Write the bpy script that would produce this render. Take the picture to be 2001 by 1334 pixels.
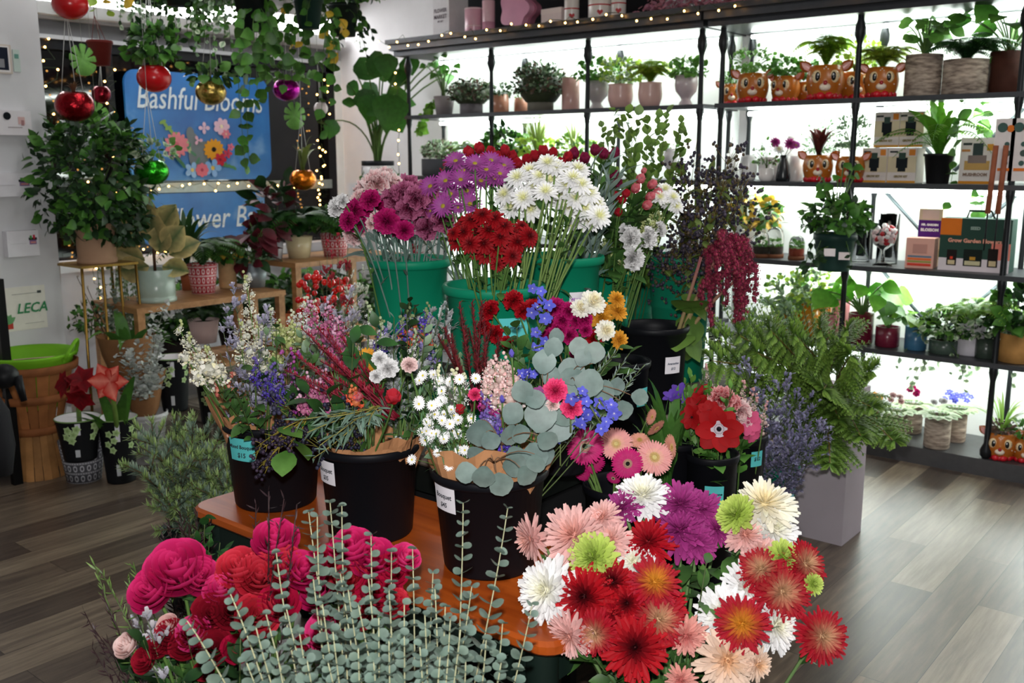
import bpy, math, random
import numpy as np
from mathutils import Vector, Matrix
for o in list(bpy.data.objects): bpy.data.objects.remove(o)
S = bpy.context.scene; COL = S.collection
R = random.Random(7)
# ------------------------------------------------------------ camera
H = 1.52; FPX = 1896.0; TH = math.radians(10.66); YAW = math.radians(39.5)
cam = bpy.data.cameras.new('camera'); cam.sensor_width = 36; cam.lens = FPX*36/2001
cam.dof.use_dof = True; cam.dof.focus_distance = 2.35; cam.dof.aperture_fstop = 5.6
cam.clip_start = .05
co = bpy.data.objects.new('camera', cam); COL.objects.link(co); S.camera = co
co.location = (0, 0, H); co.rotation_euler = (math.pi/2-TH, 0, YAW)
# ------------------------------------------------------------ world, exposure, lights
S.view_settings.view_transform = 'Standard'; S.view_settings.look = 'None'
S.view_settings.gamma = 1; S.view_settings.exposure = 0.0; S.view_settings.use_curve_mapping = False
w = bpy.data.worlds.new('world'); S.world = w; w.use_nodes = True
w.node_tree.nodes['Background'].inputs[0].default_value = (.9, .93, 1, 1)
w.node_tree.nodes['Background'].inputs[1].default_value = .15
def area(name, loc, size, power, rot=(0, 0, 0), col=(1, 1, 1), sy=None):
    l = bpy.data.lights.new(name, 'AREA'); l.energy = power; l.color = col; l.size = size
    if sy: l.shape = 'RECTANGLE'; l.size_y = sy
    o = bpy.data.objects.new(name, l); COL.objects.link(o); o.location = loc; o.rotation_euler = rot; return o
area('camera_flash', (-.02, .01, H+.13), .05, 46, (math.pi/2-TH-.03, 0, YAW), (1, .98, .97))
area('fill_light_front', (.1, 2.9, 2.86), 1.6, 30, (0, 0, 0), (1, .98, .95), .5)  # added fill light without a visible fixture, brightens the right-hand floor
area('fill_light_left', (-4.0, 2.6, 2.86), 1.6, 11, (0, 0, 0), (.97, .98, 1), .5)  # second added fill, no lamp seen here, lifts the left wall panel

def ray(px, py):
    x = (px-1000.5)/FPX; y = (py-667)/FPX
    fw = math.cos(TH)-y*math.sin(TH); dn = math.sin(TH)+y*math.cos(TH)
    s, c = math.sin(YAW), math.cos(YAW)
    return np.array([-s*fw+c*x, c*fw+s*x, -dn]), fw
def aF(px, py, F): r, fw = ray(px, py); return np.array([0, 0, H])+r*F/fw
def aX(px, py, X): r, fw = ray(px, py); return np.array([0, 0, H])+r*X/r[0]
def aY(px, py, Y): r, fw = ray(px, py); return np.array([0, 0, H])+r*Y/r[1]
def aZ(px, py, Z): r, fw = ray(px, py); return np.array([0, 0, H])+r*(Z-H)/r[2]
RIGHT = np.array([math.cos(YAW), math.sin(YAW), 0]); FWD = np.array([-math.sin(YAW), math.cos(YAW), 0]); UP = np.array([0, 0, 1.])
def pxof(p):
    F = p[0]*FWD[0]+p[1]*FWD[1]; L = p[0]*RIGHT[0]+p[1]*RIGHT[1]; dz = p[2]-H
    zc = F*math.cos(TH)-dz*math.sin(TH)
    return 1000.5+FPX*L/zc
def nrm(v): v = np.array(v, float); n = np.linalg.norm(v); return v/n if n > 1e-9 else UP.copy()
# ------------------------------------------------------------ colours and materials
def hx(s):
    if not isinstance(s, str): return np.array(s, float)
    v = [int(s[i:i+2], 16)/255 for i in (0, 2, 4)]
    return np.array([((c+.055)/1.055)**2.4 if c > .04045 else c/12.92 for c in v])
MATS = {}
def mat(name, rough=.6, metal=0, trans=0, spec=.5, noise=.12, nscale=30, emit=0, coat=0, bump=0, transl=0):
    if name in MATS: return MATS[name]
    m = bpy.data.materials.new(name); m.use_nodes = True; nt = m.node_tree; b = nt.nodes['Principled BSDF']; MATS[name] = m
    at = nt.nodes.new('ShaderNodeAttribute'); at.attribute_name = 'Col'
    col = at.outputs['Color']
    tc = nt.nodes.new('ShaderNodeTexCoord')
    nz = nt.nodes.new('ShaderNodeTexNoise'); nz.inputs['Scale'].default_value = nscale; nz.inputs['Detail'].default_value = 4
    nt.links.new(tc.outputs['Object'], nz.inputs['Vector'])
    if noise:
        mr = nt.nodes.new('ShaderNodeMapRange'); mr.inputs[1].default_value = .3; mr.inputs[2].default_value = .7
        mr.inputs[3].default_value = 1-noise; mr.inputs[4].default_value = 1+noise
        nt.links.new(nz.outputs['Fac'], mr.inputs[0])
        mx = nt.nodes.new('ShaderNodeVectorMath'); mx.operation = 'SCALE'
        nt.links.new(col, mx.inputs[0]); nt.links.new(mr.outputs[0], mx.inputs['Scale']); col = mx.outputs[0]
    nt.links.new(col, b.inputs['Base Color'])
    b.inputs['Roughness'].default_value = rough; b.inputs['Metallic'].default_value = metal
    b.inputs['Specular IOR Level'].default_value = spec; b.inputs['Coat Weight'].default_value = coat; b.inputs['Coat Roughness'].default_value = .08
    if trans: b.inputs['Transmission Weight'].default_value = trans; b.inputs['IOR'].default_value = 1.3
    if emit: nt.links.new(col, b.inputs['Emission Color']); b.inputs['Emission Strength'].default_value = emit
    if bump:
        bp = nt.nodes.new('ShaderNodeBump'); bp.inputs['Strength'].default_value = bump; bp.inputs['Distance'].default_value = .004
        nt.links.new(nz.outputs['Fac'], bp.inputs['Height']); nt.links.new(bp.outputs[0], b.inputs['Normal'])
    if transl:
        tr = nt.nodes.new('ShaderNodeBsdfTranslucent'); nt.links.new(col, tr.inputs['Color'])
        ms = nt.nodes.new('ShaderNodeMixShader'); ms.inputs[0].default_value = transl
        out = nt.nodes['Material Output']
        nt.links.new(b.outputs[0], ms.inputs[1]); nt.links.new(tr.outputs[0], ms.inputs[2]); nt.links.new(ms.outputs[0], out.inputs['Surface'])
    return m
PETAL = mat('petal', .62, spec=.25, transl=.22, nscale=60, noise=.08)
LEAF = mat('leaf', .45, spec=.35, transl=.18, nscale=40, noise=.18)
STEM = mat('stem', .6, spec=.3)
PLASTIC = mat('moulded_plastic', .5, spec=.2, noise=.05, nscale=8)
MATTE = mat('matte_paint', .8, spec=.3, noise=.04, nscale=6)
CERAM = mat('glazed_ceramic', .25, spec=.5, noise=.05, nscale=12)
PAPER = mat('printed_card', .85, spec=.2, noise=.03)
KRAFT = mat('kraft_paper', .8, spec=.2, noise=.1, nscale=18, bump=.5)
METAL = mat('dark_metal', .42, .5, noise=.08)
GOLD = mat('brass_wire', .35, .9, noise=.05)
MIRR = mat('mirror_glitter', .16, .85, noise=.3, nscale=70, bump=.8)
SOIL = mat('potting_soil', .95, spec=.1, noise=.4, nscale=90, bump=.8)
WOODY = mat('woven_wood', .7, spec=.2, noise=.22, nscale=14, bump=.4)
GLASS = mat('clear_glass', .03, trans=1, noise=0)
EMIT = mat('lit_diffuser', .5, emit=13, noise=0)
LED = mat('lit_led_strip', .5, emit=30, noise=0)
BULB = mat('lit_fairy_bulb', .5, emit=22, noise=0)

def nodemat(name, fn, rough=.6, spec=.5):
    m = bpy.data.materials.new(name); m.use_nodes = True; nt = m.node_tree; b = nt.nodes['Principled BSDF']
    b.inputs['Roughness'].default_value = rough; b.inputs['Specular IOR Level'].default_value = spec
    tc = nt.nodes.new('ShaderNodeTexCoord'); fn(nt, b, tc); return m
def ramp(nt, stops):
    r = nt.nodes.new('ShaderNodeValToRGB'); e = r.color_ramp.elements
    while len(e) < len(stops): e.new(.5)
    for k, (p, c) in enumerate(stops): e[k].position = p; e[k].color = (*hx(c), 1)
    return r
def mapping(nt, src, sc, rz=0):
    m = nt.nodes.new('ShaderNodeMapping'); m.inputs['Scale'].default_value = sc; m.inputs['Rotation'].default_value = (0, 0, rz)
    nt.links.new(src, m.inputs['Vector']); return m.outputs[0]
def f_floor(nt, b, tc):
    v = mapping(nt, tc.outputs['Object'], (1, 1, 1), math.pi/2)
    br = nt.nodes.new('ShaderNodeTexBrick'); br.offset = .37; br.inputs['Scale'].default_value = 1
    br.inputs['Brick Width'].default_value = 1.15; br.inputs['Row Height'].default_value = .15; br.inputs['Mortar Size'].default_value = .0012
    br.inputs['Color1'].default_value = (0, 0, 0, 1); br.inputs['Color2'].default_value = (1, 1, 1, 1); br.inputs['Mortar'].default_value = (.1, .1, .1, 1)
    nt.links.new(v, br.inputs['Vector'])
    sp = nt.nodes.new('ShaderNodeVectorMath'); sp.operation = 'ADD'
    nt.links.new(v, sp.inputs[0]); nt.links.new(br.outputs['Color'], sp.inputs[1])
    v2 = mapping(nt, sp.outputs[0], (2.2, 26, 1))
    nz = nt.nodes.new('ShaderNodeTexNoise'); nz.inputs['Scale'].default_value = 1.6; nz.inputs['Detail'].default_value = 8; nz.inputs['Roughness'].default_value = .65
    nt.links.new(v2, nz.inputs['Vector'])
    ad = nt.nodes.new('ShaderNodeMix'); ad.inputs[0].default_value = .33
    nt.links.new(nz.outputs['Fac'], ad.inputs[2]); nt.links.new(br.outputs['Color'], ad.inputs[3])
    r = ramp(nt, [(.1, '332b27'), (.36, '4e423a'), (.56, '6e6052'), (.74, '93836f'), (.9, 'a89a84')]); nt.links.new(ad.outputs[0], r.inputs[0])
    m2 = nt.nodes.new('ShaderNodeMix'); m2.data_type = 'RGBA'; m2.blend_type = 'MULTIPLY'; m2.inputs[7].default_value = (.35, .33, .3, 1)
    nt.links.new(br.outputs['Fac'], m2.inputs[0]); nt.links.new(r.outputs[0], m2.inputs[6]); nt.links.new(m2.outputs[2], b.inputs['Base Color'])
    bp = nt.nodes.new('ShaderNodeBump'); bp.inputs['Strength'].default_value = .15; bp.inputs['Distance'].default_value = .003
    nt.links.new(nz.outputs['Fac'], bp.inputs['Height']); nt.links.new(bp.outputs[0], b.inputs['Normal'])
FLOOR = nodemat('vinyl_plank_floor', f_floor, .32, .5)
def f_wood(c1, c2, sc=(1, 12, 12)):
    def g(nt, b, tc):
        v = mapping(nt, tc.outputs['Object'], sc)
        nz = nt.nodes.new('ShaderNodeTexNoise'); nz.inputs['Scale'].default_value = 3; nz.inputs['Detail'].default_value = 6
        nt.links.new(v, nz.inputs['Vector']); r = ramp(nt, [(.3, c1), (.7, c2)]); nt.links.new(nz.outputs['Fac'], r.inputs[0]); nt.links.new(r.outputs[0], b.inputs['Base Color'])
    return g
ORANGEW = nodemat('varnished_orange_wood', f_wood('9c4210', 'bd5a1c'), .32)
BROWNW = nodemat('pale_brown_wood', f_wood('8a5f35', 'b08050'), .5)
CRATEW = nodemat('weathered_crate_wood', f_wood('4e463e', '8a7f72'), .8)
BIRCH = nodemat('birch_bark', f_wood('5f5148', 'c9b8a6', (6, 6, 26)), .8)
def f_nordic(c1, c2):
    def g(nt, b, tc):
        v = mapping(nt, tc.outputs['Object'], (1, 1, 1))
        sep = nt.nodes.new('ShaderNodeSeparateXYZ'); nt.links.new(v, sep.inputs[0])
        def M(op, a, bb=None):
            n = nt.nodes.new('ShaderNodeMath'); n.operation = op
            for k, x in enumerate((a, bb)):
                if x is None: continue
                if isinstance(x, (int, float)): n.inputs[k].default_value = x
                else: nt.links.new(x, n.inputs[k])
            return n.outputs[0]
        ang = M('ARCTAN2', sep.outputs[1], sep.outputs[0])
        u = M('ABSOLUTE', M('SINE', M('MULTIPLY', ang, 9))); z = M('MULTIPLY', sep.outputs[2], 62)
        u2 = M('ABSOLUTE', M('SINE', M('MULTIPLY', ang, 24)))
        zz = M('ABSOLUTE', M('SINE', z)); motif = M('GREATER_THAN', M('MULTIPLY', u, zz), .55)
        dots = M('LESS_THAN', M('ABSOLUTE', M('SUBTRACT', zz, .22)), .05); ln = M('MULTIPLY', M('LESS_THAN', zz, .12), M('GREATER_THAN', u2, .5))
        hole = M('GREATER_THAN', M('MULTIPLY', u, zz), .86)
        f = M('SUBTRACT', M('MAXIMUM', motif, M('MAXIMUM', dots, ln)), hole)
        m = nt.nodes.new('ShaderNodeMix'); m.data_type = 'RGBA'; nt.links.new(f, m.inputs[0]); m.inputs[6].default_value = (*hx(c1), 1); m.inputs[7].default_value = (*hx(c2), 1)
        nt.links.new(m.outputs[2], b.inputs['Base Color'])
    return g
NORDRED = nodemat('red_nordic_knit_print', f_nordic('b31f30', 'e8d2d2'), .5)
NORDGREY = nodemat('grey_nordic_knit_print', f_nordic('55565c', 'c9cad0'), .6)
def f_sign(nt, b, tc):
    nz = nt.nodes.new('ShaderNodeTexNoise'); nz.inputs['Scale'].default_value = 3.2; nz.inputs['Detail'].default_value = 4
    nt.links.new(tc.outputs['Object'], nz.inputs['Vector']); r = ramp(nt, [(.3, '1c5fa8'), (.62, '2f7cc4'), (.8, '86b4e0')])
    nt.links.new(nz.outputs['Fac'], r.inputs[0]); nt.links.new(r.outputs[0], b.inputs['Base Color'])
SIGNB = nodemat('blue_mottled_sign_print', f_sign, .4)
# ------------------------------------------------------------ mesh kit
class MB:
    def __init__(s): s.V = []; s.C = []; s.F = {3: [], 4: []}; s.n = 0
    def add(s, V, F, C):
        V = np.asarray(V, float); C = np.asarray(C, float)
        if C.ndim == 1: C = np.tile(C, (len(V), 1))
        s.V.append(V); s.C.append(C)
        for k, f in F.items():
            if len(f): s.F[k].append(np.asarray(f, int)+s.n)
        s.n += len(V); return s
    def inst(s, t, A, p, tint=None):
        V, F, C = R.choice(t) if isinstance(t, list) else t
        if tint is not None: C = C*tint
        return s.add(V@np.asarray(A).T+p, F, C)
    def tpl(s):
        return (np.concatenate(s.V), {k: (np.concatenate(f) if f else []) for k, f in s.F.items()}, np.concatenate(s.C))
    def mesh(s, name, m, smooth=True, off=None):
        V, F, C = s.tpl(); me = bpy.data.meshes.new(name)
        if off is not None: V = V-off
        loops = []; starts = []; tot = []; pos = 0
        for k in (3, 4):
            f = F[k]
            if len(f): loops.append(f.ravel()); starts.append(pos+np.arange(len(f))*k); tot.append(np.full(len(f), k)); pos += f.size
        loops = np.concatenate(loops); starts = np.concatenate(starts); tot = np.concatenate(tot)
        me.vertices.add(len(V)); me.vertices.foreach_set('co', V.astype(np.float32).ravel())
        me.loops.add(len(loops)); me.loops.foreach_set('vertex_index', loops.astype(np.int32))
        me.polygons.add(len(starts)); me.polygons.foreach_set('loop_start', starts.astype(np.int32)); me.polygons.foreach_set('loop_total', tot.astype(np.int32))
        me.update(calc_edges=True); me.validate()
        a = me.color_attributes.new('Col', 'FLOAT_COLOR', 'POINT')
        a.data.foreach_set('color', np.concatenate([np.clip(C, 0, 1), np.ones((len(C), 1))], 1).astype(np.float32).ravel())
        me.polygons.foreach_set('use_smooth', [smooth]*len(me.polygons)); me.materials.append(m); return me
    def build(s, name, m, parent=None, smooth=True, loc=None):
        L = wloc(parent) if parent else (np.array(loc, float) if loc is not None else np.zeros(3))
        o = bpy.data.objects.new(name, s.mesh(name, m, smooth, L)); COL.objects.link(o)
        if parent: o.parent = parent
        else: o.location = L
        return o
    # primitives
    def box(s, a, b, c, bev=0):
        a = np.minimum(a, b); b = np.maximum(a, b)+0; x0, y0, z0 = a; x1, y1, z1 = b
        V = [(x0, y0, z0), (x1, y0, z0), (x1, y1, z0), (x0, y1, z0), (x0, y0, z1), (x1, y0, z1), (x1, y1, z1), (x0, y1, z1)]
        Q = [(0, 3, 2, 1), (4, 5, 6, 7), (0, 1, 5, 4), (1, 2, 6, 5), (2, 3, 7, 6), (3, 0, 4, 7)]
        V2 = []; Q2 = []                      # separate corners so faces stay crisp
        for q in Q: Q2.append([len(V2)+i for i in range(4)]); V2 += [V[i] for i in q]
        return s.add(V2, {4: Q2}, hx(c))
    def lathe(s, prof, c, p=(0, 0, 0), n=28, A=None):
        V = []; Cc = []; c0 = hx(c) if not isinstance(c, list) else None
        for i, (r, z) in enumerate(prof):
            for k in range(n):
                a = 2*math.pi*k/n; V.append((r*math.cos(a), r*math.sin(a), z)); Cc.append(c0 if c0 is not None else hx(c[i]))
        Q = []
        for i in range(len(prof)-1):
            for k in range(n): Q.append((i*n+k, i*n+(k+1) % n, (i+1)*n+(k+1) % n, (i+1)*n+k))
        V = np.array(V)
        if A is not None: V = V@np.asarray(A).T
        return s.add(V+np.array(p), {4: Q}, np.array(Cc))
    def tube(s, pts, r0, r1, c, n=6, c2=None):
        pts = [np.array(p, float) for p in pts]; m = len(pts); V = []; C = []; c = hx(c); c2 = c if c2 is None else hx(c2)
        ref = np.array([.31, .17, .93])
        for i, p in enumerate(pts):
            d = nrm(pts[min(i+1, m-1)]-pts[max(i-1, 0)]); x = np.cross(d, ref)
            if np.linalg.norm(x) < .05: x = np.cross(d, (1, 0, 0))
            x = nrm(x); y = np.cross(d, x); t = i/(m-1); r = r0+(r1-r0)*t
            for k in range(n): a = 2*math.pi*k/n; V.append(p+r*(math.cos(a)*x+math.sin(a)*y)); C.append(c+(c2-c)*t)
        Q = [(i*n+k, i*n+(k+1) % n, (i+1)*n+(k+1) % n, (i+1)*n+k) for i in range(m-1) for k in range(n)]
        s.add(V, {4: Q, 3: [(0, k+1, k) for k in range(1, n-1)]+[((m-1)*n, (m-1)*n+k, (m-1)*n+k+1) for k in range(1, n-1)]}, np.array(C)); return s
    def ball(s, p, r, c, n=8, sz=1.0):
        pr = [(max(1e-4, r*math.sin(math.pi*i/(n//2+1))), -r*sz*math.cos(math.pi*i/(n//2+1))) for i in range(n//2+2)]
        return s.lathe(pr, c, p, n)
def wloc(o):
    L = np.zeros(3)
    while o: L = L+np.array(o.location); o = o.parent
    return L
def leafT(W, n=None, fold=.15, curl=.4, c=('2f5a22', '4c7a30'), ce=None, cup=0):
    """strip along +Y of length 1, half widths W, normal +Z, bending by curl radians"""
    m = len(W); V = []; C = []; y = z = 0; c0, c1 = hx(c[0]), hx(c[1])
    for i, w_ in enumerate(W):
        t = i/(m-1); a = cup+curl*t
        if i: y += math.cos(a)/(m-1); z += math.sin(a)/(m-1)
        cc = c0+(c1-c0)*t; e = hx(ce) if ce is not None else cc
        for sx, col in ((-1, e), (0, cc), (1, e)):
            V.append((sx*w_, y, z+(fold*w_ if sx else 0))); C.append(col)
    Q = [(3*i+j, 3*i+j+1, 3*i+j+4, 3*i+j+3) for i in range(m-1) for j in (0, 1)]
    return (np.array(V), {4: np.array(Q), 3: []}, np.array(C))
WP = (.02, .2, .27, .25, .15, .01); WR = (.03, .3, .42, .42, .28, .02); WN = (.02, .06, .075, .06, .03, .005); WH = (.1, .42, .46, .36, .18, .01)
def frameY(d, up=UP, roll=0):
    d = nrm(d); x = np.cross(d, up)
    if np.linalg.norm(x) < 1e-3: x = np.cross(d, RIGHT)
    x = nrm(x); z = np.cross(x, d)
    if roll: x, z = x*math.cos(roll)+z*math.sin(roll), z*math.cos(roll)-x*math.sin(roll)
    return np.stack([x, d, z], 1)
def frameZ(d, roll=0):
    d = nrm(d); x = np.cross(UP, d)
    x = nrm(x) if np.linalg.norm(x) > 1e-3 else np.array([1., 0, 0]); y = np.cross(d, x)
    x, y = x*math.cos(roll)+y*math.sin(roll), y*math.cos(roll)-x*math.sin(roll)
    return np.stack([x, y, d], 1)
def bez(a, b, c, n=8): return [(1-t)**2*np.array(a)+2*t*(1-t)*np.array(b)+t*t*np.array(c) for t in np.linspace(0, 1, n)]
def rv(s=1): return np.array([R.uniform(-s, s) for _ in range(3)])
def tj(a=.15): k = 1+R.uniform(-a, a); return np.array([k*(1+R.uniform(-a, a)*.3), k, k*(1+R.uniform(-a, a)*.3)])
# ------------------------------------------------------------ tagging
def T(o, label, cat, group=None, kind=None):
    o['label'] = label; o['category'] = cat
    if group: o['group'] = group
    if kind: o['kind'] = kind
    return o
def ST(o): o['kind'] = 'structure'; return o
def root(name, loc, label=None, cat=None, group=None):
    o = bpy.data.objects.new(name, None); COL.objects.link(o); o.location = loc; o.empty_display_size = .05
    if label: T(o, label, cat, group)
    return o
AUTO = {}
def auto(o, desc, ctx, cat, p, group=None):
    o['category'] = cat; AUTO.setdefault((desc, ctx), []).append((pxof(p), o, group))
_o = ['first', 'second', 'third', 'fourth', 'fifth', 'sixth', 'seventh', 'eighth', 'ninth']
ORD = _o+['tenth', 'eleventh', 'twelfth', 'thirteenth', 'fourteenth', 'fifteenth', 'sixteenth', 'seventeenth', 'eighteenth', 'nineteenth']
for t_, u_ in (('twentieth', 'twenty'), ('thirtieth', 'thirty'), ('fortieth', 'forty'), ('fiftieth', 'fifty')): ORD += [t_]+[u_+'-'+q for q in _o]
def finish_labels():
    for (d, c), L in AUTO.items():
        L.sort(key=lambda q: q[0]); n = len(L)
        for i, (x, o, g) in enumerate(L):
            if n == 1: pre = ''
            elif i == 0: pre = 'leftmost '
            elif i == n-1: pre = 'rightmost '
            elif n == 3: pre = 'middle '
            else: pre = ORD[i]+' from left, '
            o['label'] = pre+d+' '+c
            if g or n > 1: o['group'] = g or (d+' '+c)
# ------------------------------------------------------------ text
def text_tpl(s, size, shear=0, col='ffffff', bold=0, align='CENTER'):
    cu = bpy.data.curves.new('t', 'FONT'); cu.body = s; cu.size = size; cu.align_x = align; cu.align_y = 'CENTER'; cu.shear = shear; cu.offset = bold; cu.resolution_u = 2
    o = bpy.data.objects.new('t', cu); me = o.to_mesh(); me.calc_loop_triangles()
    V = np.array([v.co[:] for v in me.vertices]); F = np.array([t.vertices[:] for t in me.loop_triangles]); C = np.tile(hx(col), (len(V), 1))
    o.to_mesh_clear(); bpy.data.objects.remove(o); return (V, {3: F, 4: []}, C)
# ------------------------------------------------------------ blossoms (radius 1, facing +Z)
def mixc(a, b, t): a, b = hx(a), hx(b); return a+(b-a)*t
def T_mum(co='b01028', ci='d8a050', tip=None, seed=0, rings=7, lens=(1, .3), n0=24, el=(-.25, 1.35), w=.062, curl=.35, centre=None):
    rr = random.Random(seed); m = MB()
    for k in range(rings):
        t = k/(rings-1); L = lens[0]+(lens[1]-lens[0])*t**.9; e = el[0]+(el[1]-el[0])*t; n = max(7, int(n0*(1-.62*t)))
        c0 = mixc(co, ci, min(1, max(0, t-.12)/.55)); c1 = mixc(co, tip, .6) if tip is not None else mixc(co, ci, min(1, max(0, t-.35)/.6)); w_ = w*1.3*(1-.25*t)
        pt = leafT((w_*.45, w_*.8, w_, w_*1.05, w_*.9, w_*.4), fold=.6, curl=curl*(1-.2*t), c=(c0*.88, c1), cup=-curl*.4)
        for i in range(n):
            a = 2*math.pi*(i+.5*(k % 2))/n+rr.uniform(-.09, .09); ee = e+rr.uniform(-.13, .13)
            d = (math.cos(a)*math.cos(ee), math.sin(a)*math.cos(ee), math.sin(ee)); l = L*rr.uniform(.86, 1.06)
            m.inst(pt, frameY(d, nrm((-math.cos(a)*math.sin(ee), -math.sin(a)*math.sin(ee), math.cos(ee))))*l, np.array(d)*.03+(0, 0, .05*t), tj0(rr, .15))
    m.ball((0, 0, .1), .14, ci if centre is None else centre, 8, .6)
    m.lathe([(.01, -.12), (.1, -.1), (.16, -.02), (.1, .03)], '4f7a35', n=8); return m
def tj0(rr, a): k = 1+rr.uniform(-a, a); return np.array([k, k, k])
def T_daisy(c='a13c9c', cc='c9b040', n=22, seed=0, w=.085, rings=2, c2=None):
    rr = random.Random(seed); m = MB()
    for k in range(rings):
        pt = leafT((w*.4, w*.9, w*1.1, w*.9, w*.3), fold=.3, curl=-.25, c=(mixc(c, 'ffffff', .12), c if not (c2 and k) else c2), cup=.2)
        for i in range(n):
            a = 2*math.pi*(i+.5*k)/n+rr.uniform(-.05, .05); ee = .12+.3*k+rr.uniform(-.08, .08); d = (math.cos(a)*math.cos(ee), math.sin(a)*math.cos(ee), math.sin(ee))
            m.inst(pt, frameY(d)*(1-.18*k)*rr.uniform(.93, 1.03), (0, 0, 0), tj0(rr, .08))
    m.lathe([(.2, .05), (.19, .12), (.1, .17), (.001, .17)], [cc, cc, cc, cc], n=12); m.lathe([(.01, -.12), (.14, -.08), (.2, .04)], '4f7a35', n=8); return m
def T_gerbera(c='d81b7c', ring='d9c98a', eye='1c1512', mid=None, seed=0):
    rr = random.Random(seed); m = MB()
    for k, (n, L, ee0, w) in enumerate(((40, 1, .04, .075), (36, .9, .1, .07), (30, .52, .25, .05))):
        pt = leafT((w*.7, w, w*1.1, w, w*.4), fold=.25, curl=-.12, c=(mixc(c, 'ffffff', .1), c if k < 2 or mid is None else mid))
        for i in range(n):
            a = 2*math.pi*(i+.33*k)/n+rr.uniform(-.03, .03); ee = ee0+rr.uniform(-.03, .03); d = (math.cos(a)*math.cos(ee), math.sin(a)*math.cos(ee), math.sin(ee))
            m.inst(pt, frameY(d)*L*rr.uniform(.96, 1.02), (0, 0, .01*k), tj0(rr, .05))
    for q in range(3):
        for i in range(22):
            a = 2*math.pi*i/22+q; r_ = .27-.055*q; m.ball((r_*math.cos(a), r_*math.sin(a), .08+.012*q), .032, ring, 5)
    m.lathe([(.14, .06), (.13, .1), (.07, .09), (.001, .07)], eye, n=12); m.lathe([(.01, -.15), (.13, -.1), (.22, .02)], '4f7a35', n=8); return m
def T_carn(c='b8106a', edge=None, seed=0, k=7, fringe=.1):
    rr = random.Random(seed); m = MB(); edge = c if edge is None else edge
    for j in range(k):
        t = j/(k-1); n = 40; e = .1+1.25*t; L = 1-.42*t; ph = rr.uniform(0, 6); V = []; C = []
        for s_, u in enumerate((.12, .5, .8, 1)):
            for i in range(n):
                a = 2*math.pi*i/n; ee = e*(.8+.3*u)+.22*u*math.sin(6*a+ph)+.2*u*math.sin(11*a+ph*2); l = L*u*(1+.06*math.sin(7*a+ph)+(fringe*(1 if i % 2 else -1)*.5 if s_ == 3 else 0))
                V.append((l*math.cos(a+.1*j)*math.cos(ee), l*math.sin(a+.1*j)*math.cos(ee), l*math.sin(ee)*.8+(.075*(1 if i % 2 else -1) if s_ > 1 else 0)))
                C.append(mixc(c, edge, 1 if s_ == 3 else (.35 if s_ == 2 else 0))*(.45, .62, .85, 1.05)[s_]*(1 if i % 2 else .85))  # shade in the gaps between frills is put into the vertex colour
        Q = [(s_*n+i, s_*n+(i+1) % n, (s_+1)*n+(i+1) % n, (s_+1)*n+i) for s_ in range(3) for i in range(n)]
        m.add(V, {4: Q}, np.array(C))
    m.lathe([(.06, -.75), (.2, -.6), (.26, -.2), (.3, .12)], '6f9060', n=9); return m
def T_rose(c='c01550', edge=None, seed=0, open_=1.0):
    rr = random.Random(seed); m = MB(); edge = mixc(c, 'ff8080', .12) if edge is None else edge
    rings = [(4, 1.0, .66, .62), (4, .88, .92, .34), (4, .66, 1.02, .2), (3, .44, 1.08, .1), (2, .24, 1.12, .03), (2, .1, 1.1, 0)]
    for k, (n, r_, h, fl) in enumerate(rings):
        for i in range(n):
            a0 = 2*math.pi*(i+rr.uniform(-.1, .1))/n+k*.7; span = 2*math.pi/n*1.45; V = []; C = []; nu, nv = 7, 6; fj = fl*open_*rr.uniform(.8, 1.2)
            for v in range(nv):
                tv = v/(nv-1)
                for u in range(nu):
                    tu = u/(nu-1)*2-1; a = a0+tu*span/2*(.6+.4*math.sin(math.pi*min(1, tv*1.1+.1)))
                    rad = r_*(.25+.75*math.sin(min(1, tv*1.15)*math.pi/2))*(1+.04*tu)+fj*.38*max(0, tv-.55)*(1-.3*tu*tu); z = -.35+(h+.35)*tv*(1-.12*tu*tu)-fj*.55*max(0, tv-.6)
                    V.append((rad*math.cos(a), rad*math.sin(a), z*.95)); C.append(mixc(c, edge, tv**4)*(.55+.45*tv))  # petal bases darkened in the vertex colour as shade inside the bloom
            m.add(V, {4: [(v*nu+u, v*nu+u+1, (v+1)*nu+u+1, (v+1)*nu+u) for v in range(nv-1) for u in range(nu-1)]}, np.array(C))
    sp = leafT(WN, c=('4d7030', '6d8d45'), curl=-.8)
    for i in range(5): a = i*1.256; m.inst(sp, frameY((math.cos(a), math.sin(a), -.1))*.8, (0, 0, -.33))
    m.ball((0, 0, -.42), .17, '4d7030', 7); return m
def T_open(c='c0101c', n=8, w=.36, ring=None, eye='17121a', streak=None, seed=0, pointy=False, cup=.35, curl=-.3):
    rr = random.Random(seed); m = MB()
    W = (.08, w*.7, w, w*.8, w*.4, .01) if pointy else (.1, w*.7, w, w*1.05, w*.85, w*.3)
    for i in range(n):
        a = 2*math.pi*i/n+rr.uniform(-.08, .08)+(0 if i % 2 else .0); ee = cup+(.12 if i % 2 else 0)+rr.uniform(-.08, .08)
        pt = leafT(W, fold=.28, curl=curl, c=((streak or c), (streak or c)), ce=c)
        m.inst(pt, frameY((math.cos(a)*math.cos(ee), math.sin(a)*math.cos(ee), math.sin(ee)))*rr.uniform(.92, 1.05), (0, 0, .02*(i % 2)), tj0(rr, .08))
    if ring: m.lathe([(.34, .17), (.2, .13), (.1, .12)], ring, n=16)
    if eye:
        m.ball((0, 0, .17), .11, eye, 8)
        for i in range(18): a = i*.349; m.ball((.19*math.cos(a), .19*math.sin(a), .2), .022, eye, 4)
    m.lathe([(.01, -.2), (.1, -.1), (.12, .03)], '4f7a35', n=8); return m
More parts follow.
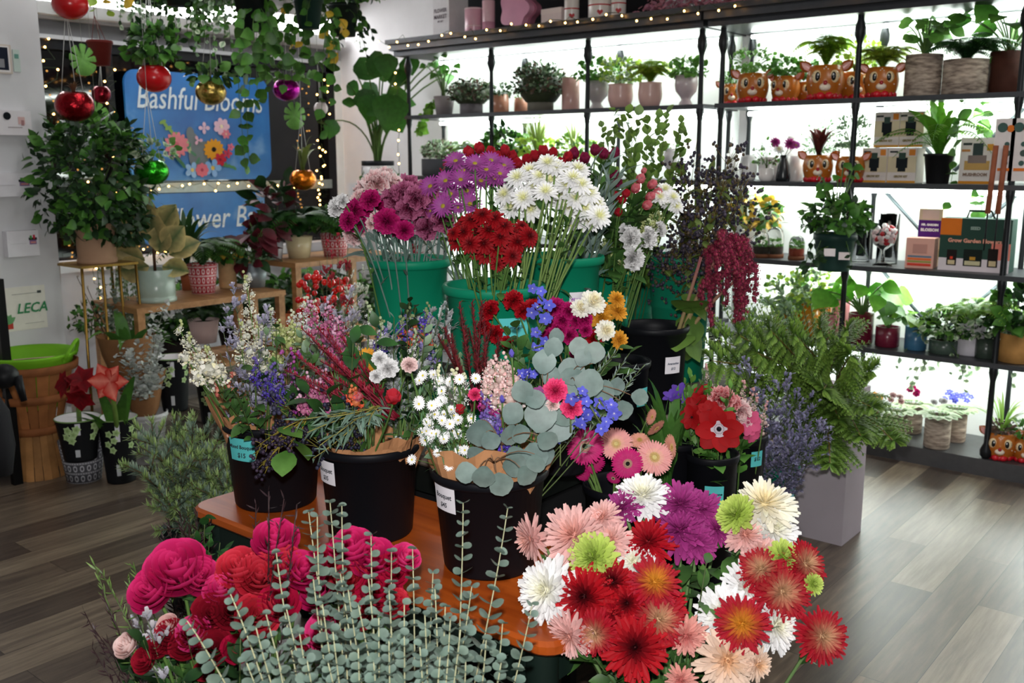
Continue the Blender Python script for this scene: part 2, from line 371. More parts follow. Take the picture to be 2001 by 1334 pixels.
def T_tulip(c='c01838', seed=0, n=6, w=.33, edge=None):
    m = MB(); rr = random.Random(seed)
    for i in range(n):
        a = 2*math.pi*i/n; pt = leafT((.15, w, w*1.1, w*.8, .04), fold=.35, curl=1.0, cup=-.1, c=(mixc(c, '402010', .2), edge or c))
        m.inst(pt, frameY((math.cos(a)*.75, math.sin(a)*.75, .66), nrm((-math.cos(a), -math.sin(a), .9)))*rr.uniform(1.1, 1.3), (0, 0, -.3), tj0(rr, .1))
    return m
def T_lump(cols, seed=0, n=24, petal=.3, w=.4):
    """cluster of small rounded petals (stock, statice, hydrangea)"""
    rr = random.Random(seed); m = MB(); pt = leafT((.08, w, w*1.2, w*.7, .05), curl=-.4, fold=.3, c=('ffffff', 'ffffff'))
    for i in range(n):
        d = nrm((rr.gauss(0, 1), rr.gauss(0, 1), rr.gauss(.3, 1))); e = nrm(np.array(d)+[rr.uniform(-.8, .8) for _ in range(3)])
        m.inst(pt, frameY(e, d)*petal*rr.uniform(.7, 1.2)*1.2, np.array(d)*(.75), hx(cols[i % len(cols)])*rr.uniform(.85, 1.1))
    m.ball((0, 0, 0), .55, mixc(cols[0], '506030', .35), 6); return m
BL = {
 'whitemum': T_mum('ffffff', 'fbf8e0', seed=1, rings=8, w=.085, n0=26, curl=.55),
 'creammum': T_mum('fdf8e6', 'f6e6b8', seed=2, w=.08, n0=24, curl=.4),
 'blushmum': T_mum('f0c2bd', 'e3a596', seed=3, w=.075, n0=26, curl=.55),
 'peachmum': T_mum('f4d9c4', 'ecc093', seed=4, w=.08, n0=22, curl=.5),
 'greenmum': T_mum('b4cf45', '93b52e', seed=5, w=.09, n0=28, curl=.95, rings=9, lens=(.95, .45), tip='d8e68c'),
 'purplemum': T_mum('a02a7c', '80185e', seed=6, w=.08, n0=24, curl=.4, tip='b44890'),
 'redmum': T_mum('b80c20', '8f0d1c', seed=7, w=.07, n0=26, curl=.25, lens=(1, .42)),
 'maroonmum': T_mum('b80c1c', '4c0610', seed=8, w=.078, n0=24, curl=.2, lens=(1, .42)),
 'goldmum': T_mum('b0122a', 'e8a838', seed=9, w=.062, n0=30, curl=.35, rings=9),
 'tanmum': T_mum('ac1226', 'dab48c', seed=10, w=.06, n0=30, curl=.4, rings=9),
 'corralmum': T_mum('e8a79c', 'd97f7a', seed=11, w=.08, n0=22, curl=.45),
 'spraywhite': T_mum('ffffff', 'eeeeb0', seed=12, rings=5, w=.1, n0=18, curl=.3, el=(-.1, 1.1)),
 'sprayred': T_mum('960814', '560309', seed=13, rings=5, w=.12, n0=16, curl=.2, el=(-.2, 1.1)),
 'buttonwhite': T_mum('fffdf2', 'fff4d0', seed=14, rings=7, w=.13, n0=16, curl=.9, el=(-.3, 1.4), lens=(.9, .6)),
 'buttongold': T_mum('e2a53a', 'd08f22', seed=15, rings=7, w=.13, n0=16, curl=.6, el=(-.1, 1.3), lens=(1, .5)),
 'daisy': T_daisy('a8409c', 'b9a83a', seed=1), 'asterwhite': T_daisy('ffffff', 'e6d23a', seed=2, n=16, w=.12),
 'sunflower': T_daisy('eda51c', '3b2412', seed=3, n=18, w=.14),
 'gerbmag': T_gerbera('d6187c', 'd8c9a0'), 'gerbpink': T_gerbera('f7b0ac', 'f1d98a', 'e8d690', 'f3c9a8', 1), 'gerbpeach': T_gerbera('f2ae96', 'e8c080', 'c9a050', None, 2),
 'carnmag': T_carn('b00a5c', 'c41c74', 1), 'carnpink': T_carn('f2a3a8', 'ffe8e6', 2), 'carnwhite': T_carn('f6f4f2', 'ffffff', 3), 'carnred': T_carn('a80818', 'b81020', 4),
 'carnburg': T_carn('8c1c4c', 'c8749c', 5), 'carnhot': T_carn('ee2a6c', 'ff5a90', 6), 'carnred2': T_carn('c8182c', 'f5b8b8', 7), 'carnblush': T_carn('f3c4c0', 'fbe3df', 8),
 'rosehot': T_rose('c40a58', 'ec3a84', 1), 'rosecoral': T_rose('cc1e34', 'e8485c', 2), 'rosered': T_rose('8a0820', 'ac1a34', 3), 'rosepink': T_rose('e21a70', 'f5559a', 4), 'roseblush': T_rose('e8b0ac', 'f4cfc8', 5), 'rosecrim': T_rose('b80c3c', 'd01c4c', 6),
 'stockhead': T_lump(['fffdf0', 'fbf3cc', 'fffbe6'], 9, 44, .3, .42),
 'anemone': T_open('b00810', ring='e4d6e0', eye='19121e', seed=1), 'anemonered': T_open('a80810', seed=2, eye='3b1014'), 'anemonepink': T_open('e0608c', seed=3, n=9, ring='f4c4cc', eye='b0506c'), 'anemonepurple': T_open('8a3f7c', seed=8, n=8, ring='b58ca8', eye='1c121e'),
 'amabright': T_open('c4160e', n=6, w=.42, streak='ec8a78', eye=None, seed=4, pointy=True, cup=.3), 'amadark': T_open('8c0a18', n=6, w=.42, streak='6c0712', eye=None, seed=5, pointy=True, cup=.35),
 'alsred': T_tulip('b81428', 1, edge='c83040'), 'alspink': T_tulip('d8405a', 2, edge='ee98a0'), 'alsburg': T_tulip('8a1038', 3, edge='a0305c'), 'tulipred': T_tulip('d01822', 4, w=.4, edge='e8485a'), 'tulipwhite': T_tulip('f0f0e6', 5, edge='ffffff'), 'irisbud': T_tulip('5a50b8', 6, n=3, w=.22, edge='7c74d8'), 'irispurple': T_open('6a48b4', n=6, w=.3, eye=None, seed=6, cup=.5),
 'delph': T_open('6468d8', n=5, w=.36, eye='f2eef8', seed=7, cup=.25),
 'ranblush': T_rose('f0c8c0', 'f8e0dc', 7, .6),
}
BLM = {k: v.mesh('blossom_'+k, PETAL) for k, v in BL.items()}
def head(kind, P, r, face, parent, roll=None, name='blossom'):
    o = bpy.data.objects.new(name, BLM[kind]); COL.objects.link(o); o.parent = parent
    A = frameZ(face, R.uniform(0, 6) if roll is None else roll)*r; M = Matrix([[*A[i], (P-wloc(parent))[i]] for i in range(3)]+[[0, 0, 0, 1]])
    o.matrix_local = M; return o
LEAFD = leafT(WP, c=('2c4a22', '4f7a38'), curl=-.5); LEAFO = leafT(WP, c=('5a7038', '7c9048'), curl=-.3); LEAFB = leafT(WN, c=('5f7a6a', '7f9a88'), curl=-.4)
def stem(mb, P, Bp, face, r=.0022, c='56783a', leaves=4, lt=LEAFD, ls=.05, c2=None):
    L = np.linalg.norm(P-Bp); m1 = P-np.array(face)*L*.22; m1 = m1*.6+(Bp+(P-Bp)*.7)*.4
    pts = bez(P-np.array(face)*.006, m1, Bp, 9); mb.tube(pts, r, r*1.3, c, 5, c2)
    for i in range(leaves):
        t = R.uniform(.12, .6); k = int(t*8); p = pts[k]+(pts[k+1]-pts[k])*(t*8-k); d = nrm(rv()+np.array([0, 0, .7]))
        mb.inst(lt, frameY(d)*ls*R.uniform(.6, 1.2), p, tj(.2))
def flower(name, kind, px, py, rpx, F, base, desc, ctx, cat, face=None, cen=None, k=1.1, leaves=4, lt=LEAFD, ls=.05, sc='56783a', sr=.0022, parent=None, up=.15, sc2=None, auto_=True, plabel=None):
    P = aF(px, py, F); d = F/.97; r = rpx*d/FPX
    toc = nrm(np.array([0, 0, H])-P)
    if face is None: face = ((px-cen[0])/cen[2]*k, (cen[1]-py)/cen[3]*k+up)
    fv = nrm(toc+RIGHT*face[0]+UP*face[1]+rv(.12)); P0 = P-fv*r*.15
    B = np.array(base)+np.array([R.uniform(-.05, .05), R.uniform(-.05, .05), 0])
    mb = MB(); stem(mb, P0, B, fv, sr, sc, leaves, lt, ls, sc2)
    if parent is None:
        o = root(name, B); mb.build('stem', STEM, o); head(kind, P0, r, fv, o)
        auto(o, desc, ctx, cat, P, None)
    else:
        o = mb.build(name, STEM, parent)
        if plabel: o['label'] = plabel
        head(kind, P0, r, fv, o)
    return o
# ------------------------------------------------------------ room
def bx(name, a, b, c, m=MATTE, parent=None): return MB().box(a, b, c).build(name, m, parent, False)
XW = -6.3; YB = 5.42
ST(bx('floor', (-7.2, -2.5, -.05), (3.2, 6.2, 0), 'ffffff', FLOOR))
ST(bx('ceiling', (-6.6, -.5, 2.95), (1.6, 5.6, 3.0), 'e2e2e0'))
ST(bx('wall_back', (-6.6, YB, 0), (1.6, YB+.1, 2.95), 'e6e4e6'))
wl = MB(); wl.box((XW-.12, 1.2, 0), (XW, YB, .80), 'dddfe6'); wl.box((XW-.12, 1.2, 2.26), (XW, YB, 2.95), 'e6e6e8'); wl.box((XW-.12, 5.34, .8), (XW, YB, 2.26), 'e4e4ea'); wl.box((XW-.12, 1.2, .8), (XW, 1.9, 2.26), 'e4e4ea')
ST(wl.build('wall_left', MATTE, None, False))
ST(bx('wall_entry', (XW, 1.85, 0), (-5.35, 1.95, 2.95), 'dddde0'))
pe = MB(); pe.box((-5.35, -.6, 0), (-4.9, 2.33, 2.95), 'd6d6d8'); ST(pe.build('wall_partition', MATTE, None, False))
wn = MB()
for a, b in (((5.26, .8), (5.34, 2.26)), ((3.40, .8), (3.45, 2.26)), ((1.9, .8), (1.95, 2.26))): wn.box((XW-.08, a[0], a[1]), (XW+.03, b[0], b[1]), '14141a')
wn.box((XW-.08, 1.9, 2.2), (XW+.03, 5.34, 2.26), '14141a')
wo = ST(wn.build('window_1', METAL, None, False)); wo['label'] = 'dark framed shop window at night'
NIGHT = mat('night_window_glass', .04, spec=.5, noise=0)
MB().box((XW-.06, 1.95, .8), (XW-.03, 5.26, 2.2), '050608').build('pane', NIGHT, wo, False)
ST(bx('trim_1', (XW, 1.95, .80), (XW+.16, 5.34, .865), 'f0f0f4'))
t2 = MB(); t2.box((XW, 2.3, 2.26), (XW+.05, 5.36, 2.285), 'b8b8ba'); t2.box((XW, 2.3, 2.285), (XW+.04, 5.36, 2.375), '6f6e70'); t2.box((XW, 2.3, 2.375), (XW+.08, 5.36, 2.395), 'b0aeb0'); ST(t2.build('trim_2', MATTE, None, False))
ST(bx('trim_3', (XW, 2.3, 2.395), (XW+.14, 5.38, 2.47), 'ececec'))
ST(bx('trim_4', (XW+.0, 5.34, 0), (XW+.03, YB, 2.3), 'f4f4f4'))
lf = root('strip_light', (XW+.1, 4.0, 2.47), 'long white tube light running above the dark window', 'light')
MB().box((XW+.0, 2.4, 2.58), (XW+.2, 5.34, 2.63), 'f0f0f0').build('housing', MATTE, lf, False)
MB().tube([(XW+.1, 2.45, 2.53), (XW+.1, 5.3, 2.53)], .04, .04, 'ffffff', 12).build('tube', EMIT, lf)
area('window_tube_light', (XW+.25, 3.9, 2.45), .1, 12, (0, -.5, 0), (.95, .98, 1), 2.6)
ST(bx('baseboard_back', (-5.9, YB-.015, 0), (-5.1, YB, .1), 'd8d8d8'))
# ------------------------------------------------------------ shelving
Y0, Y1 = 4.98, 5.38
LEV = [.08, .56, .98, 1.40, 1.82]
def shelving(name, label, xs, ztop):
    r = root(name, (xs[0], Y0, 0), label, 'shelving'); x0, x1 = xs[0]-.03, xs[-1]+.03
    MB().box((x0, Y1+.005, .02), (x1, Y1+.025, ztop), 'f4f8f6').build('back_panel', MATTE, r, False)
    MB().box((x0, Y0-.03, 0), (x1, Y1, .085), '5a5a5c').build('plinth', METAL, r, False)
    for z in LEV[1:]:
        MB().box((x0, Y0-.02, z-.025), (x1, Y1, z), '4a4c50').build('shelf', METAL, r, False)
    for z in [l-.025 for l in LEV[1:]]+[ztop]:
        MB().tube([(x0+.05, Y1-.10, z-.022), (x1-.05, Y1-.10, z-.022)], .011, .011, 'f4fff8', 8).build('led_strip', LED, r)
        la = area('shelf_light', ((x0+x1)/2, Y1-.14, z-.04), x1-x0-.1, 9*(x1-x0)/2.3, (-.25, 0, 0), (.93, 1, .95), .04); la.rotation_euler = (-.3, 0, 0)
    pr = MB()
    pr.box((x0-.02, Y0-.09, ztop), (x1+.02, Y1+.03, ztop+.035), '3c3e42'); pr.box((x0-.026, Y0-.13, ztop+.035), (x1+.026, Y1+.03, ztop+.075), '46484c'); pr.box((x0-.032, Y0-.16, ztop+.075), (x1+.032, Y1+.03, ztop+.105), '3c3e42')
    pr.build('cornice', METAL, r, False)
    for x in xs:
        for y, rr_ in ((Y0, .015), (Y1-.05, .013)):
            p = [(rr_, .085), (rr_*1.9, .10), (rr_*2.0, .125), (rr_*1.0, .16)]
            for z in LEV[1:]: p += [(rr_*.9, z-.09), (rr_*1.5, z-.05), (rr_*1.5, z-.03), (rr_, z+.0)]
            p += [(rr_*.85, ztop-.14), (rr_*1.2, ztop-.12), (rr_*1.9, ztop-.09), (rr_*1.9, ztop-.06), (rr_*1.1, ztop-.02), (rr_*1.1, ztop)]
            MB().lathe(p, '1e2124', (x, y, 0), 12).build('post', METAL, r)
    for a, b in zip(xs[:-1], xs[1:]):
        if abs(a+1.84) < .05: 
            for z0, z1 in ((.62, .95), (1.04, 1.36), (1.46, 1.78)):
                MB().tube([(a+.04, Y1-.03, z1), ((a+b)/2-.02, Y1-.03, z0)], .01, .01, '5a6468', 6).build('cross_brace', METAL, r)
                MB().tube([(b-.04, Y1-.03, z1), ((a+b)/2+.02, Y1-.03, z0)], .01, .01, '5a6468', 6).build('cross_brace', METAL, r)
    return r
shelving('shelving_unit', 'dark metal backlit shelving left of the corner post, under pink tins', [-5.05, -4.28, -3.51, -2.74], 2.22)
shelving('shelving_unit', 'dark metal backlit shelving at right holding deer planters and boxes', [-2.61, -1.86, -1.11, -.36], 2.22)
# ------------------------------------------------------------ foliage
def jl(cols): return [leafT(WP, c=c, curl=-.5) for c in cols]
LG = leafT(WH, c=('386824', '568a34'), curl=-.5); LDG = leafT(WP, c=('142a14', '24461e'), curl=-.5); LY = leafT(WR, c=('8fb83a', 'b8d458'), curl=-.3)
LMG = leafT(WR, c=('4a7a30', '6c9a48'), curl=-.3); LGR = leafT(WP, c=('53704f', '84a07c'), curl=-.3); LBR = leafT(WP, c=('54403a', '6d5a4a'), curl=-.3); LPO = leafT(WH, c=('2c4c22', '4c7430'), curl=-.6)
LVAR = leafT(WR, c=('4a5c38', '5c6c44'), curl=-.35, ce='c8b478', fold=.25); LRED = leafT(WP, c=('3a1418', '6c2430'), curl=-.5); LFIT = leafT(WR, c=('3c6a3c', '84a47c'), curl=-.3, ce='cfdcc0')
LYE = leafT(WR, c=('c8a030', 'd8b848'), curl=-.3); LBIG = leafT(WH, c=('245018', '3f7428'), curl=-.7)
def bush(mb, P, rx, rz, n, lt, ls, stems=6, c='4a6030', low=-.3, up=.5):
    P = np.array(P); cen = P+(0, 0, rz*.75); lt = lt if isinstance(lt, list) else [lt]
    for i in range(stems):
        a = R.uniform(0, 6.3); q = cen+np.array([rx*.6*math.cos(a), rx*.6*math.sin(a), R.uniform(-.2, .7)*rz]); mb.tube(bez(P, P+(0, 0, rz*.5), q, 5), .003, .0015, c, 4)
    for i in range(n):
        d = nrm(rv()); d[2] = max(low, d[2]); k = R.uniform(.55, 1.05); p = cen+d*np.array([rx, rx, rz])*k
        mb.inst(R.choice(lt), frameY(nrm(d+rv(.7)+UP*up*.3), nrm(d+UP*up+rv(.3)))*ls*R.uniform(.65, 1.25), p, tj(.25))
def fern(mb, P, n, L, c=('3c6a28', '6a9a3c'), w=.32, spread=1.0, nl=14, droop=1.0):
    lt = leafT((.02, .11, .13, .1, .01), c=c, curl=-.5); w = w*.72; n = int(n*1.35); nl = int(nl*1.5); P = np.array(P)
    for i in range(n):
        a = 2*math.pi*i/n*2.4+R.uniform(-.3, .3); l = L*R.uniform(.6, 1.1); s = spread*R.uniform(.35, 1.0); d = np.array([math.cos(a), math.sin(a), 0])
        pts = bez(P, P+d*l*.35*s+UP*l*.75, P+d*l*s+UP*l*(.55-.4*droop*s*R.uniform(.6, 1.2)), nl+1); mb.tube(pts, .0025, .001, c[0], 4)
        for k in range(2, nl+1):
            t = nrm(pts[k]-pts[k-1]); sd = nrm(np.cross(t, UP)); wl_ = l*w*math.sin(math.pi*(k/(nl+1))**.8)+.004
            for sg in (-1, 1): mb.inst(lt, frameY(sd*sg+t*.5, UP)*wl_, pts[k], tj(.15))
def strap(mb, P, n, L, w=.08, c=('3f7a28', '6a9a3c'), spread=.8, droop=.8, ce=None, wav=0):
    P = np.array(P)
    for i in range(n):
        a = R.uniform(0, 6.3); s = spread*R.uniform(.2, 1); d = np.array([math.cos(a), math.sin(a), 0]); sd = np.array([-d[1], d[0], 0]); l = L*R.uniform(.7, 1.1)
        pts = bez(P, P+d*l*.3*s+UP*l*.8, P+d*l*s+UP*l*(1-.7*droop*s), 9); V = []; C = []
        for k, p in enumerate(pts):
            t = k/8; ww = l*w*math.sin(math.pi*min(1, .12+.9*t)**.8)*(1+wav*math.sin(k*2.3))
            cc = mixc(c[0], c[1], t)*R.uniform(.95, 1.05)
            for sg in (-1, 0, 1): V.append(p+sd*sg*ww+UP*(.25*ww if sg else 0)); C.append(hx(ce) if (ce is not None and sg) else cc)
        mb.add(V, {4: [(3*k+j, 3*k+j+1, 3*k+j+4, 3*k+j+3) for k in range(8) for j in (0, 1)]}, np.array(C))
def vine(mb, P, L, lt, ls, c='4a6a30', gap=.05, sway=.12, out=None):
    P = np.array(P); d = out if out is not None else nrm(rv()*np.array([1, 1, 0]))
    n = max(4, int(L/gap)); p = P.copy(); pts = [p.copy()]; v = d*.8+UP*.3
    for i in range(n): v = nrm(v*.72+np.array([0, 0, -1])*.35+rv(sway)); p = p+v*gap; pts.append(p.copy())
    mb.tube(pts, .0025, .0012, c, 4)
    for i, q in enumerate(pts[1:]):
        mb.inst(lt if not isinstance(lt, list) else R.choice(lt), frameY(nrm(rv()*np.array([1, 1, .4])+np.array([0, 0, -.5])), nrm(rv(.5)-FWD))*ls*R.uniform(.6, 1.2), q, tj(.2))
def petioled(mb, P, n, L, ls, lt=LBIG, spread=.7, tuft=0):
    P = np.array(P)
    for i in range(n):
        a = R.uniform(0, 6.3); s = spread*R.uniform(.15, 1); l = L*R.uniform(.55, 1.05); d = np.array([math.cos(a), math.sin(a), 0]); q = P+d*l*s+UP*l*(1-.35*s)
        mb.tube(bez(P, P+UP*l*.55+d*l*s*.25, q, 8), .004, .003, '4f6c34', 5, '5a7a3c')
        mb.inst(lt, frameY(nrm(d+rv(.4)+UP*-.3), nrm(UP*.7-FWD*.7+rv(.3)))*ls*R.uniform(.7, 1.15), q, tj(.18))
# ------------------------------------------------------------ pots
def prof(r, h, kind='cyl', t=.006):
    k = {'cyl': [(.9, 0), (1, .04), (1, 1)], 'taper': [(.72, 0), (.74, .02), (.97, .9), (1.06, .92), (1.06, 1)], 'foot': [(.55, 0), (.6, .06), (.38, .2), (.5, .3), (.9, .48), (1, .7), (.95, 1)],
         'round': [(.6, 0), (.78, .06), (.97, .35), (1, .55), (.93, .9), (.96, 1)], 'saucer': [(.98, 0), (1.02, .01), (1.02, .12), (.95, .14), (.98, .2), (1, 1)], 'cone': [(.75, 0), (1, 1)]}[kind]
    o = [(.001, 0)]+[(a*r, b*h) for a, b in k]; rt = k[-1][0]*r
    return o+[(rt-t, h*1.0), (rt-t*1.2, h*.86), (.001, h*.85)]
def base_pot(r_, P, r, h, c, m, kind, soil=True):
    MB().lathe(prof(r, h, kind)[:-1], c, P, 32).build('pot', m, r_, loc=None)
    MB().lathe([(.001, h*.85), (r*.9, h*.86)], '2a1c14', P, 20).build('soil', SOIL, r_)
def clampb(mb):
    for v in mb.V:
        k = v[:, 1] > 5.36; v[k, 1] = 5.36-(v[k, 1]-5.36)*.3
def potted(name, label, cat, P, r, h, c, m, kind, fol, group=None):
    o = root(name, P, label, cat, group); base_pot(o, np.array(P), r, h, c, m, kind)
    mb = MB(); fol(mb, np.array(P)+(0, 0, h*.85)); clampb(mb); f = mb.build('foliage', LEAF, o)
    return o
def sp(px, py, z, Y=5.08): q = aY(px, py, Y); return np.array([q[0], Y, z]), abs(q[0]*FWD[0]+q[1]*FWD[1])/FPX*1.0
def spx(px, py, z, w, Y=5.08):
    P, s = sp(px, py, z, Y); return P, w/2*s
def deer(P, s, label, fol, yaw=0, group='deer planters'):
    """round fawn-head planter: P base, s half width"""
    o = root('deer_planter', P, label, 'planter'); P = np.array(P); h = s*1.75
    a0 = math.atan2(-P[1], -P[0])+yaw; f = np.array([math.cos(a0), math.sin(a0), 0]); sd = np.array([-f[1], f[0], 0])  # sd: picture-right is -sd
    def E(mb, p, rx, ry, rz, c, n=12):
        V, F, C = MB().ball((0, 0, 0), 1, c, n).tpl(); mb.add(V@np.stack([sd*rx, f*ry, UP*rz]) + p, F, C)
    MB().lathe([(.001, 0), (s*.72, 0), (s*.82, h*.12), (s*.95, h*.4), (s*.98, h*.6), (s*.9, h*.85), (s*.82, h), (s*.74, h), (s*.72, h*.88), (.001, h*.86)], ['b4651f']*4+['c0702a']*2+['b4651f']*2+['3a2414']*2, P, 28).build('head', CERAM, o)
    m = MB()
    for q in range(14):
        a = q*.4488; E(m, P+np.array([math.cos(a)*s*.72, math.sin(a)*s*.72, h*.1]), s*.2, s*.2, h*.12, 'c01828', 8)
    for g in (-1, 1): E(m, P+f*s*.82+sd*g*s*.22+UP*h*.11, s*.24, s*.16, h*.11, 'd01c2c', 8)
    m.build('scarf', CERAM, o)
    for g in (-1, 1):
        m = MB(); ed = nrm(sd*g*.95+UP*.75); eb = P+sd*g*s*.72+UP*h*.86+f*s*.1
        m.inst(leafT((.1, .3, .36, .28, .03), fold=.5, curl=.15, c=('a4541c', 'a4541c')), frameY(ed, -f)*s*.78, eb-f*s*.03); m.inst(leafT((.08, .2, .25, .18, .02), fold=.4, curl=.15, c=('e89a90', 'f4b8b0')), frameY(ed, f)*s*.66, eb+f*s*.05); m.inst(leafT((.1, .3, .36, .28, .03), fold=-.5, curl=-.15, c=('a4541c', 'a4541c')), frameY(ed, f)*s*.78, eb+f*s*.02); m.build('ear', CERAM, o)
        m = MB(); E(m, P+f*s*.8+sd*g*s*.42+UP*h*.66, s*.27, s*.17, h*.19, 'f6dcb0'); E(m, P+f*s*.93+sd*g*s*.40+UP*h*.66, s*.13, s*.07, h*.13, '14100e'); E(m, P+f*s*.995+sd*g*s*.37+UP*h*.71, s*.04, s*.03, h*.035, 'ffffff', 6)
        for q in range(3): m.tube([P+f*s*.9+sd*g*s*(.5+.05*q)+UP*h*(.7-.03*q), P+f*s*.92+sd*g*s*(.66+.05*q)+UP*h*(.78-.04*q)], s*.015, s*.004, '14100e', 4)
        m.build('eye', CERAM, o)
    m = MB(); E(m, P+f*s*.88+UP*h*.36, s*.3, s*.26, h*.12, 'f8e8d4'); m.build('muzzle', CERAM, o)
    m = MB()
    for q, (u, v) in enumerate(((0, .93), (-.09, .88), (.1, .87), (0, .82), (-.6, .5), (.62, .5), (-.68, .42), (.7, .43))): m.ball(P+f*s*(.86 if abs(u) < .2 else .66)+sd*s*u+UP*h*v, s*.045, 'f8e8d4', 5)
    m.build('spots', CERAM, o)
    m = MB(); E(m, P+f*s*1.08+UP*h*.47, s*.11, s*.08, h*.07, 'a01020'); m.build('nose', CERAM, o)
    m = MB(); fol(m, P+UP*h*.9); clampb(m); m.build('foliage', LEAF, o); return o
# ------------------------------------------------------------ shelf contents, right unit
def F_bush(rx, rz, n, lt, ls, **k): return lambda mb, P: bush(mb, P, rx, rz, n, lt, ls, **k)
def F_fern(n, L, c=('3c6a28', '6a9a3c'), **k): return lambda mb, P: fern(mb, P, n, L, c, **k)
Z = LEV
P, r = spx(1470, 178, Z[4], 62); deer(P, r, 'leftmost deer planter on the top shelf, small-leaved green plant', F_bush(.12, .09, 260, LMG, .022))
P, r = spx(1430, 178, Z[4], 46, 5.26); deer(P, r, 'small deer planter half hidden behind the leftmost one on the top shelf', F_bush(.07, .05, 120, LMG, .02), group=None)
P, r = spx(1535, 176, Z[4], 55, 5.14); deer(P, r, 'deer planter turned aside with dark leafy plant, top shelf', F_bush(.09, .07, 160, LG, .03), yaw=-.5)
P, r = spx(1612, 172, Z[4], 72, 5.06); deer(P, r, 'largest deer planter on the top shelf under a tall lime fern', F_fern(34, .30, ('6c9a20', 'a8cc3c'), w=.26, spread=.6))
P, r = spx(1578, 172, Z[4], 44, 5.24); deer(P, r, 'deer planter peeking between two others on the top shelf', F_bush(.06, .08, 120, LG, .025), yaw=.3)
P, r = spx(1668, 170, Z[4], 60, 5.2); deer(P, r, 'deer planter standing behind the middle post, top shelf', F_bush(.12, .12, 200, LY, .03), yaw=.3)
P, r = spx(1722, 166, Z[4], 64, 5.07); deer(P, r, 'rightmost deer planter on the top shelf, yellow-green fern', F_fern(30, .22, ('7c9c28', 'b8cc4c'), w=.35, spread=.9))
P, r = spx(1803, 160, Z[4], 66, 5.1); potted('potted_plant', 'round-leaved plant in tall birch bark pot with red rim', 'plant', P, r, .2, 'ffffff', BIRCH, 'cyl', lambda mb, p: petioled(mb, p, 30, .22, .075, LMG, .6))
P, r = spx(1885, 158, Z[4], 80, 5.1); potted('potted_fern', 'dark green asparagus fern in wide birch bark pot', 'plant', P, r, .165, 'ffffff', BIRCH, 'cyl', F_fern(40, .26, ('1f4a22', '3a6a30'), w=.3, spread=1))
P, r = spx(1968, 158, Z[4], 66, 5.2); potted('potted_plant', 'trailing plant in dark wooden pot at the right edge of top shelf', 'plant', P, r, .2, '4a2a20', WOODY, 'cyl', lambda mb, p: [petioled(mb, p, 16, .3, .12, LG, 1.0)]+[vine(mb, p, .8, LG, .07) for i in range(4)])
# row 1.40
for px, w_, c_, lab, k_, h_, yy in ((1436, 34, 'f2f0ee', 'white ribbed vase, leftmost on the vase shelf', 'cyl', .15, 5.2), (1462, 34, 'fbfbfa', 'glossy white round vase beside the ribbed one', 'round', .14, 5.1), (1505, 46, 'e9e4e2', 'pale grey-white bulbous vase among white vases', 'round', .13, 5.12), (1554, 30, 'dcd8d6', 'fluted pale vase right of the black vase', 'cyl', .135, 5.12)):
    P, r = spx(px, 340, Z[3], w_, yy); v = MB().lathe(prof(r, h_, k_)[:-1], c_, P, 24).build('vase', CERAM, loc=P); T(v, lab, 'vase')
P, r = spx(1543, 330, Z[3], 36, 5.28); v = MB().lathe([(.001, 0), (r*.9, 0), (r*1.05, .1), (r*.95, .17), (r*.35, .2), (r*.3, .23), (r*.5, .245), (r*.4, .245), (r*.25, .2)], 'd4d2d2', P, 24).build('vase', CERAM, loc=P); T(v, 'tall grey bottle vase standing behind the black vase', 'vase')
P, r = spx(1530, 345, Z[3], 28, 5.03); v = MB().lathe([(.001, 0), (r*.9, 0), (r, .02), (r*.8, .08), (r*.5, .115), (r*.5, .14), (r*.42, .14), (r*.4, .1)], '1c2024', P, 24).build('vase', CERAM, loc=P); T(v, 'small black vase with purple and white blooms', 'vase')
for i, (dx, dz, kd, rr_) in enumerate(((-.03, .17, 'spraywhite', .03), (.03, .2, 'purplemum', .035), (-.05, .21, 'purplemum', .03), (.06, .19, 'daisy', .03))):
    Q = P+RIGHT*dx+UP*dz; o = root('cut_flower', P+UP*.02); mb = MB(); mb.tube([P+UP*.02, P+UP*.12, Q], .002, .002, '4a6a30', 4); mb.build('stem', STEM, o); head('spraywhite' if i == 0 else kd, Q, rr_, nrm(-FWD+UP*.5), o)
    auto(o, ('white', 'purple', 'purple', 'purple')[i]+' bloom', 'in the small black vase', 'flower', Q)
P, r = spx(1497, 345, Z[3], 30, 5.02); potted('potted_plant', 'thin twiggy plant with tiny brown-edged leaves before white vases', 'plant', P, r, .07, 'efe9e6', CERAM, 'round', F_bush(.09, .09, 110, [LBR, LGR, LMG], .022))
P, r = spx(1597, 350, Z[3], 58, 5.05); deer(P, r, 'deer planter with dark red spiky plant beside black vase', lambda mb, p: strap(mb, p, 34, .17, .09, ('2c1414', '6a2a24'), .8, .4))
P, r = spx(1660, 350, Z[3], 56, 5.08); deer(P, r, 'deer planter behind the post with feathery grey-green plant', F_bush(.09, .14, 320, LGR, .022), yaw=-.1)
P, r = spx(1600, 345, Z[3], 44, 5.28); potted('potted_plant', 'airy grey-green herb in white pot behind deer planter', 'plant', P, r, .12, 'e4e4e2', CERAM, 'cyl', F_bush(.1, .13, 260, LGR, .02))
def cam_frame(P): f = nrm(np.array([-P[0], -P[1], 0])); s = np.array([-f[1], f[0], 0]); return f, s
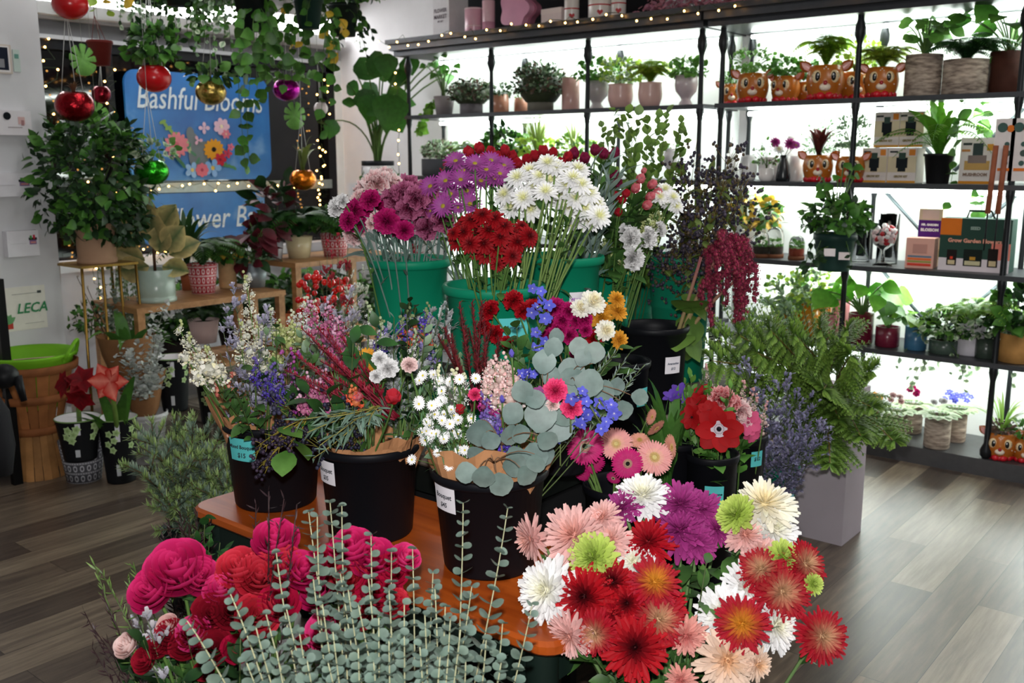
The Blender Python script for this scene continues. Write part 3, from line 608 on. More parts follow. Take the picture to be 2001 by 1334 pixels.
def carton(name, label, cat, P, w_, d_, h_, col, yaw=0, parts=(), txt=(), group=None):
    """box facing -Y; parts: (x0,z0,x1,z1,colour) in 0..1 on front; txt: (string, x, z, size, colour)"""
    o = root(name, P, label, cat, group); P = np.array(P); cy, sy = math.cos(yaw), math.sin(yaw)
    A = np.array([[cy, -sy, 0], [sy, cy, 0], [0, 0, 1]])
    V, F, C = MB().box((-w_/2, 0, 0), (w_/2, d_, h_), col).tpl(); MB().add(V@A.T+P, F, C).build('body', PAPER, o, False)
    m = MB()
    for i, (x0, z0, x1, z1, c) in enumerate(parts):
        V, F, C = MB().box(((x0-.5)*w_, -.0012-.0004*i, z0*h_), ((x1-.5)*w_, 0, z1*h_), c).tpl(); m.add(V@A.T+P, F, C)
    if parts: m.build('printed_panel', PAPER, o, False)
    m = MB()
    for s, x, z, sz, c in txt:
        V, F, C = text_tpl(s, sz, 0, c, .001); V2 = np.stack([V[:, 0]+(x-.5)*w_, np.full(len(V), -.006), V[:, 1]+z*h_], 1); m.add(V2@A.T+P, F, C)
    if txt: m.build('lettering', PAPER, o, False)
    return o
BXP = ((.0, 0, 1, .06, 'd89a3c'), (.0, .3, 1, .75, 'd8c9a8'), (.36, .32, .64, .42, '1c2226'), (.3, .42, .7, .72, '1c2226'), (.38, .68, .62, .86, '3c5048'), (.06, .86, .34, .91, '333a38'), (.74, .78, .95, .95, 'e08a3c'))
for px, py, z0, w_, lab, dx in ((1706, 352, 0, 44, 'left lower kit box with black pot print, beside deer planter', 0), (1760, 352, 0, 50, 'right lower kit box with black pot print, behind fern leaves', 0), (1726, 352, .178, 44, 'left upper kit box stacked on the pot-print boxes', 0), (1772, 352, .178, 46, 'right upper kit box stacked on the pot-print boxes', 0)):
    P, r = spx(px, py, Z[3]+z0, w_, 5.12); carton('kit_box', lab, 'box', P, r*2*1.1, .1, .175, 'e2d8d2', -.1, BXP, (('GROW KIT', .5, .18, .014, '8a7a50'),), 'grow kit boxes')
P, r = spx(1832, 345, Z[3], 54, 5.1); potted('potted_fern', 'bright green staghorn fern in black nursery pot', 'plant', P, r, .145, '141416', PLASTIC, 'taper', lambda mb, p: [strap(mb, p, 26, .36, .07, ('4a8a20', '7cb83a'), 1.2, .7, wav=.3), fern(mb, p, 12, .34, ('4f8a24', '86b83c'), .18, 1.2)])
P, r = spx(1905, 345, Z[3], 62, 5.12); carton('kit_box', 'white mushroom-dome kit box with orange base, right of the fern', 'box', P, r*2, .1, .22, 'e4dcd6', -.1, ((0, 0, 1, .06, 'd89030'), (.15, .3, .9, .5, 'c8a060'), (.25, .45, .8, .62, '8a7a74'), (.38, .62, .68, .88, '3c4a48'), (.08, .84, .34, .89, '3a4040'), (.05, .7, .3, .75, 'c88a50'), (.8, .72, .98, .86, 'e0a040')), (('MUSHROOM', .5, .2, .02, '8a7060'),))
for i, (px, py, lab) in enumerate(((1962, 345, 'left white hanging moisture meter card on right post'), (1994, 345, 'right white hanging moisture meter card at picture edge'))):
    Q = aY(px, 292, 4.93); o = root('hanging_card', (Q[0], 4.93, 1.40), lab, 'card'); w_ = .085
    x = Q[0]; bx('card', (x-w_/2, 4.925, 1.42), (x+w_/2, 4.93, 1.70), 'e4dcda', PAPER, o)
    m = MB()
    for cx, cz, rr_, c in ((-.012, .24, .022, '46605a'), (.022, .235, .016, 'e07830'), (.012, .165, .011, '46605a'), (.015, .125, .015, '4a5a54'), (.01, .08, .012, '46605a')):
        V, F, C = MB().lathe([(.0001, 0), (rr_, 0)], c, n=16).tpl(); m.add(V@np.array([[1, 0, 0], [0, 0, 1], [0, -1, 0]])+(x+cx, 4.923, 1.42+cz), F, C)
    m.box((x-.02, 4.922, 1.465), (x+.03, 4.9245, 1.478), 'e07830'); m.build('printed_panel', PAPER, o, False)
for px, lab in ((1945, 'left copper-coloured hose wand hanging on right post'), (1965, 'right copper-coloured hose wand hanging on right post')):
    Q = aY(px, 300, 4.9); t = MB(); t.tube([(Q[0], 4.9, 1.58), (Q[0]-.01, 4.9, 1.27)], .012, .012, '9a5a40', 10); t.tube([(Q[0]-.01, 4.9, 1.27), (Q[0]-.012, 4.9, 1.10)], .004, .003, '1c1c20', 8); o = t.build('garden_tool', WOODY, loc=(Q[0], 4.9, 1.3)); T(o, lab, 'tool')
# row .98
P, r = spx(1470, 500, Z[2], 70, 5.2); potted('potted_plant', 'dark spreading plant in white pot on middle shelf behind amaranthus', 'plant', P, r*.7, .14, 'e8e4de', CERAM, 'cyl', F_bush(.16, .13, 240, [LG, LDG, LYE], .05))
for i, (px, w_, h_, yy, lab) in enumerate(((1487, 34, .14, 5.06, 'glass jar terrarium with wooden lid base, left of cloche'), (1513, 34, .17, 5.1, 'taller glass cloche terrarium of green seedlings'), (1556, 30, .13, 5.06, 'small glass dome over terracotta pot'))):
    P, r = spx(px, 500, Z[2], w_, yy); o = root('terrarium', P, lab, 'terrarium')
    MB().lathe([(.001, 0), (r*1.05, 0), (r*1.05, .02), (.001, .02)], '6a4028', P, 24).build('base', WOODY, o)
    MB().lathe([(r*.7, .02), (r*.82, .06), (.001, .06)], '7a3018' if i == 2 else '241810', P, 16).build('pot', MATTE, o)
    MB().lathe([(r, .02), (r, h_*.7), (r*.8, h_*.9), (r*.35, h_), (.001, h_)], 'ffffff', P, 28).build('dome', GLASS, o)
    m = MB(); bush(m, P+UP*.05, r*.6, .03, 50, LMG, .02, 3); m.build('foliage', LEAF, o)
Q = aF(1628, 528, 4.55); P = Q; r = 38*4.6/FPX
o = root('hanging_pot', P, 'dark green hanging nursery pot of ivy with two white tags', 'plant')
MB().lathe([(.001, 0), (r*.78, 0), (r*.8, .01), (r*.98, .14), (r*1.07, .145), (r*1.07, .175), (r*.98, .175), (r*.95, .14), (.001, .14)], '1f3a34', P, 28).build('pot', PLASTIC, o)
m = MB()
for g in (-1, 0, 1): m.tube([P+RIGHT*g*r+UP*.17, np.array([-1.86, 4.96, 1.42])], .002, .002, '2a4038', 4)
m.build('hanger', PLASTIC, o)
m = MB(); bush(m, P+UP*.16, .16, .10, 320, [LG, LDG], .045); petioled(m, P+UP*.15, 14, .34, .05, LG, .35); [vine(m, P+UP*.16+rv(.05), .22, LDG, .045) for i in range(9)]; m.build('foliage', LEAF, o)
for dx, c_ in ((-.02, 'f0e6e6'), (.045, 'e8dada')): V, F, C = MB().box((dx-.025, -.002, 0), (dx+.025, 0, .035), c_).tpl(); f, s = cam_frame(P); MB().add(V@np.stack([-s*-1, -f, UP])+P+f*r*1.06+UP*(.075 if dx < 0 else .06), F, C).build('tag', PAPER, o, False)
for i, (px, w_, h_, lab) in enumerate(((1680, 36, .26, 'tall clear glass jar with black round label, left of candy jar'), (1732, 40, .26, 'tall clear glass jar with black round label, behind candy jar'))):
    P, r = spx(px, 512, Z[2], w_, 5.16); o = root('glass_jar', P, lab, 'jar')
    MB().lathe([(.001, 0), (r, 0), (r, h_), (r*.94, h_), (r*.94, .008), (.001, .008)], 'ffffff', P, 28).build('glass', GLASS, o)
    MB().box((P[0]-r*.4, P[1]-.01, .03+P[2]), (P[0]+r*.4, P[1]+.02, P[2]+.16), '28302e').build('bottle', PAPER, o, False); MB().box((P[0]-r*.5, P[1]-.02, .18+P[2]), (P[0]+r*.5, P[1]-.01, P[2]+.25), 'e8e6e2').build('card', PAPER, o, False)
    m = MB(); V, F, C = MB().lathe([(.0001, 0), (r*.4, 0)], '1c2836', n=16).tpl(); m.add(V@np.array([[1, 0, 0], [0, 0, 1], [0, -1, 0]])+P+(0, -.023, .215), F, C).build('mark', PAPER, o, False)
P, r = spx(1724, 520, Z[2], 46, 5.04); o = root('candy_jar', P, 'clear footed jar filled with red and white candy', 'jar')
MB().lathe([(.001, 0), (r*.8, 0), (r*.8, .008), (r*.15, .02), (r*.15, .08), (r*.8, .11), (r, .15), (r, .19)], 'ffffff', P, 28).build('glass', GLASS, o)
m = MB()
for i in range(60): d = nrm(rv()); m.ball(P+UP*.165+d*np.array([1, 1, .8])*r*.85, .013, R.choice(['f4e4e4', 'ffffff', 'f4d8d8', 'b81c28']), 6)
T(m.build('candy', CERAM, loc=P+UP*.165), 'red and white sweets filling the clear footed jar', 'candy', kind='stuff')
P, r = spx(1812, 512, Z[2], 40, 5.2); carton('carton', 'purple and cream carton standing upright behind the pink box', 'box', P, r*2.2, .08, .29, 'e8d8b8', 0, ((0, .5, 1, .8, '5a2a84'), (.0, .12, 1, .3, 'c8b890'), (.15, .82, .85, .98, 'f0d8cc')), (('MR. GARDEN', .5, .72, .014, 'ffffff'), ('BLOSSOM', .5, .63, .02, 'ffffff')))
P, r = spx(1795, 520, Z[2], 52, 5.05); carton('carton', 'pink carton with blue, orange, green and red stripes', 'box', P, r*2, .1, .15, 'e6b0a0', .1, ((.08, .36, .92, .42, '6a8498'), (.08, .27, .92, .34, 'f07a40'), (.08, .19, .92, .25, 'a0a050'), (.08, .08, .92, .16, 'e04838'), (.25, .5, .75, .8, 'c89488')), ())
P, r = spx(1900, 525, Z[2], 128, 5.06); o = carton('gift_carton', 'large dark green carry box with orange corner and three jar windows', 'box', P, r*2, .14, .255, '2f4a40', .06, ((0, 0, 1, .24, 'e8dce0'), (.0, .68, .3, 1, 'e07828'), (.74, .24, 1, .55, 'e88878'), (.12, .1, .26, .4, '241c1a'), (.36, .1, .62, .42, '1c2420'), (.7, .1, .84, .45, '241c1a'), (.14, .12, .24, .2, 'd8c49a'), (.38, .12, .6, .2, 'd0c8a0'), (.72, .12, .82, .22, 'd8c49a'), (.17, .22, .21, .27, 'e04830'), (.45, .22, .53, .28, 'c8963a')), (('SEED', .5, .82, .02, '9ab0a4'), ('Grow Garden Flowers', .5, .58, .026, 'f0a890')))
MB().tube([P+(-.06, .06, .25), P+(-.05, .06, .29), P+(.05, .06, .29), P+(.07, .06, .25)], .006, .006, '243830', 6).build('handle', PLASTIC, o)
# row .56
def pot_on(px, py, zi, w_, h_, c, lab, fol, kind='cyl', m=CERAM, Y=5.08, name='potted_plant', group=None):
    P, r = spx(px, py, Z[zi], w_, Y); return potted(name, lab, 'plant', P, r, h_, c, m, kind, fol, group)
NOF = lambda mb, p: bush(mb, p, .05, .03, 30, LMG, .02, 3)
pot_on(1538, 655, 1, 50, .13, 'c07a1c', 'wide mustard ribbed pot, leftmost of the mustard pots', F_bush(.17, .13, 300, [LY, LMG, LGR], .035))
pot_on(1580, 650, 1, 44, .17, 'c9821e', 'tall mustard ribbed pot with pale variegated plant', F_bush(.11, .14, 240, [LY, LFIT], .035), Y=5.14)
pot_on(1600, 640, 1, 44, .235, 'd48a1c', 'tallest mustard pot standing behind, under green pot', NOF, Y=5.28)
pot_on(1622, 662, 1, 34, .14, 'c4707c', 'rose pink cylinder pot left of the post', NOF)
pot_on(1640, 655, 1, 34, .235, 'c87c84', 'taller rose pink pot behind the post', NOF, Y=5.26)
pot_on(1680, 665, 1, 48, .16, '6c1c30', 'larger maroon ribbed pot with big heart leaves', lambda mb, p: petioled(mb, p, 24, .22, .12, leafT(WH, c=('4f9a28', '7cc03c'), curl=-.5), 1.0))
pot_on(1733, 672, 1, 46, .105, '6c1c32', 'short maroon ribbed pot with few round leaves', lambda mb, p: petioled(mb, p, 8, .16, .09, LG, .9))
pot_on(1788, 680, 1, 42, .12, '3f6f90', 'blue speckled cylinder pot with bright leaves', lambda mb, p: petioled(mb, p, 9, .12, .08, leafT(WH, c=('6aa82c', '9cd04c'), curl=-.4), 1.0))
pot_on(1843, 690, 1, 56, .07, '4a5a50', 'low pot of trailing small-leaved ivy spilling over shelf', lambda mb, p: [bush(mb, p, .14, .09, 380, [LFIT, LMG, LDG], .035)]+[vine(mb, p+rv(.05), .28, LFIT, .035) for i in range(8)])
pot_on(1893, 700, 1, 56, .17, 'd4d0d8', 'white square-shouldered pot with lime fern', lambda mb, p: [fern(mb, p, 34, .28, ('6ca030', 'a8d45c'), .25, 1.2)]+[vine(mb, p, .35, LFIT, .045) for i in range(5)], Y=5.12)
pot_on(1985, 712, 1, 72, .14, 'b5864c', 'gold textured pot of dark leafy fern at right edge', F_bush(.14, .14, 300, [LG, LDG], .06), m=WOODY)
pot_on(1925, 700, 1, 40, .1, '39453c', 'trailing ivy in dark pot next to gold pot', lambda mb, p: [bush(mb, p, .09, .06, 180, [LFIT, LDG], .035)]+[vine(mb, p, .3, LFIT, .035) for i in range(6)])
# bottom row
def violets(kd, rr_, nb):
    def g(mb, p):
        for i in range(16): a = i*.39+R.uniform(-.2, .2); d = np.array([math.cos(a), math.sin(a), .15]); mb.tube([p, p+d*.05+UP*.03], .002, .002, '5a7a40', 4); mb.inst(leafT(WR, c=('3c5a30', '6c8a58'), curl=-.4, ce='b8c4a0'), frameY(d)*.07, p+d*.04+UP*.025, tj(.15))
    return g
def blooms(o, P, kd, n, rr_, sprd, dz):
    for i in range(n):
        Q = P+np.array([R.uniform(-sprd, sprd), R.uniform(-sprd, sprd), dz+R.uniform(-.015, .02)]); head(kd, Q, rr_, nrm(-FWD*.8+UP+rv(.4)), o)
for px, py, w_, h_, yy, lab, kd, n in ((1696, 790, 44, .1, 5.14, 'potted orange kalanchoe under the cedar branches', 'buttongold', 26), (1752, 808, 44, .15, 5.02, 'pink-budded violet in birch pot, leftmost birch pot below', 'carnpink', 4), (1783, 805, 40, .15, 5.22, 'magenta violet in birch pot, standing further back', 'carnmag', 4), (1833, 828, 50, .165, 5.02, 'white violet in the front birch pot beside black post', 'carnwhite', 3), (1868, 818, 42, .165, 5.2, 'blue-purple violet in birch pot behind the white one', 'delph', 22)):
    P, r = spx(px, py, .085, w_, yy); o = potted('potted_violet' if kd != 'buttongold' else 'potted_kalanchoe', lab, 'plant', P, r, h_, 'a8603c' if kd == 'buttongold' else 'ffffff', CERAM if kd == 'buttongold' else BIRCH, 'cyl', violets(0, 0, 0))
    blooms(o, P+UP*h_, kd, n, .018, .06 if n > 9 else .03, .07)
P, r = spx(1957, 845, .085, 62, 5.03); deer(P, r, 'deer planter on the bottom shelf with brown tuft and spider plant', lambda mb, p: [bush(mb, p, .06, .04, 160, LBR, .02), strap(mb, p, 16, .3, .025, ('7cb040', 'c0dc80'), 1.3, .9)])
P, r = spx(2008, 848, .085, 56, 5.06); deer(P, r, 'deer planter cut off by right edge, bottom shelf', F_bush(.07, .06, 100, LG, .03))
# ------------------------------------------------------------ left unit shelves
G4 = [
 (868, 212, 40, .13, '8a8284', 'grey pot with climbing pothos at left end of top shelf', lambda mb, p: [petioled(mb, p, 12, .32, .06, LG, .5)]+[vine(mb, p, .35, leafT(WH, c=('5f9a30', '8fc44c'), curl=-.4), .07, out=-RIGHT) for i in range(5)], 'cone', MATTE, 5.1),
 (921, 212, 44, .07, '6c686c', 'dense grey-green thyme mound in low pot, top shelf', lambda mb, p: [mb.ball(p+UP*.07, .13, '4a5440', 14, .62), bush(mb, p, .16, .10, 1300, [LGR, LBR, LDG], .026, up=.2)], 'cyl', MATTE, 5.1),
 (978, 212, 32, .12, 'c48a70', 'small terracotta pot with dark sprig beside post', F_bush(.09, .05, 120, [LDG, LGR], .03), 'cyl', CERAM, 5.1),
 (1018, 210, 26, .1, 'b88068', 'small brown pot mostly behind the big herb mound', NOF, 'cyl', CERAM, 5.2),
 (1056, 212, 50, .07, '6c6a60', 'largest dense herb mound hanging over top shelf', lambda mb, p: [mb.ball(p+UP*.08, .14, '3a4430', 14, .8), bush(mb, p, .17, .14, 1800, [LDG, LGR, LBR], .028, up=.2)], 'cyl', MATTE, 5.06),
 (1115, 208, 34, .2, 'd0a49c', 'tall pale pink ribbed cylinder pot, middle of shelf', F_bush(.03, .02, 20, LMG, .02), 'cyl', CERAM, 5.1),
 (1166, 205, 44, .17, 'b8b0b0', 'footed grey pot with black soil and small-leaved plant', F_bush(.13, .09, 200, LG, .035), 'foot', CERAM, 5.1),
 (1212, 203, 48, .14, 'd8b0a8', 'pink round pot with pale yellow-green seedlings', F_bush(.13, .10, 300, [LY, LFIT], .03), 'round', CERAM, 5.06),
 (1270, 200, 46, .14, 'd8b2aa', 'pink round pot with tall lime-yellow fern', F_fern(44, .26, ('86a828', 'c4dc58'), w=.28, spread=.8), 'round', CERAM, 5.06),
 (1340, 196, 44, .17, 'c8b8bc', 'footed pale pot with leafy plant at right end of top shelf', F_bush(.11, .07, 180, LMG, .035), 'foot', CERAM, 5.08),
]
for px, py, w_, h_, c_, lab, fo, kd, mm, yy in G4:
    P, r = spx(px, py, Z[4], w_, yy); potted('potted_plant', lab, 'plant', P, r, h_, c_, mm, kd, fo)
G3 = [
 (862, 345, 74, .12, '4c4e54', 'dark grey trough with fuzzy brown and pale succulents', F_bush(.13, .08, 420, [LBR, LGR, LFIT], .035), 'cyl', MATTE),
 (930, 345, 40, .12, '8a9088', 'grey pot of green fern fronds, second shelf left bay', F_fern(26, .26, ('4f7a30', '8ab04c')), 'cyl', MATTE),
 (985, 345, 46, .12, 'b0a8a0', 'pale pot of green pointed leaves beside post, second shelf', F_bush(.16, .13, 200, [LG, LDG], .06), 'cyl', MATTE),
 (1050, 345, 50, .12, 'a09890', 'pale pot of airy upright grass, middle of second shelf', lambda mb, p: [strap(mb, p, 90, .34, .012, ('7c9a48', 'b0c070'), .8, .4), bush(mb, p, .14, .1, 200, LY, .03)], 'cyl', MATTE),
 (1120, 345, 50, .12, 'a09890', 'pale pot of lime small-leaved plant, right of grasses', lambda mb, p: [strap(mb, p, 40, .3, .012, ('8caa58', 'b0c070'), .8, .4), bush(mb, p, .15, .09, 240, [LY, LMG], .03)], 'cyl', MATTE),
 (1310, 345, 30, .18, 'dcd8d8', 'white pedestal pot at right bay of second shelf', NOF, 'foot', CERAM),
]
for px, py, w_, h_, c_, lab, fo, kd, mm in G3:
    P, r = spx(px, py, Z[3], w_, 5.12); potted('potted_plant', lab, 'plant', P, r, h_, c_, mm, kd, fo)
# ------------------------------------------------------------ on top of the shelving
ZT = 2.325
def cyl_thing(name, label, cat, px, py, w_, h_, col, Y=5.0, parts=(), m=CERAM, group=None, lid=None):
    P, r = spx(px, py, ZT, w_, Y); o = root(name, P, label, cat, group)
    MB().lathe([(.001, 0), (r*.97, 0), (r, .004), (r, h_), (r*.97, h_+.004), (.001, h_+.004)], col, P, 32).build('body', m, o)
    for (z0, z1, c, nm) in parts: MB().lathe([(r*1.012, z0), (r*1.02, z0+.001), (r*1.02, z1), (r*1.012, z1)], c, P, 32).build(nm, m, o)
    return o, P, r
o = carton('tall_carton', 'tall white printed carton standing at left end of shelf top', 'box', aY(862, 60, 5.0)*np.array([1, 1, 0])+UP*ZT, .17, .17, .5, 'e4e0e2', -.12, (), (('FLOWER', .5, .36, .034, '6a6068'), ('MARKET', .5, .28, .036, '6a6068'), ('EST. 2017', .5, .22, .014, '8a8088')))
bm = MB().box((-4.9, 5.3, ZT), (-3.25, 5.36, 2.94), '131317'); o = bm.build('backing_board', MATTE, None, False, loc=(-4, 5.33, ZT)); T(o, 'black board behind the tins on top of the left shelving', 'board')
cyl_thing('tin', 'pale pink wide tin, upper of two on shelf top', 'tin', 926, 55, 34, .165, 'dca8b8', parts=((.05, .055, 'f0d8d8', 'rim'), (.16, .165, 'f4e2e0', 'rim')))
cyl_thing('tin', 'narrow pink tin beside the wide pink tin', 'tin', 955, 55, 24, .20, 'e8bcc6', parts=((.0, .07, 'd89ab0', 'band'),))
P = aY(1010, 30, 5.0)*np.array([1, 1, 0])+UP*ZT; m = MB(); o = root('flower_box', P, 'flat pink flower-shaped box leaning on shelf top', 'box')
for yy, dc, nm in ((0, 'e0a0bc', 'lid'), (.05, 'a86a80', 'base')):
    m = MB(); V = []; n = 60
    for i in range(n): a = 2*math.pi*i/n+.3; rr_ = .112*(1+.13*math.cos(5*a)); V.append((rr_*math.cos(a), 0, rr_*math.sin(a)))
    V = np.array(V); V2 = np.concatenate([V, V+(0, .05, 0), [(0, 0, 0)], [(0, .05, 0)]])
    m.add(V2+P+(.02*(yy > 0), yy-.03, .125), {4: [(i, (i+1) % n, n+(i+1) % n, n+i) for i in range(n)], 3: [(2*n, (i+1) % n, i) for i in range(n)]+[(2*n+1, n+i, n+(i+1) % n) for i in range(n)]}, hx(dc)); m.build(nm, CERAM, o, False)
carton('gift_carton', 'low white lidded box with red script on shelf top', 'box', aY(1077, 30, 5.0)*np.array([1, 1, 0])+UP*ZT, .17, .12, .11, 'ead8d4', -.1, ((-.01, .72, 1.01, 1.0, 'f0e0da'),), (('Darling', .5, .2, .022, 'd05050'),))
def heart(m, P, f, s, r):
    V = [P*1.0]; n = 24
    for i in range(n): t = 2*math.pi*i/n; V.append(P+s*(16*math.sin(t)**3)*r/16+UP*(13*math.cos(t)-5*math.cos(2*t)-2*math.cos(3*t)-math.cos(4*t))*r/16)
    m.add(V, {3: [(0, 1+i, 1+(i+1) % n) for i in range(n)]}, hx('b81c24'))
for px, w_, h_, lab in ((1117, 28, .3, 'white vase with red band and heart, next to low box'), (1172, 44, .26, 'wide white canister with red band and heart on shelf top'), (1208, 28, .28, 'narrow white canister with red band and heart, rightmost')):
    o, P, r = cyl_thing('heart_canister', lab, 'canister', px, 45, w_, h_, 'e8e2dc', parts=((.085, .092, 'c02028', 'band'),)); f, s = cam_frame(P); m = MB(); heart(m, P+f*(r+.003)+UP*.045, f, s, .018); m.build('heart', CERAM, o, False)
m = MB(); P = aY(1330, 15, 5.05)
for i in range(900): q = np.array([R.uniform(-3.2, -2.0), R.uniform(5.0, 5.25), ZT+.01+abs(R.gauss(0, .05))]); m.inst(leafT(WR, c=('d8a0ac', 'c88090')), frameY(rv())*.035, q, tj(.3))
o = m.build('blossom_garland', PETAL, loc=(-2.6, 5.1, ZT)); T(o, 'pink artificial blossom garland lying on top of the shelving', 'garland'); 
# fairy lights
def lights(label, pts, n, jit, nm='string_lights', seed=0, wire='3a4a34', r=.0075):
    rr = random.Random(seed); pts = [np.array(p, float) for p in pts]; o = root(nm, pts[0], label, 'string lights'); L = [np.linalg.norm(b-a) for a, b in zip(pts, pts[1:])]; tot = sum(L); W = []; q = []
    for i in range(n*2):
        s_ = tot*i/(n*2-1); k = 0
        while k < len(L)-1 and s_ > L[k]: s_ -= L[k]; k += 1
        W.append(pts[k]+(pts[k+1]-pts[k])*min(1, s_/L[k])+np.array([rr.uniform(-j, j) for j in jit]))
    MB().tube(W, .0018, .0018, wire, 4).build('wire', PLASTIC, o)
    bm_ = MB().ball((0, 0, 0), r, 'ffb860', 6).mesh('bulb', BULB)
    for i in range(0, n*2, 2):
        b = bpy.data.objects.new('bulb', bm_); COL.objects.link(b); b.parent = o; b.location = Vector(W[i]-pts[0]+np.array([0, 0, -.01]))
lights('warm fairy lights draped along the front of the shelf tops', [(-5.15, 4.79, 2.31), (-2.7, 4.79, 2.31), (-1.6, 4.79, 2.33), (-.6, 4.79, 2.3)], 46, (.01, .015, .035), seed=1, r=.0062)
lights('warm fairy lights hanging down beside left shelf post', [(-5.13, 4.93, 2.2), (-5.11, 4.93, 1.2)], 13, (.012, .01, .02), seed=2, r=.0068)
lights('warm fairy lights along the right side of the window', [(-6.2, 5.18, 2.15), (-6.2, 5.12, 1.0)], 34, (.01, .07, .02), seed=3, r=.0068)
lights('warm fairy lights beside the blue sign left edge', [(-6.22, 3.40, 2.15), (-6.22, 3.42, .95)], 22, (.01, .05, .02), seed=4, r=.0068)
lights('warm fairy lights at left end of the window', [(-6.255, 3.0, 2.25), (-6.255, 3.05, 1.85), (-6.255, 3.25, 1.5), (-6.255, 3.15, .88)], 24, (.004, .06, .03), seed=5, r=.0068)
lights('warm fairy lights strung below the large blue sign', [(-6.16, 3.5, 1.32), (-6.16, 4.5, 1.34), (-6.16, 5.1, 1.3)], 20, (.01, .03, .03), seed=6, r=.0068)
lights('warm fairy lights lying on the window sill and down the wall', [(-6.1, 4.1, .9), (-6.1, 3.45, .91), (-6.1, 3.15, .88), (-6.1, 3.12, .5)], 18, (.01, .03, .02), seed=7, r=.0065)
# ------------------------------------------------------------ blue signs in the window
def onx(V, X, Yc, Zc, sx=1, sz=1): return np.stack([np.full(len(V), X), Yc+V[:, 0]*sx, Zc+V[:, 1]*sz], 1)
def rrect(w_, h_, r, n=8):
    P = []
    for cx, cy, a0 in ((w_/2-r, h_/2-r, 0), (-w_/2+r, h_/2-r, 1), (-w_/2+r, -h_/2+r, 2), (w_/2-r, -h_/2+r, 3)):
        for i in range(n+1): a = math.pi/2*(a0+i/n); P.append((cx+r*math.cos(a), cy+r*math.sin(a)))
    return np.array(P)
def panelx(X, y0, y1, z0, z1, r, t, col, name, m, parent):
    P = rrect(y1-y0, z1-z0, r); n = len(P); A = onx(P, X, (y0+y1)/2, (z0+z1)/2); B = A-np.array([t, 0, 0]); V = np.concatenate([A, B, [A.mean(0)], [B.mean(0)]])
    mb = MB().add(V, {4: [(i, n+i, n+(i+1) % n, (i+1) % n) for i in range(n)], 3: [(2*n, i, (i+1) % n) for i in range(n)]+[(2*n+1, n+(i+1) % n, n+i) for i in range(n)]}, hx(col)); return mb.build(name, m, parent, False)
def txtx(s, size, X, Yc, Zc, col, width=None, shear=.2, parent=None, name='lettering', bold=.001, slope=0):
    V, F, C = text_tpl(s, size, shear, col, bold); sx = 1
    w0 = V[:, 0].max()-V[:, 0].min()
    if width: sx = width/w0
    V = V.copy(); V[:, 0] -= (V[:, 0].max()+V[:, 0].min())/2; W = onx(V, X, Yc, Zc, sx, 1); W[:, 2] += slope*(W[:, 1]-Yc); return MB().add(W, F, C).build(name, PAPER, parent, False)
SX = XW+.07
sg = root('shop_sign', (SX, 4.07, 1.36), 'large blue Bashful Blooms sign with painted flowers in window', 'sign')
panelx(SX, 3.50, 4.66, 1.37, 2.11, .09, .02, '2f7cc4', 'panel', SIGNB, sg)
txtx('Bashful Blooms', .215, SX+.004, 4.09, 1.925, 'e8f0f4', 1.02, .22, sg)
m = MB()
EN = [0]
def ell(px, py, rx, ry, c, rot=0, dx=.004):
    EN[0] += 1; dx = .004+EN[0]*.00012; Q = aX(px, py, SX+dx); n = 16; s = Q[1]*.0+6.9/FPX
    a = np.linspace(0, 2*math.pi, n, endpoint=False); u = rx*s*np.cos(a); v = ry*s*np.sin(a); c_, s_ = math.cos(rot), math.sin(rot)
    V = np.concatenate([[Q], np.stack([np.full(n, Q[0]), Q[1]+(u*c_-v*s_), Q[2]+(u*s_+v*c_)], 1)]); m.add(V, {3: [(0, 1+i, 1+(i+1) % n) for i in range(n)]}, hx(c))
def motif(px, py, r, n, c, cc, k=.36, dx=.005):
    for i in range(n): a = 2*math.pi*i/n; ell(px+math.cos(a)*r*.62, py-math.sin(a)*r*.62, r*.45, r*k, c, a, dx)
    ell(px, py, r*.25, r*.25, cc, 0, dx+.001)
for a in ((388, 305, 22, 30), (400, 292, 16, 16), (372, 262, 9, 14), (378, 280, 14, 20)): ell(*a, '7f8588')
ell(366, 284, 6, 16, 'b8c490', .4)
for i in range(6): ell(318+i*5.5, 238+i*6, 8, 3.4, '8fb060', -.9 if i % 2 else .4)
for i in range(5): ell(360+i*9, 272+i*14, 8, 3, '5f9070', 1.0 if i % 2 else -.6)
motif(345, 283, 24, 14, 'e88a94', 'd8707c', .2); motif(433, 247, 16, 7, 'e8c0d0', 'f4e0c0'); motif(442, 262, 9, 6, 'e08090', 'f0c0a0'); motif(399, 250, 11, 4, 'eac4d4', 'e8c4d4'); motif(387, 274, 9, 3, 'eab4c4', 'e8b4c4')
motif(418, 292, 20, 14, 'e8a030', '2c2018', .22); motif(430, 312, 13, 6, 'c83040', 'a02030'); motif(445, 300, 9, 5, 'd8485c', 'c03040'); motif(451, 287, 7, 5, 'e87888', 'd05060')
motif(376, 332, 15, 5, '9cc4ec', 'e8d080'); motif(416, 328, 17, 5, '8cb8e8', 'e0c060'); motif(395, 332, 13, 8, 'e07888', 'b84860', .4)
for i in range(4): ell(358-i*5, 322-i*6, 8, 3.5, '4f8060', -1.0)
for i in range(4): ell(440+i*6, 322+i*2, 6, 3, '5a9060', .8-i*.5)
m.build('flower_print', PAPER, sg, False)
sg2 = root('shop_sign', (SX, 4.07, .98), 'smaller blue flower bar sign below the large sign', 'sign')
panelx(SX, 3.56, 4.58, .93, 1.28, .06, .02, '2468b4', 'panel', SIGNB, sg2); txtx('Flower Bar', .22, SX+.004, 4.16, 1.09, 'e8f0f4', .82, .22, sg2)
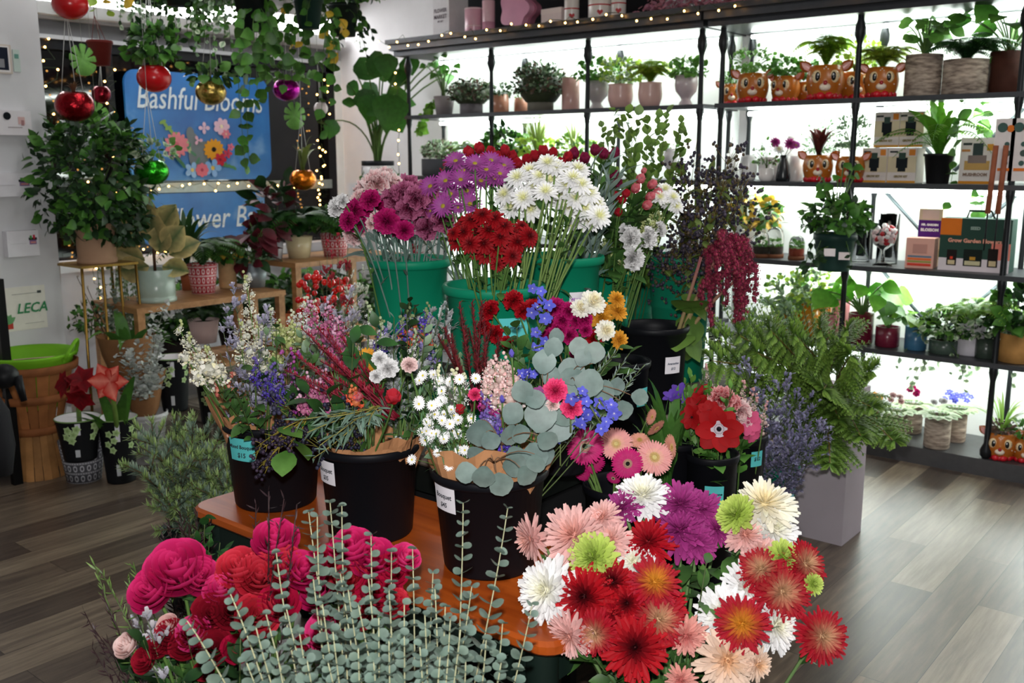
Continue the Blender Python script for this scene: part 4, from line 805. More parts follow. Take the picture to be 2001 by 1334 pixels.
bx('window_rail', (XW+.04, 3.45, 1.285), (XW+.06, 5.26, 1.355), '8f9a98', METAL, None); o = COL.objects['window_rail']; ST(o); o.name = 'trim_5'
# ------------------------------------------------------------ partition cards and poster
XP = -4.9
def rX(px0, py0, px1, py1):
    a = aX((px0+px1)/2, py0, XP+.01); b = aX((px0+px1)/2, py1, XP+.01); l = aX(px0, (py0+py1)/2, XP+.01); r_ = aX(px1, (py0+py1)/2, XP+.01); return l[1], r_[1], b[2], a[2]
def hold(name, label, cat, rc, th, col, pr=(), txt=()):
    y0, y1, z0, z1 = rX(*rc); o = root(name, (XP, (y0+y1)/2, z0), label, cat); bx('board', (XP+.001, y0, z0), (XP+th, y1, z1), col, PAPER, o)
    w_, h_ = y1-y0, z1-z0; m = MB(); X = XP+th+.001
    for i, (a, b, c, d, cc) in enumerate(pr): m.box((X-.002, y0+a*w_, z0+b*h_), (X+.0004*i+.0004, y0+c*w_, z0+d*h_), cc)
    if pr: m.build('printed_panel', PAPER, o, False)
    for s, a, b, sz, cc in txt: txtx(s, sz, X+.003, y0+a*w_, z0+b*h_, cc, parent=o, shear=.25, bold=.001)
    return o, (y0, y1, z0, z1)
hold('picture_frame', 'small pale frame with dark print at the top of the panel', 'picture', (-30, 86, 22, 143), .015, 'cfc4b8', ((.05, .05, .92, .95, 'e4e0de'), (.1, .12, .86, .9, '1c2230'), (.2, .2, .7, .5, '8a8c90'))); 
hold('card', 'small mint green card beside the dark framed print', 'card', (27, 97, 40, 140), .006, 'c4d4cc', ((.2, .6, .8, .8, '6a9c90'),))
o, q = hold('card_holder', 'highest white card holder with black dot logo and pink floral print', 'card holder', (-40, 216, 54, 264), .05, 'e6e2e4', ((.5, .3, .8, .34, 'b0a8aa'), (.72, .45, .86, .75, 'd8b4b0'), (.78, .4, .84, .62, 'b08484')))
MB().add(*[(lambda V, F, C: (onx(np.stack([V[:, 0], V[:, 1]], 1), XP+.053, aX(4, 227, XP)[1], aX(4, 227, XP)[2]), F, C))(*MB().lathe([(.0001, 0), (.018, 0)], '14181c', n=20).tpl())][0]).build('dot_logo', PAPER, o, False)
for rc, lab in (((-30, 338, 58, 384), 'second white card holder printed with a bucket of flowers'), ((8, 450, 70, 500), 'lowest white card holder above the LECA poster')):
    o, (y0, y1, z0, z1) = hold('card_holder', lab, 'card holder', rc, .045, 'e4e2e6', ((.70, .45, .92, .62, '8a6a94'), (.68, .62, .94, .72, '282c30'), (.72, .66, .78, .8, '4a8a3c'), (.82, .66, .88, .82, 'c03040'), (.1, .5, .6, .51, 'c8c6c8'), (.73, .5, .89, .56, 'd8908c')))
o, (y0, y1, z0, z1) = hold('poster', 'white LECA poster with a drawn potted plant', 'poster', (-42, 562, 92, 648), .003, 'e8e6da', ((.5, .83, .9, .84, '8a8c84'), (.88, .82, .94, .88, '4a504c'), (.66, .14, .95, .15, 'b0b0a8'), (.3, .06, .48, .2, 'c0483c')))
txtx('LECA', .068, XP+.008, aX(62, 601, XP)[1], aX(62, 601, XP)[2], '3a8a58', aX(91, 600, XP)[1]-aX(31, 600, XP)[1], .25, o, bold=.0015)
m = MB(); lt = leafT(WP, c=('5f9c64', '7cb47c'))
for a in (-.9, -.45, 0, .45, .9): m.inst(lt, frameY((0, math.sin(a), math.cos(a)), (1, 0, 0))*.055, aX(12, 634, XP+.008))
m.build('plant_print', PAPER, o, False)
# ------------------------------------------------------------ hanging planters
MON = None
def hang(name, label, cat, px, py, wpx, F, col, m_, fol=None, top=None, sq=.85, mouth=.62, cords=3, cc='c4c4c0', cr=.0016, group=None, kind='ball'):
    P = aF(px, py, F); r = wpx/2*(F/.98)/FPX; o = root(name, P-UP*r*sq, label, cat, group); mb = MB()
    if kind == 'ball':
        pr = []
        for i in range(13): t = math.pi*(.0+i/12*.80); pr.append((max(.0005, r*math.sin(t)), -r*sq*math.cos(t)))
        pr.append((r*mouth*.9, pr[-1][1]-.004)); pr.append((.001, pr[-1][1]-.02)); mb.lathe(pr, col, P, 32)
    else: mb.lathe([(.001, -r), (r*.72, -r), (r*.98, r*.75), (r*1.07, r*.78), (r*1.07, r), (r*.98, r), (r*.9, r*.6), (.001, r*.6)], col, P, 28)
    mb.build('pot', m_, o); zt = r*sq*.8 if kind == 'ball' else r
    if cords:
        K = aF(*top, F) if top else P+UP*.5; m = MB()
        for i in range(cords): a = i*2*math.pi/cords+.4; m.tube([P+np.array([math.cos(a)*r*mouth, math.sin(a)*r*mouth, zt]), K], cr, cr, cc, 4)
        m.tube([K, np.array([K[0], K[1], 2.95])], cr, cr, cc, 4); m.build('cord', PLASTIC, o)
    if fol: m = MB(); fol(m, P+UP*zt*.8); m.build('foliage', LEAF, o)
    return o
hang('hanging_planter', 'dark red glitter ball planter on white cords, far left', 'planter', 146, 206, 70, 4.7, '8c0c18', MIRR, lambda mb, p: strap(mb, p, 24, .07, .1, ('54382c', '7a5a3c')), (128, 14))
hang('hanging_planter', 'bright red ball planter cut by the top edge above glitter ball', 'planter', 137, 8, 64, 4.7, 'b81418', CERAM, lambda mb, p: [strap(mb, p, 10, .2, .1, ('7c6a24', 'c0a040')), bush(mb, p, .08, .06, 30, LYE, .07)], (137, -60))
hang('hanging_planter', 'glossy red apple-shaped planter in front of the blue sign', 'planter', 301, 152, 62, 5.1, 'c01018', CERAM, lambda mb, p: bush(mb, p, .13, .13, 240, [LDG, LG], .05), (287, -30))
hang('hanging_planter', 'green glitter ball planter hanging before blue sign', 'planter', 298, 335, 60, 5.0, '2c9a1c', MIRR, lambda mb, p: bush(mb, p, .12, .07, 70, [LMG, LFIT], .04, 10, up=.8), (286, 172))
hang('hanging_planter', 'gold glitter ball planter hanging over the sign lettering', 'planter', 412, 180, 56, 5.5, 'b89a50', MIRR, lambda mb, p: bush(mb, p, .14, .06, 70, [LDG, LMG], .06), (408, -20))
hang('hanging_planter', 'magenta glitter ball planter right of the blue sign', 'planter', 560, 175, 50, 5.7, 'a80c90', MIRR, lambda mb, p: bush(mb, p, .12, .05, 40, [LMG], .06), (556, -20))
hang('hanging_planter', 'orange glitter ball planter low beside window frame', 'planter', 592, 350, 50, 5.8, 'd8781c', MIRR, lambda mb, p: strap(mb, p, 10, .25, .08, ('4a5a24', '7c8a3c')), (588, 222))
hang('hanging_basket', 'dull red hanging basket with white tag near window top', 'planter', 196, 104, 44, 5.3, '6c2420', PLASTIC, None, (184, 30), kind='pot', cc='6c2420')
hang('ball_ornament', 'small dark red net ball hanging beside green cutout leaf', 'ornament', 198, 184, 34, 5.5, '7c1020', MIRR, None, (196, 120), mouth=.2, sq=1)
hang('ball_ornament', 'red and white candy striped ball hanging near window frame', 'ornament', 627, 212, 26, 6.2, 'd8c8c8', CERAM, None, (620, 120), mouth=.2, sq=1)
def monstera(px, py, wpx, F, label, rz):
    P = aF(px, py, F); r = wpx/2*F/FPX; f, s = cam_frame(P); s = -s; n = 72; V = [P]
    for i in range(n):
        a = 2*math.pi*i/n; rr_ = r*(1+.08*math.cos(2*a))*(1-.62*max(0, math.cos(a*9))**6*(abs(math.sin(a/2)) < .97)) ; V.append(P+s*rr_*math.sin(a+rz)+UP*rr_*math.cos(a+rz)*1.1+f*.012*math.cos(2*a))
    B = [v-f*.004 for v in V]; k = n+1
    mb = MB().add(V+B, {3: [(0, 1+i, 1+(i+1) % n) for i in range(n)]+[(k, k+1+(i+1) % n, k+1+i) for i in range(n)], 4: [(1+i, k+1+i, k+1+(i+1) % n, 1+(i+1) % n) for i in range(n)]}, hx('84c060')); o = mb.build('leaf_ornament', LEAF, loc=P); T(o, label, 'ornament', 'green cutout leaf ornaments')
    MB().tube([P+UP*r, np.array([P[0], P[1], 2.95])], .001, .001, '9a9a90', 4).build('thread', PLASTIC, o)
monstera(162, 117, 50, 5.2, 'green cutout leaf ornament above the dark red glitter ball', .3); monstera(187, 222, 44, 5.3, 'green cutout leaf ornament peeking below the glitter ball', 1.2); monstera(576, 226, 44, 5.9, 'green cutout leaf ornament under the magenta ball', 0)
def trail(lts, ls, n, L, rx=.14, rz=.1, nb=200):
    return lambda mb, p: [bush(mb, p, rx, rz, nb, lts, ls, 4)]+[vine(mb, p+rv(.06), L*R.uniform(.4, 1.1), lts, ls, gap=ls*.85) for i in range(n)]
hang('hanging_pot', 'fine-leaved trailing plant over the apple planter, leftmost along window top', 'plant', 285, -25, 60, 5.3, '26302c', PLASTIC, trail([LDG, LGR, LFIT], .032, 30, .34, .17, .09, 380), (290, -90), kind='pot')
hang('hanging_pot', 'dark leafy trailing plant right of the leftmost one, top edge', 'plant', 350, -22, 60, 5.3, '1c2420', PLASTIC, trail([LDG, LG], .045, 26, .34, .2, .14, 420), (350, -90), kind='pot')
hang('hanging_pot', 'pale variegated string plant hanging above gold planter', 'plant', 412, -20, 56, 5.4, '6a6c6c', PLASTIC, trail([LFIT, LGR, LG], .035, 34, .40, .18, .12, 460), (412, -90), kind='pot')
hang('hanging_pot', 'black nursery pot of pothos with long vines to sign', 'plant', 492, 26, 62, 5.4, '14181a', PLASTIC, trail([LG, LPO], .07, 13, .6, .24, .14, 230), (492, -60), kind='pot')
hang('hanging_pot', 'dark green pot of pothos with some yellow leaves', 'plant', 603, 28, 52, 5.6, '16302a', PLASTIC, trail([LG, LPO, LG, LPO, LYE], .07, 13, .45, .26, .16, 220), (603, -60), kind='pot')
hang('hanging_pot', 'small-leaved dark trailing plant nearest the wall corner', 'plant', 672, 40, 56, 6.2, '16201c', PLASTIC, trail([LDG, LG], .05, 18, .3, .24, .16, 520), (672, -60), kind='pot')
hang('hanging_pot', 'yellowing lobed vine trailing before strip light, left', 'plant', 195, -30, 40, 5.0, '5a3020', PLASTIC, trail([LYE, LY], .07, 6, .3, .05, .04, 20), (195, -90), kind='pot')
P = aF(480, 110, 5.3); m = MB()
for px, py in ((478, 330), (468, 300), (500, 200), (640, 260), (655, 190)): K = aF(px-4, 60, 5.3); vine(m, K, (py-60)/1896*5.3, [LPO, LG], .065, gap=.06, sway=.05, out=rv(.05))
o = m.build('pothos_vine', LEAF, loc=P); T(o, 'long thin pothos vines hanging down over the blue sign', 'vine')
# ------------------------------------------------------------ tall philodendron at the corner
P = aY(739, 352, 5.08); P = np.array([P[0], 5.08, 1.34])
o = bx('pedestal', (P[0]-.16, 4.92, 0), (P[0]+.16, 5.24, 1.34), 'e4e2e4'); T(o, 'tall white pedestal against the corner wall', 'pedestal')
o = root('potted_philodendron', P, 'tall philodendron with huge dark leaves in patterned white pot', 'plant')
MB().lathe([(.001, 0), (.115, 0), (.12, .01), (.12, .13), (.112, .13), (.11, .1), (.001, .1)], 'e0dcdc', P, 32).build('pot', CERAM, o); MB().lathe([(.118, .13), (.122, .13), (.122, .165), (.11, .165), (.108, .14)], '1a1c20', P, 32).build('inner_pot', PLASTIC, o)
m = MB()
for i in range(9): a = R.uniform(3.2, 6.2); m.tube([P+np.array([math.cos(a)*.122, math.sin(a)*.122, .02]), P+np.array([math.cos(a)*.122, math.sin(a)*.122, .10]), P+np.array([math.cos(a+.15)*.122, math.sin(a+.15)*.122, .12])], .0015, .0015, '4a5058', 4)
m.build('pattern', PAPER, o)
m = MB()
for px, py, s_ in ((690, 135, .24), (715, 120, .22), (735, 165, .26), (770, 185, .3), (725, 205, .26), (745, 125, .22), (778, 135, .2), (795, 110, .18), (745, 240, .18), (765, 215, .22), (800, 150, .2), (705, 175, .2), (678, 165, .14), (682, 190, .12), (655, 235, .16), (757, 105, .2), (868, 125, .1), (880, 145, .1), (850, 118, .1), (730, 185, .24), (752, 195, .24)):
    q = aF(px, py, 7.3+R.uniform(-.3, .1)); q[1] = min(q[1], 5.3); m.tube(bez(P+UP*.13+rv(.03)*np.array([1, 1, 0]), (P+q)/2+UP*.25-RIGHT*.0+(q-P)*np.array([-.25, -.25, 0]), q, 9), .007, .005, '4f6c34', 6, '5f7c40')
    m.inst(LBIG, frameY(nrm(rv(.6)-UP*.5+RIGHT*R.uniform(-.6, .6)), nrm(-FWD+UP*.5+rv(.3)))*s_*.95, q, tj(.2))
for i in range(7): vine(m, P+UP*.13, .5, LG, .03, gap=.06, sway=.2)
m.build('foliage', LEAF, o)
# ------------------------------------------------------------ gold stand, wooden benches and their pots
P = np.array([-4.78, 2.45, 1.0]); o = root('plant_stand', (P[0], P[1], 0), 'thin brass wire plant stand holding the beige pot', 'stand')
MB().box(P+(-.15, -.13, -.012), P+(.13, .17, 0), 'a08040').build('top', GOLD, o, False)
for dx, dy in ((.11, -.12), (.12, -.02), (.12, .07), (.12, .16), (-.13, -.12), (-.13, .16)): MB().tube([P+(dx, dy, -.01), (P[0]+dx*1.15, P[1]+dy*1.15, 0)], .007, .007, 'a88440', 6).build('leg', GOLD, o)
o = potted('potted_plant', 'huge dark bushy plant in beige stone pot on brass stand', 'plant', P+(0, .02, 0), .095, .2, 'b08c70', MATTE, 'saucer', lambda mb, p: [bush(mb, p, .29, .34, 1500, [LDG, LDG, LDG, LG], .055, 14, low=-.9), bush(mb, p+RIGHT*.12-UP*.05, .14, .1, 160, [LDG], .06, low=-.9)])
def bench(label, x0, x1, y0, y1, z):
    o = root('wooden_bench', ((x0+x1)/2, (y0+y1)/2, 0), label, 'bench'); bx('top', (x0, y0, z-.03), (x1, y1, z), 'ffffff', BROWNW, o); bx('shelf', (x0, y0, z*0+.40), (x1, y1, .42), 'ffffff', BROWNW, o)
    for a in (x0+.005, x1-.045):
        for b in (y0+.005, y1-.045): bx('leg', (a, b, 0), (a+.04, b+.04, z-.03), 'ffffff', BROWNW, o)
bench('lower pale wood bench under the sage green pot', -4.98, -4.52, 2.52, 3.44, .78); bench('higher pale wood bench under the cream pot', -4.98, -4.50, 3.5, 4.35, .93)
def potZ(px, py, z, w_, h_, c, lab, fol, kd='cyl', m_=CERAM, name='potted_plant'):
    P = aZ(px, py, z); F = P[0]*FWD[0]+P[1]*FWD[1]; return potted(name, lab, 'plant', P, w_/2*F/FPX, h_, c, m_, kd, fol), P
def rubber(mb, p):
    mb.tube([p, p+UP*.25, p+UP*.45], .008, .005, '5a4030', 6)
    for i, (dx, dz, a, s_) in enumerate(((-.1, .30, 1.9, .26), (-.05, .34, 1.7, .25), (.06, .30, 1.1, .24), (.1, .26, 1.2, .24), (.0, .22, 1.5, .24), (-.15, .12, 2.6, .26), (-.1, .05, 2.8, .22), (.16, .1, .5, .24), (.05, .12, 1.3, .22), (.08, .0, -.1, .2), (-.06, .0, 3.3, .24), (.12, .15, .8, .24))):
        d = RIGHT*math.cos(a)+UP*math.sin(a)+FWD*R.uniform(-.4, .2); mb.inst(LVAR, frameY(d, nrm(-FWD+UP*.2+rv(.4)))*s_*.72, p+RIGHT*dx*.5+UP*(dz*.6+.04), tj(.12))
potZ(307, 588, .78, 74, .17, '9fb0a4', 'variegated rubber plant in sage green cylinder pot', rubber, 'saucer')
_, P = potZ(398, 572, .78, 58, .165, 'ffffff', 'green bushy plant in red pot with nordic knit print', F_fern(56, .32, ('24481c', '4a7030'), w=.3), 'cone', NORDRED)
potZ(368, 566, .78, 30, .15, '9a5434', 'terracotta pot mostly hidden behind the red knit-print pot', lambda mb, p: strap(mb, p, 24, .42, .05, ('1f3f20', '3a5a2c'), .8), 'cone', MATTE)
potZ(446, 562, .78, 34, .17, 'b8966c', 'woven birch-bark look pot right of red pot', F_bush(.1, .07, 160, [LG, LYE, LDG], .05), 'cyl', WOODY)
o, P = potZ(498, 560, .78, 52, .13, '8a9498', 'burgundy-leaved rubber plant in grey zinc pot with white bell', lambda mb, p: [petioled(mb, p, 16, .3, .16, LRED, .5), bush(mb, p, .12, .1, 50, [LRED, LDG], .1), bush(mb, p, .1, .1, 80, LGR, .03)], 'cone', METAL)
f, s = cam_frame(P); MB().lathe([(.022, 0), (.018, .01), (.012, .035), (.004, .045), (.001, .045)], 'e8e6e2', P+f*.085-s*.03+UP*.05, 16).build('bell', CERAM, o)
potZ(585, 503, .93, 54, .13, 'd4c49c', 'dense dark green fern in cream square-shouldered pot', F_fern(70, .34, ('1c4a1c', '3a6a2a'), w=.34, spread=1), 'cone')
potZ(655, 500, .93, 56, .14, 'ffffff', 'second knit-print pot behind carnations, mostly hidden', F_bush(.14, .1, 200, [LDG, LG], .05), 'cone', NORDRED)
potZ(540, 505, .93, 30, .1, 'c0bfc4', 'white low pot of red-brown foliage behind zinc pot', F_bush(.14, .22, 100, [LRED, LDG], .12), 'cone')
for px, py, z, w_, h_, c_, lab in ((560, 650, .42, 60, .14, 'b05a34', 'terracotta pot of green fern on the lower bench shelf, right'), (480, 650, .42, 56, .12, '8a6a50', 'brown pot of dark foliage on the lower bench shelf'), (400, 668, .42, 60, .14, 'c8b0ac', 'pale pink patterned pot on lower bench shelf, left')):
    potZ(px, py, z, w_, h_, c_, lab, F_fern(30, .26, ('1c3c1c', '3c5c2c')), 'cone', MATTE)
for px, py, w_, lab in ((350, 720, 70, 'dark leafy floor plant at left under the sage pot bench'), (470, 700, 80, 'dark ferny floor plant under the knit-print pot'), (580, 690, 80, 'dark ferny floor plant under the cream pot bench'), (680, 690, 80, 'dark leafy floor plant left of the rear green buckets')):
    potZ(px, py, .16, w_, .2, '241c1a', lab, lambda mb, p: [bush(mb, p, .24, .24, 420, [LDG, LDG, LG], .07), fern(mb, p, 20, .36, ('142c14', '2c4c24'))], 'cone', MATTE)
m = MB(); Q = aF(245, 540, 5.2)
for i in range(16): vine(m, Q+rv(.07)+UP*.25, .55, [LFIT, LGR], .03, gap=.028, sway=.08, out=rv(.1))
o = m.build('hanging_foliage', LEAF, loc=Q); T(o, 'grey-white trailing foliage spilling down beside the sage pot', 'plant')
# ------------------------------------------------------------ basket, flowered buckets on the floor at left
P = aZ(80, 925, 0); P = np.array([P[0], P[1], 0])
o = root('bushel_basket', P, 'upside-down bushel basket used as a stand for the other', 'basket')
def slats(o, r0, r1, z0, z1, c, nm='staves', n=20):
    for i in range(n):
        a0 = 2*math.pi*i/n; a1 = a0+2*math.pi/n*.93; m_ = []
    m = MB(); V = []; k = 0
    for i in range(n):
        for j in range(4):
            a = 2*math.pi*(i+.94*j/3)/n; jz = .006*((i*7) % 3-1)
            for t in (0, .33, .66, 1): V.append((P[0]+(r0+(r1-r0)*t+.004*(i % 2))*math.cos(a), P[1]+(r0+(r1-r0)*t+.004*(i % 2))*math.sin(a), z0+(z1-z0)*t))
    Q = [(16*i+4*j+t, 16*i+4*(j+1)+t, 16*i+4*(j+1)+t+1, 16*i+4*j+t+1) for i in range(n) for j in range(3) for t in range(3)]
    cc = np.array([hx(c)*(.8+.4*((i*37) % 7)/7) for i in range(n) for _ in range(16)]); return m.add(V, {4: Q}, cc).build(nm, WOODY, o)
slats(o, .125, .095, 0, .22, 'a87848'); MB().lathe([(.09, .215), (.001, .218)], '9a6c40', P, 24).build('bottom', WOODY, o)
o = root('bushel_basket', P+UP*.22, 'wide bushel basket lined with a bright green tub', 'basket')
slats(o, .11, .195, .222, .56, '9a6238'); MB().lathe([(.115, .23), (.001, .228)], '9a6c40', P, 24).build('bottom', WOODY, o)
for z, r_, nm in ((.545, .203, 'hoop'), (.40, .168, 'hoop'), (.24, .124, 'hoop')): MB().lathe([(r_, z-.02), (r_+.006, z-.018), (r_+.01, z+.018), (r_+.002, z+.02)], '8a5430', P, 32).build(nm, WOODY, o)
o = root('garden_tub', P+UP*.3, 'lime green flexible tub with handle inside the bushel basket', 'tub')
m = MB(); m.lathe([(.001, .35), (.14, .35), (.19, .58), (.215, .60), (.213, .61), (.20, .61), (.18, .585), (.13, .36), (.001, .36)], '78b828', P, 40); m.build('body', PLASTIC, o)
for g in (1, -1): s = RIGHT*g; m = MB(); m.tube(bez(P+s*.195+UP*.59+FWD*.05, P+s*.27+UP*.75, P+s*.20+UP*.59-FWD*.07, 12), .009, .009, '78b828', 8); m.build('handle', PLASTIC, o)
f_, s_ = cam_frame(P); V, F, C = MB().box((-.09, -.06, 0), (.09, .06, .003), 'd8b0a8').tpl(); A = np.stack([-s_*-1, nrm(f_+UP*.35), nrm(UP-f_*.3)], 1)
o2 = root('leaflet', P+UP*.5, 'pink printed leaflet lying inside the green tub', 'leaflet'); MB().add(V@A.T+P+UP*.565-f_*.02+RIGHT*.02, F, C).build('sheet', PAPER, o2, False)
V, F, C = MB().box((.02, -.04, .003), (.08, .05, .0036), 'a83c5c').tpl(); MB().add(V@A.T+P+UP*.565-f_*.02+RIGHT*.02, F, C).build('picture', PAPER, o2, False)
def fbucket(px, py, z, w_, h_, label, inner='e4e2e4'):
    P = aZ(px, py, z); F = P[0]*FWD[0]+P[1]*FWD[1]; r = w_/2*F/FPX; o = root('printed_bucket', P, label, 'bucket', None)
    MB().lathe([(.001, 0), (r*.72, 0), (r*.74, .01), (r*.98, h_-.008), (r*1.02, h_)], '15171a', P, 36).build('body', PLASTIC, o)
    MB().lathe([(r*1.015, h_), (r*.99, h_), (r*.76, h_*.45), (.001, h_*.42)], inner, P, 36).build('lining', MATTE, o)
    MB().lathe([(r*1.02, h_-.003), (r*1.04, h_), (r*1.0, h_+.003)], '7c9c60', P, 36).build('rim', PLASTIC, o)
    f, s = cam_frame(P); a0 = math.atan2(f[1], f[0])
    def at(a, t, e=.003): rr_ = r*(.74+.25*t)+e; return P+np.array([math.cos(a0+a)*rr_, math.sin(a0+a)*rr_, h_*t])
    m = MB()
    for a, t in ((-.5, .8), (-.25, .70), (-.6, .64), (-.35, .55), (.75, .85), (.9, .72), (.7, .6), (-.1, .82)):
        n = 10; c = at(a, t, .005); V = [c]
        for i in range(n): b = 2*math.pi*i/n; q = r*.19*(1+.2*math.cos(5*b)); V.append(at(a+q*math.cos(b)/r, t+q*math.sin(b)/h_, .004))
        m.add(V, {3: [(0, 1+i, 1+(i+1) % n) for i in range(n)]}, np.array([hx('7fa05c')]+[hx('c0dca0')]*n))
    m.build('flower_print', PAPER, o); m = MB()
    for (a0_, a1_, t0, t1, c_) in ((.15, .38, .68, .96, 'dcdce4'), (.05, .3, .14, .32, 'c4c8cc')):
        m.add([at(-a1_ if 0 else a0_-.3, t0), at(a1_-.3, t0), at(a1_-.3, t1), at(a0_-.3, t1)], {4: [(0, 1, 2, 3)]}, hx(c_))
    m.build('label', PAPER, o); return o, P, r
# grey knit-print cachepot carrying a flowered bucket
P = aZ(165, 935, 0); F = P[0]*FWD[0]+P[1]*FWD[1]
v = MB().lathe(prof(.105, .2, 'cone')[:-1], 'ffffff', P, 36).build('cachepot', NORDGREY, loc=P); T(v, 'grey cachepot with white reindeer knit print on the floor', 'pot')
fbucket(158, 895, .13, 86, .2, 'flower-printed black bucket standing in the grey knit-print pot')
o237, P237, r237 = fbucket(238, 938, 0, 76, .315, 'tall flower-printed black bucket holding the bright amaryllis')
fbucket(343, 800, .24, 66, .28, 'flower-printed bucket on the crate behind dusty foliage'); fbucket(413, 825, .24, 50, .2, 'flower-printed bucket partly hidden behind the kraft bouquet')
o = root('wooden_crate', aZ(375, 850, 0)*np.array([1, 1, 0]), 'weathered slatted wooden crate on the floor', 'crate'); C0 = aZ(385, 880, 0)
for z in (.0, .085, .165): bx('slat', (C0[0]-.16, C0[1]-.01, z+.005), (C0[0]+.2, C0[1]+.005, z+.07), 'ffffff', CRATEW, o); bx('slat', (C0[0]-.16, C0[1]+.36, z+.005), (C0[0]+.2, C0[1]+.375, z+.07), 'ffffff', CRATEW, o); bx('slat', (C0[0]+.19, C0[1], z+.005), (C0[0]+.205, C0[1]+.37, z+.07), 'ffffff', CRATEW, o); bx('slat', (C0[0]-.175, C0[1], z+.005), (C0[0]-.16, C0[1]+.37, z+.07), 'ffffff', CRATEW, o)
for dx in (-.14, .17): bx('post', (C0[0]+dx-.02, C0[1]-.03, 0), (C0[0]+dx+.02, C0[1]-.01, .245), 'ffffff', CRATEW, o)
bx('bottom', (C0[0]-.17, C0[1], .225), (C0[0]+.2, C0[1]+.37, .24), 'ffffff', CRATEW, o)
P = aZ(290, 900, 0); v = MB().lathe(prof(.105, .26, 'taper')[:-1], 'b8b8b8', P, 32).build('bucket', MATTE, loc=P); T(v, 'pale grey metal bucket behind the amaryllis bucket', 'bucket')
PB = P+UP*.2
o = root('wrapped_bunch', PB, 'kraft-wrapped bunch of dusty miller in pale grey bucket', 'bouquet')
MB().lathe([(.03, .0), (.07, .08), (.095, .2), (.12, .28)], '8a6240', PB, 18).build('paper_wrap', KRAFT, o)
def dusty(m, B, P, n=60, s_=.022, c=('9aa09a', 'c4c8c4'), tw=.06):
    lt = leafT(WR, c=c, curl=-.4); pts = bez(B, (B+P)/2+rv(.03), P, 9); m.tube(pts, .002, .0015, '7a8070', 4)
    for i in range(n): t = R.uniform(.3, 1); k = min(7, int(t*8)); q = pts[k]+(pts[k+1]-pts[k])*(t*8-k)+rv(tw*(.4+.3*t)); m.inst(lt, frameY(rv()+UP*.8)*s_*R.uniform(.7, 1.4), q, tj(.15))
for px, py in ((205, 735), (238, 690), (262, 680), (290, 720), (300, 640), (310, 680), (285, 760), (310, 740), (262, 755), (320, 600)):
    m = MB(); dusty(m, PB+UP*.12, aF(px, py, 4.5), 90); m.build('foliage_stem', LEAF, o)
o = root('wrapped_bunch', aF(245, 690, 4.9), 'kraft-wrapped pussy willow and eucalyptus behind the basket', 'bouquet')
B = aF(255, 760, 4.8); MB().lathe([(.03, -.05), (.08, .08), (.12, .2), (.14, .30)], '8a6240', B-UP*.02, 18).build('paper_wrap', KRAFT, o)
for px, py in ((150, 540), (158, 590), (182, 605), (195, 640), (210, 640), (170, 560), (230, 620)):
    m = MB(); pts = bez(B, (B+aF(px+25, py+60, 4.9))/2+rv(.02), aF(px, py, 4.9), 10); m.tube(pts, .0035, .0015, '3c2820', 5)
    for q in pts[3:]: m.ball(q+rv(.006), .006, 'c8c4bc', 5)
    m.build('willow_twig', STEM, o)
for px, py in ((205, 560), (225, 580), (250, 600), (275, 625)): m = MB(); dusty(m, B, aF(px, py, 5.0), 70, .03, ('6a7a68', 'a0aa9a')); m.build('foliage_stem', LEAF, o)
m = MB(); P = aF(250, 590, 4.85); strap(m, B+UP*.1, 12, .35, .09, ('2f5a24', '5a8a3c'), 1.0); m.build('leaves', LEAF, o)
m = MB(); [bush(m, aF(165, 660, 4.95)+rv(.05), .1, .1, 120, [LDG, LG], .03)]; o = m.build('leafy_sprig', LEAF, loc=aF(165, 660, 4.95)); T(o, 'small leafy green sprig behind the green tub', 'foliage')
# amaryllis
def amaryllis(px, py, rpx, F, kd, B, label, heads):
    o = root('amaryllis', B, label, 'flower'); K = aF(px, py, F); m = MB(); m.tube([B+UP*.01, (B+K)/2+rv(.01), K-UP*.05], .012, .010, '6a8a3c', 10); m.build('stem', STEM, o)
    for dx, dy, fx, fy, k in heads: Q = aF(px+dx, py+dy, F-.05); head(kd, Q, rpx*F/FPX*k, nrm(-FWD+RIGHT*fx+UP*fy), o)
    return o
B = P237+UP*.16; o = amaryllis(218, 745, 40, 4.25, 'amabright', B, 'bright red amaryllis with white streaks in tall flowered bucket', ((-3, 0, -.1, .15, 1.05),))
m = MB()
for px, py, w_ in ((262, 735, .075), (245, 770, .07), (190, 760, .07), (130, 815, .045), (150, 805, .045)):
    q = aF(px, py, 4.25); pts = bez(B, B+(q-B)*.35+UP*.12, q, 9); V = []; C = []
    for k, p in enumerate(pts):
        ww = .5*w_*math.sin(math.pi*min(1, .2+.78*k/8))**.7*.8
        for g in (-1, 0, 1): V.append(p+RIGHT*g*ww+FWD*(-.2*ww if g else 0)); C.append(mixc('5a8a34', '2f5a24', k/8)*(1 if g else 1.15))
    m.add(V, {4: [(3*k+j, 3*k+j+1, 3*k+j+4, 3*k+j+3) for k in range(8) for j in (0, 1)]}, np.array(C))
m.build('leaf', LEAF, o)
amaryllis(152, 752, 34, 4.35, 'amadark', aZ(160, 880, .14)+UP*.1, 'dark red amaryllis cluster left of the bright one', ((-22, -2, -.7, .2, .9), (10, -8, .2, .5, 1), (5, 22, .2, -.5, .95)))
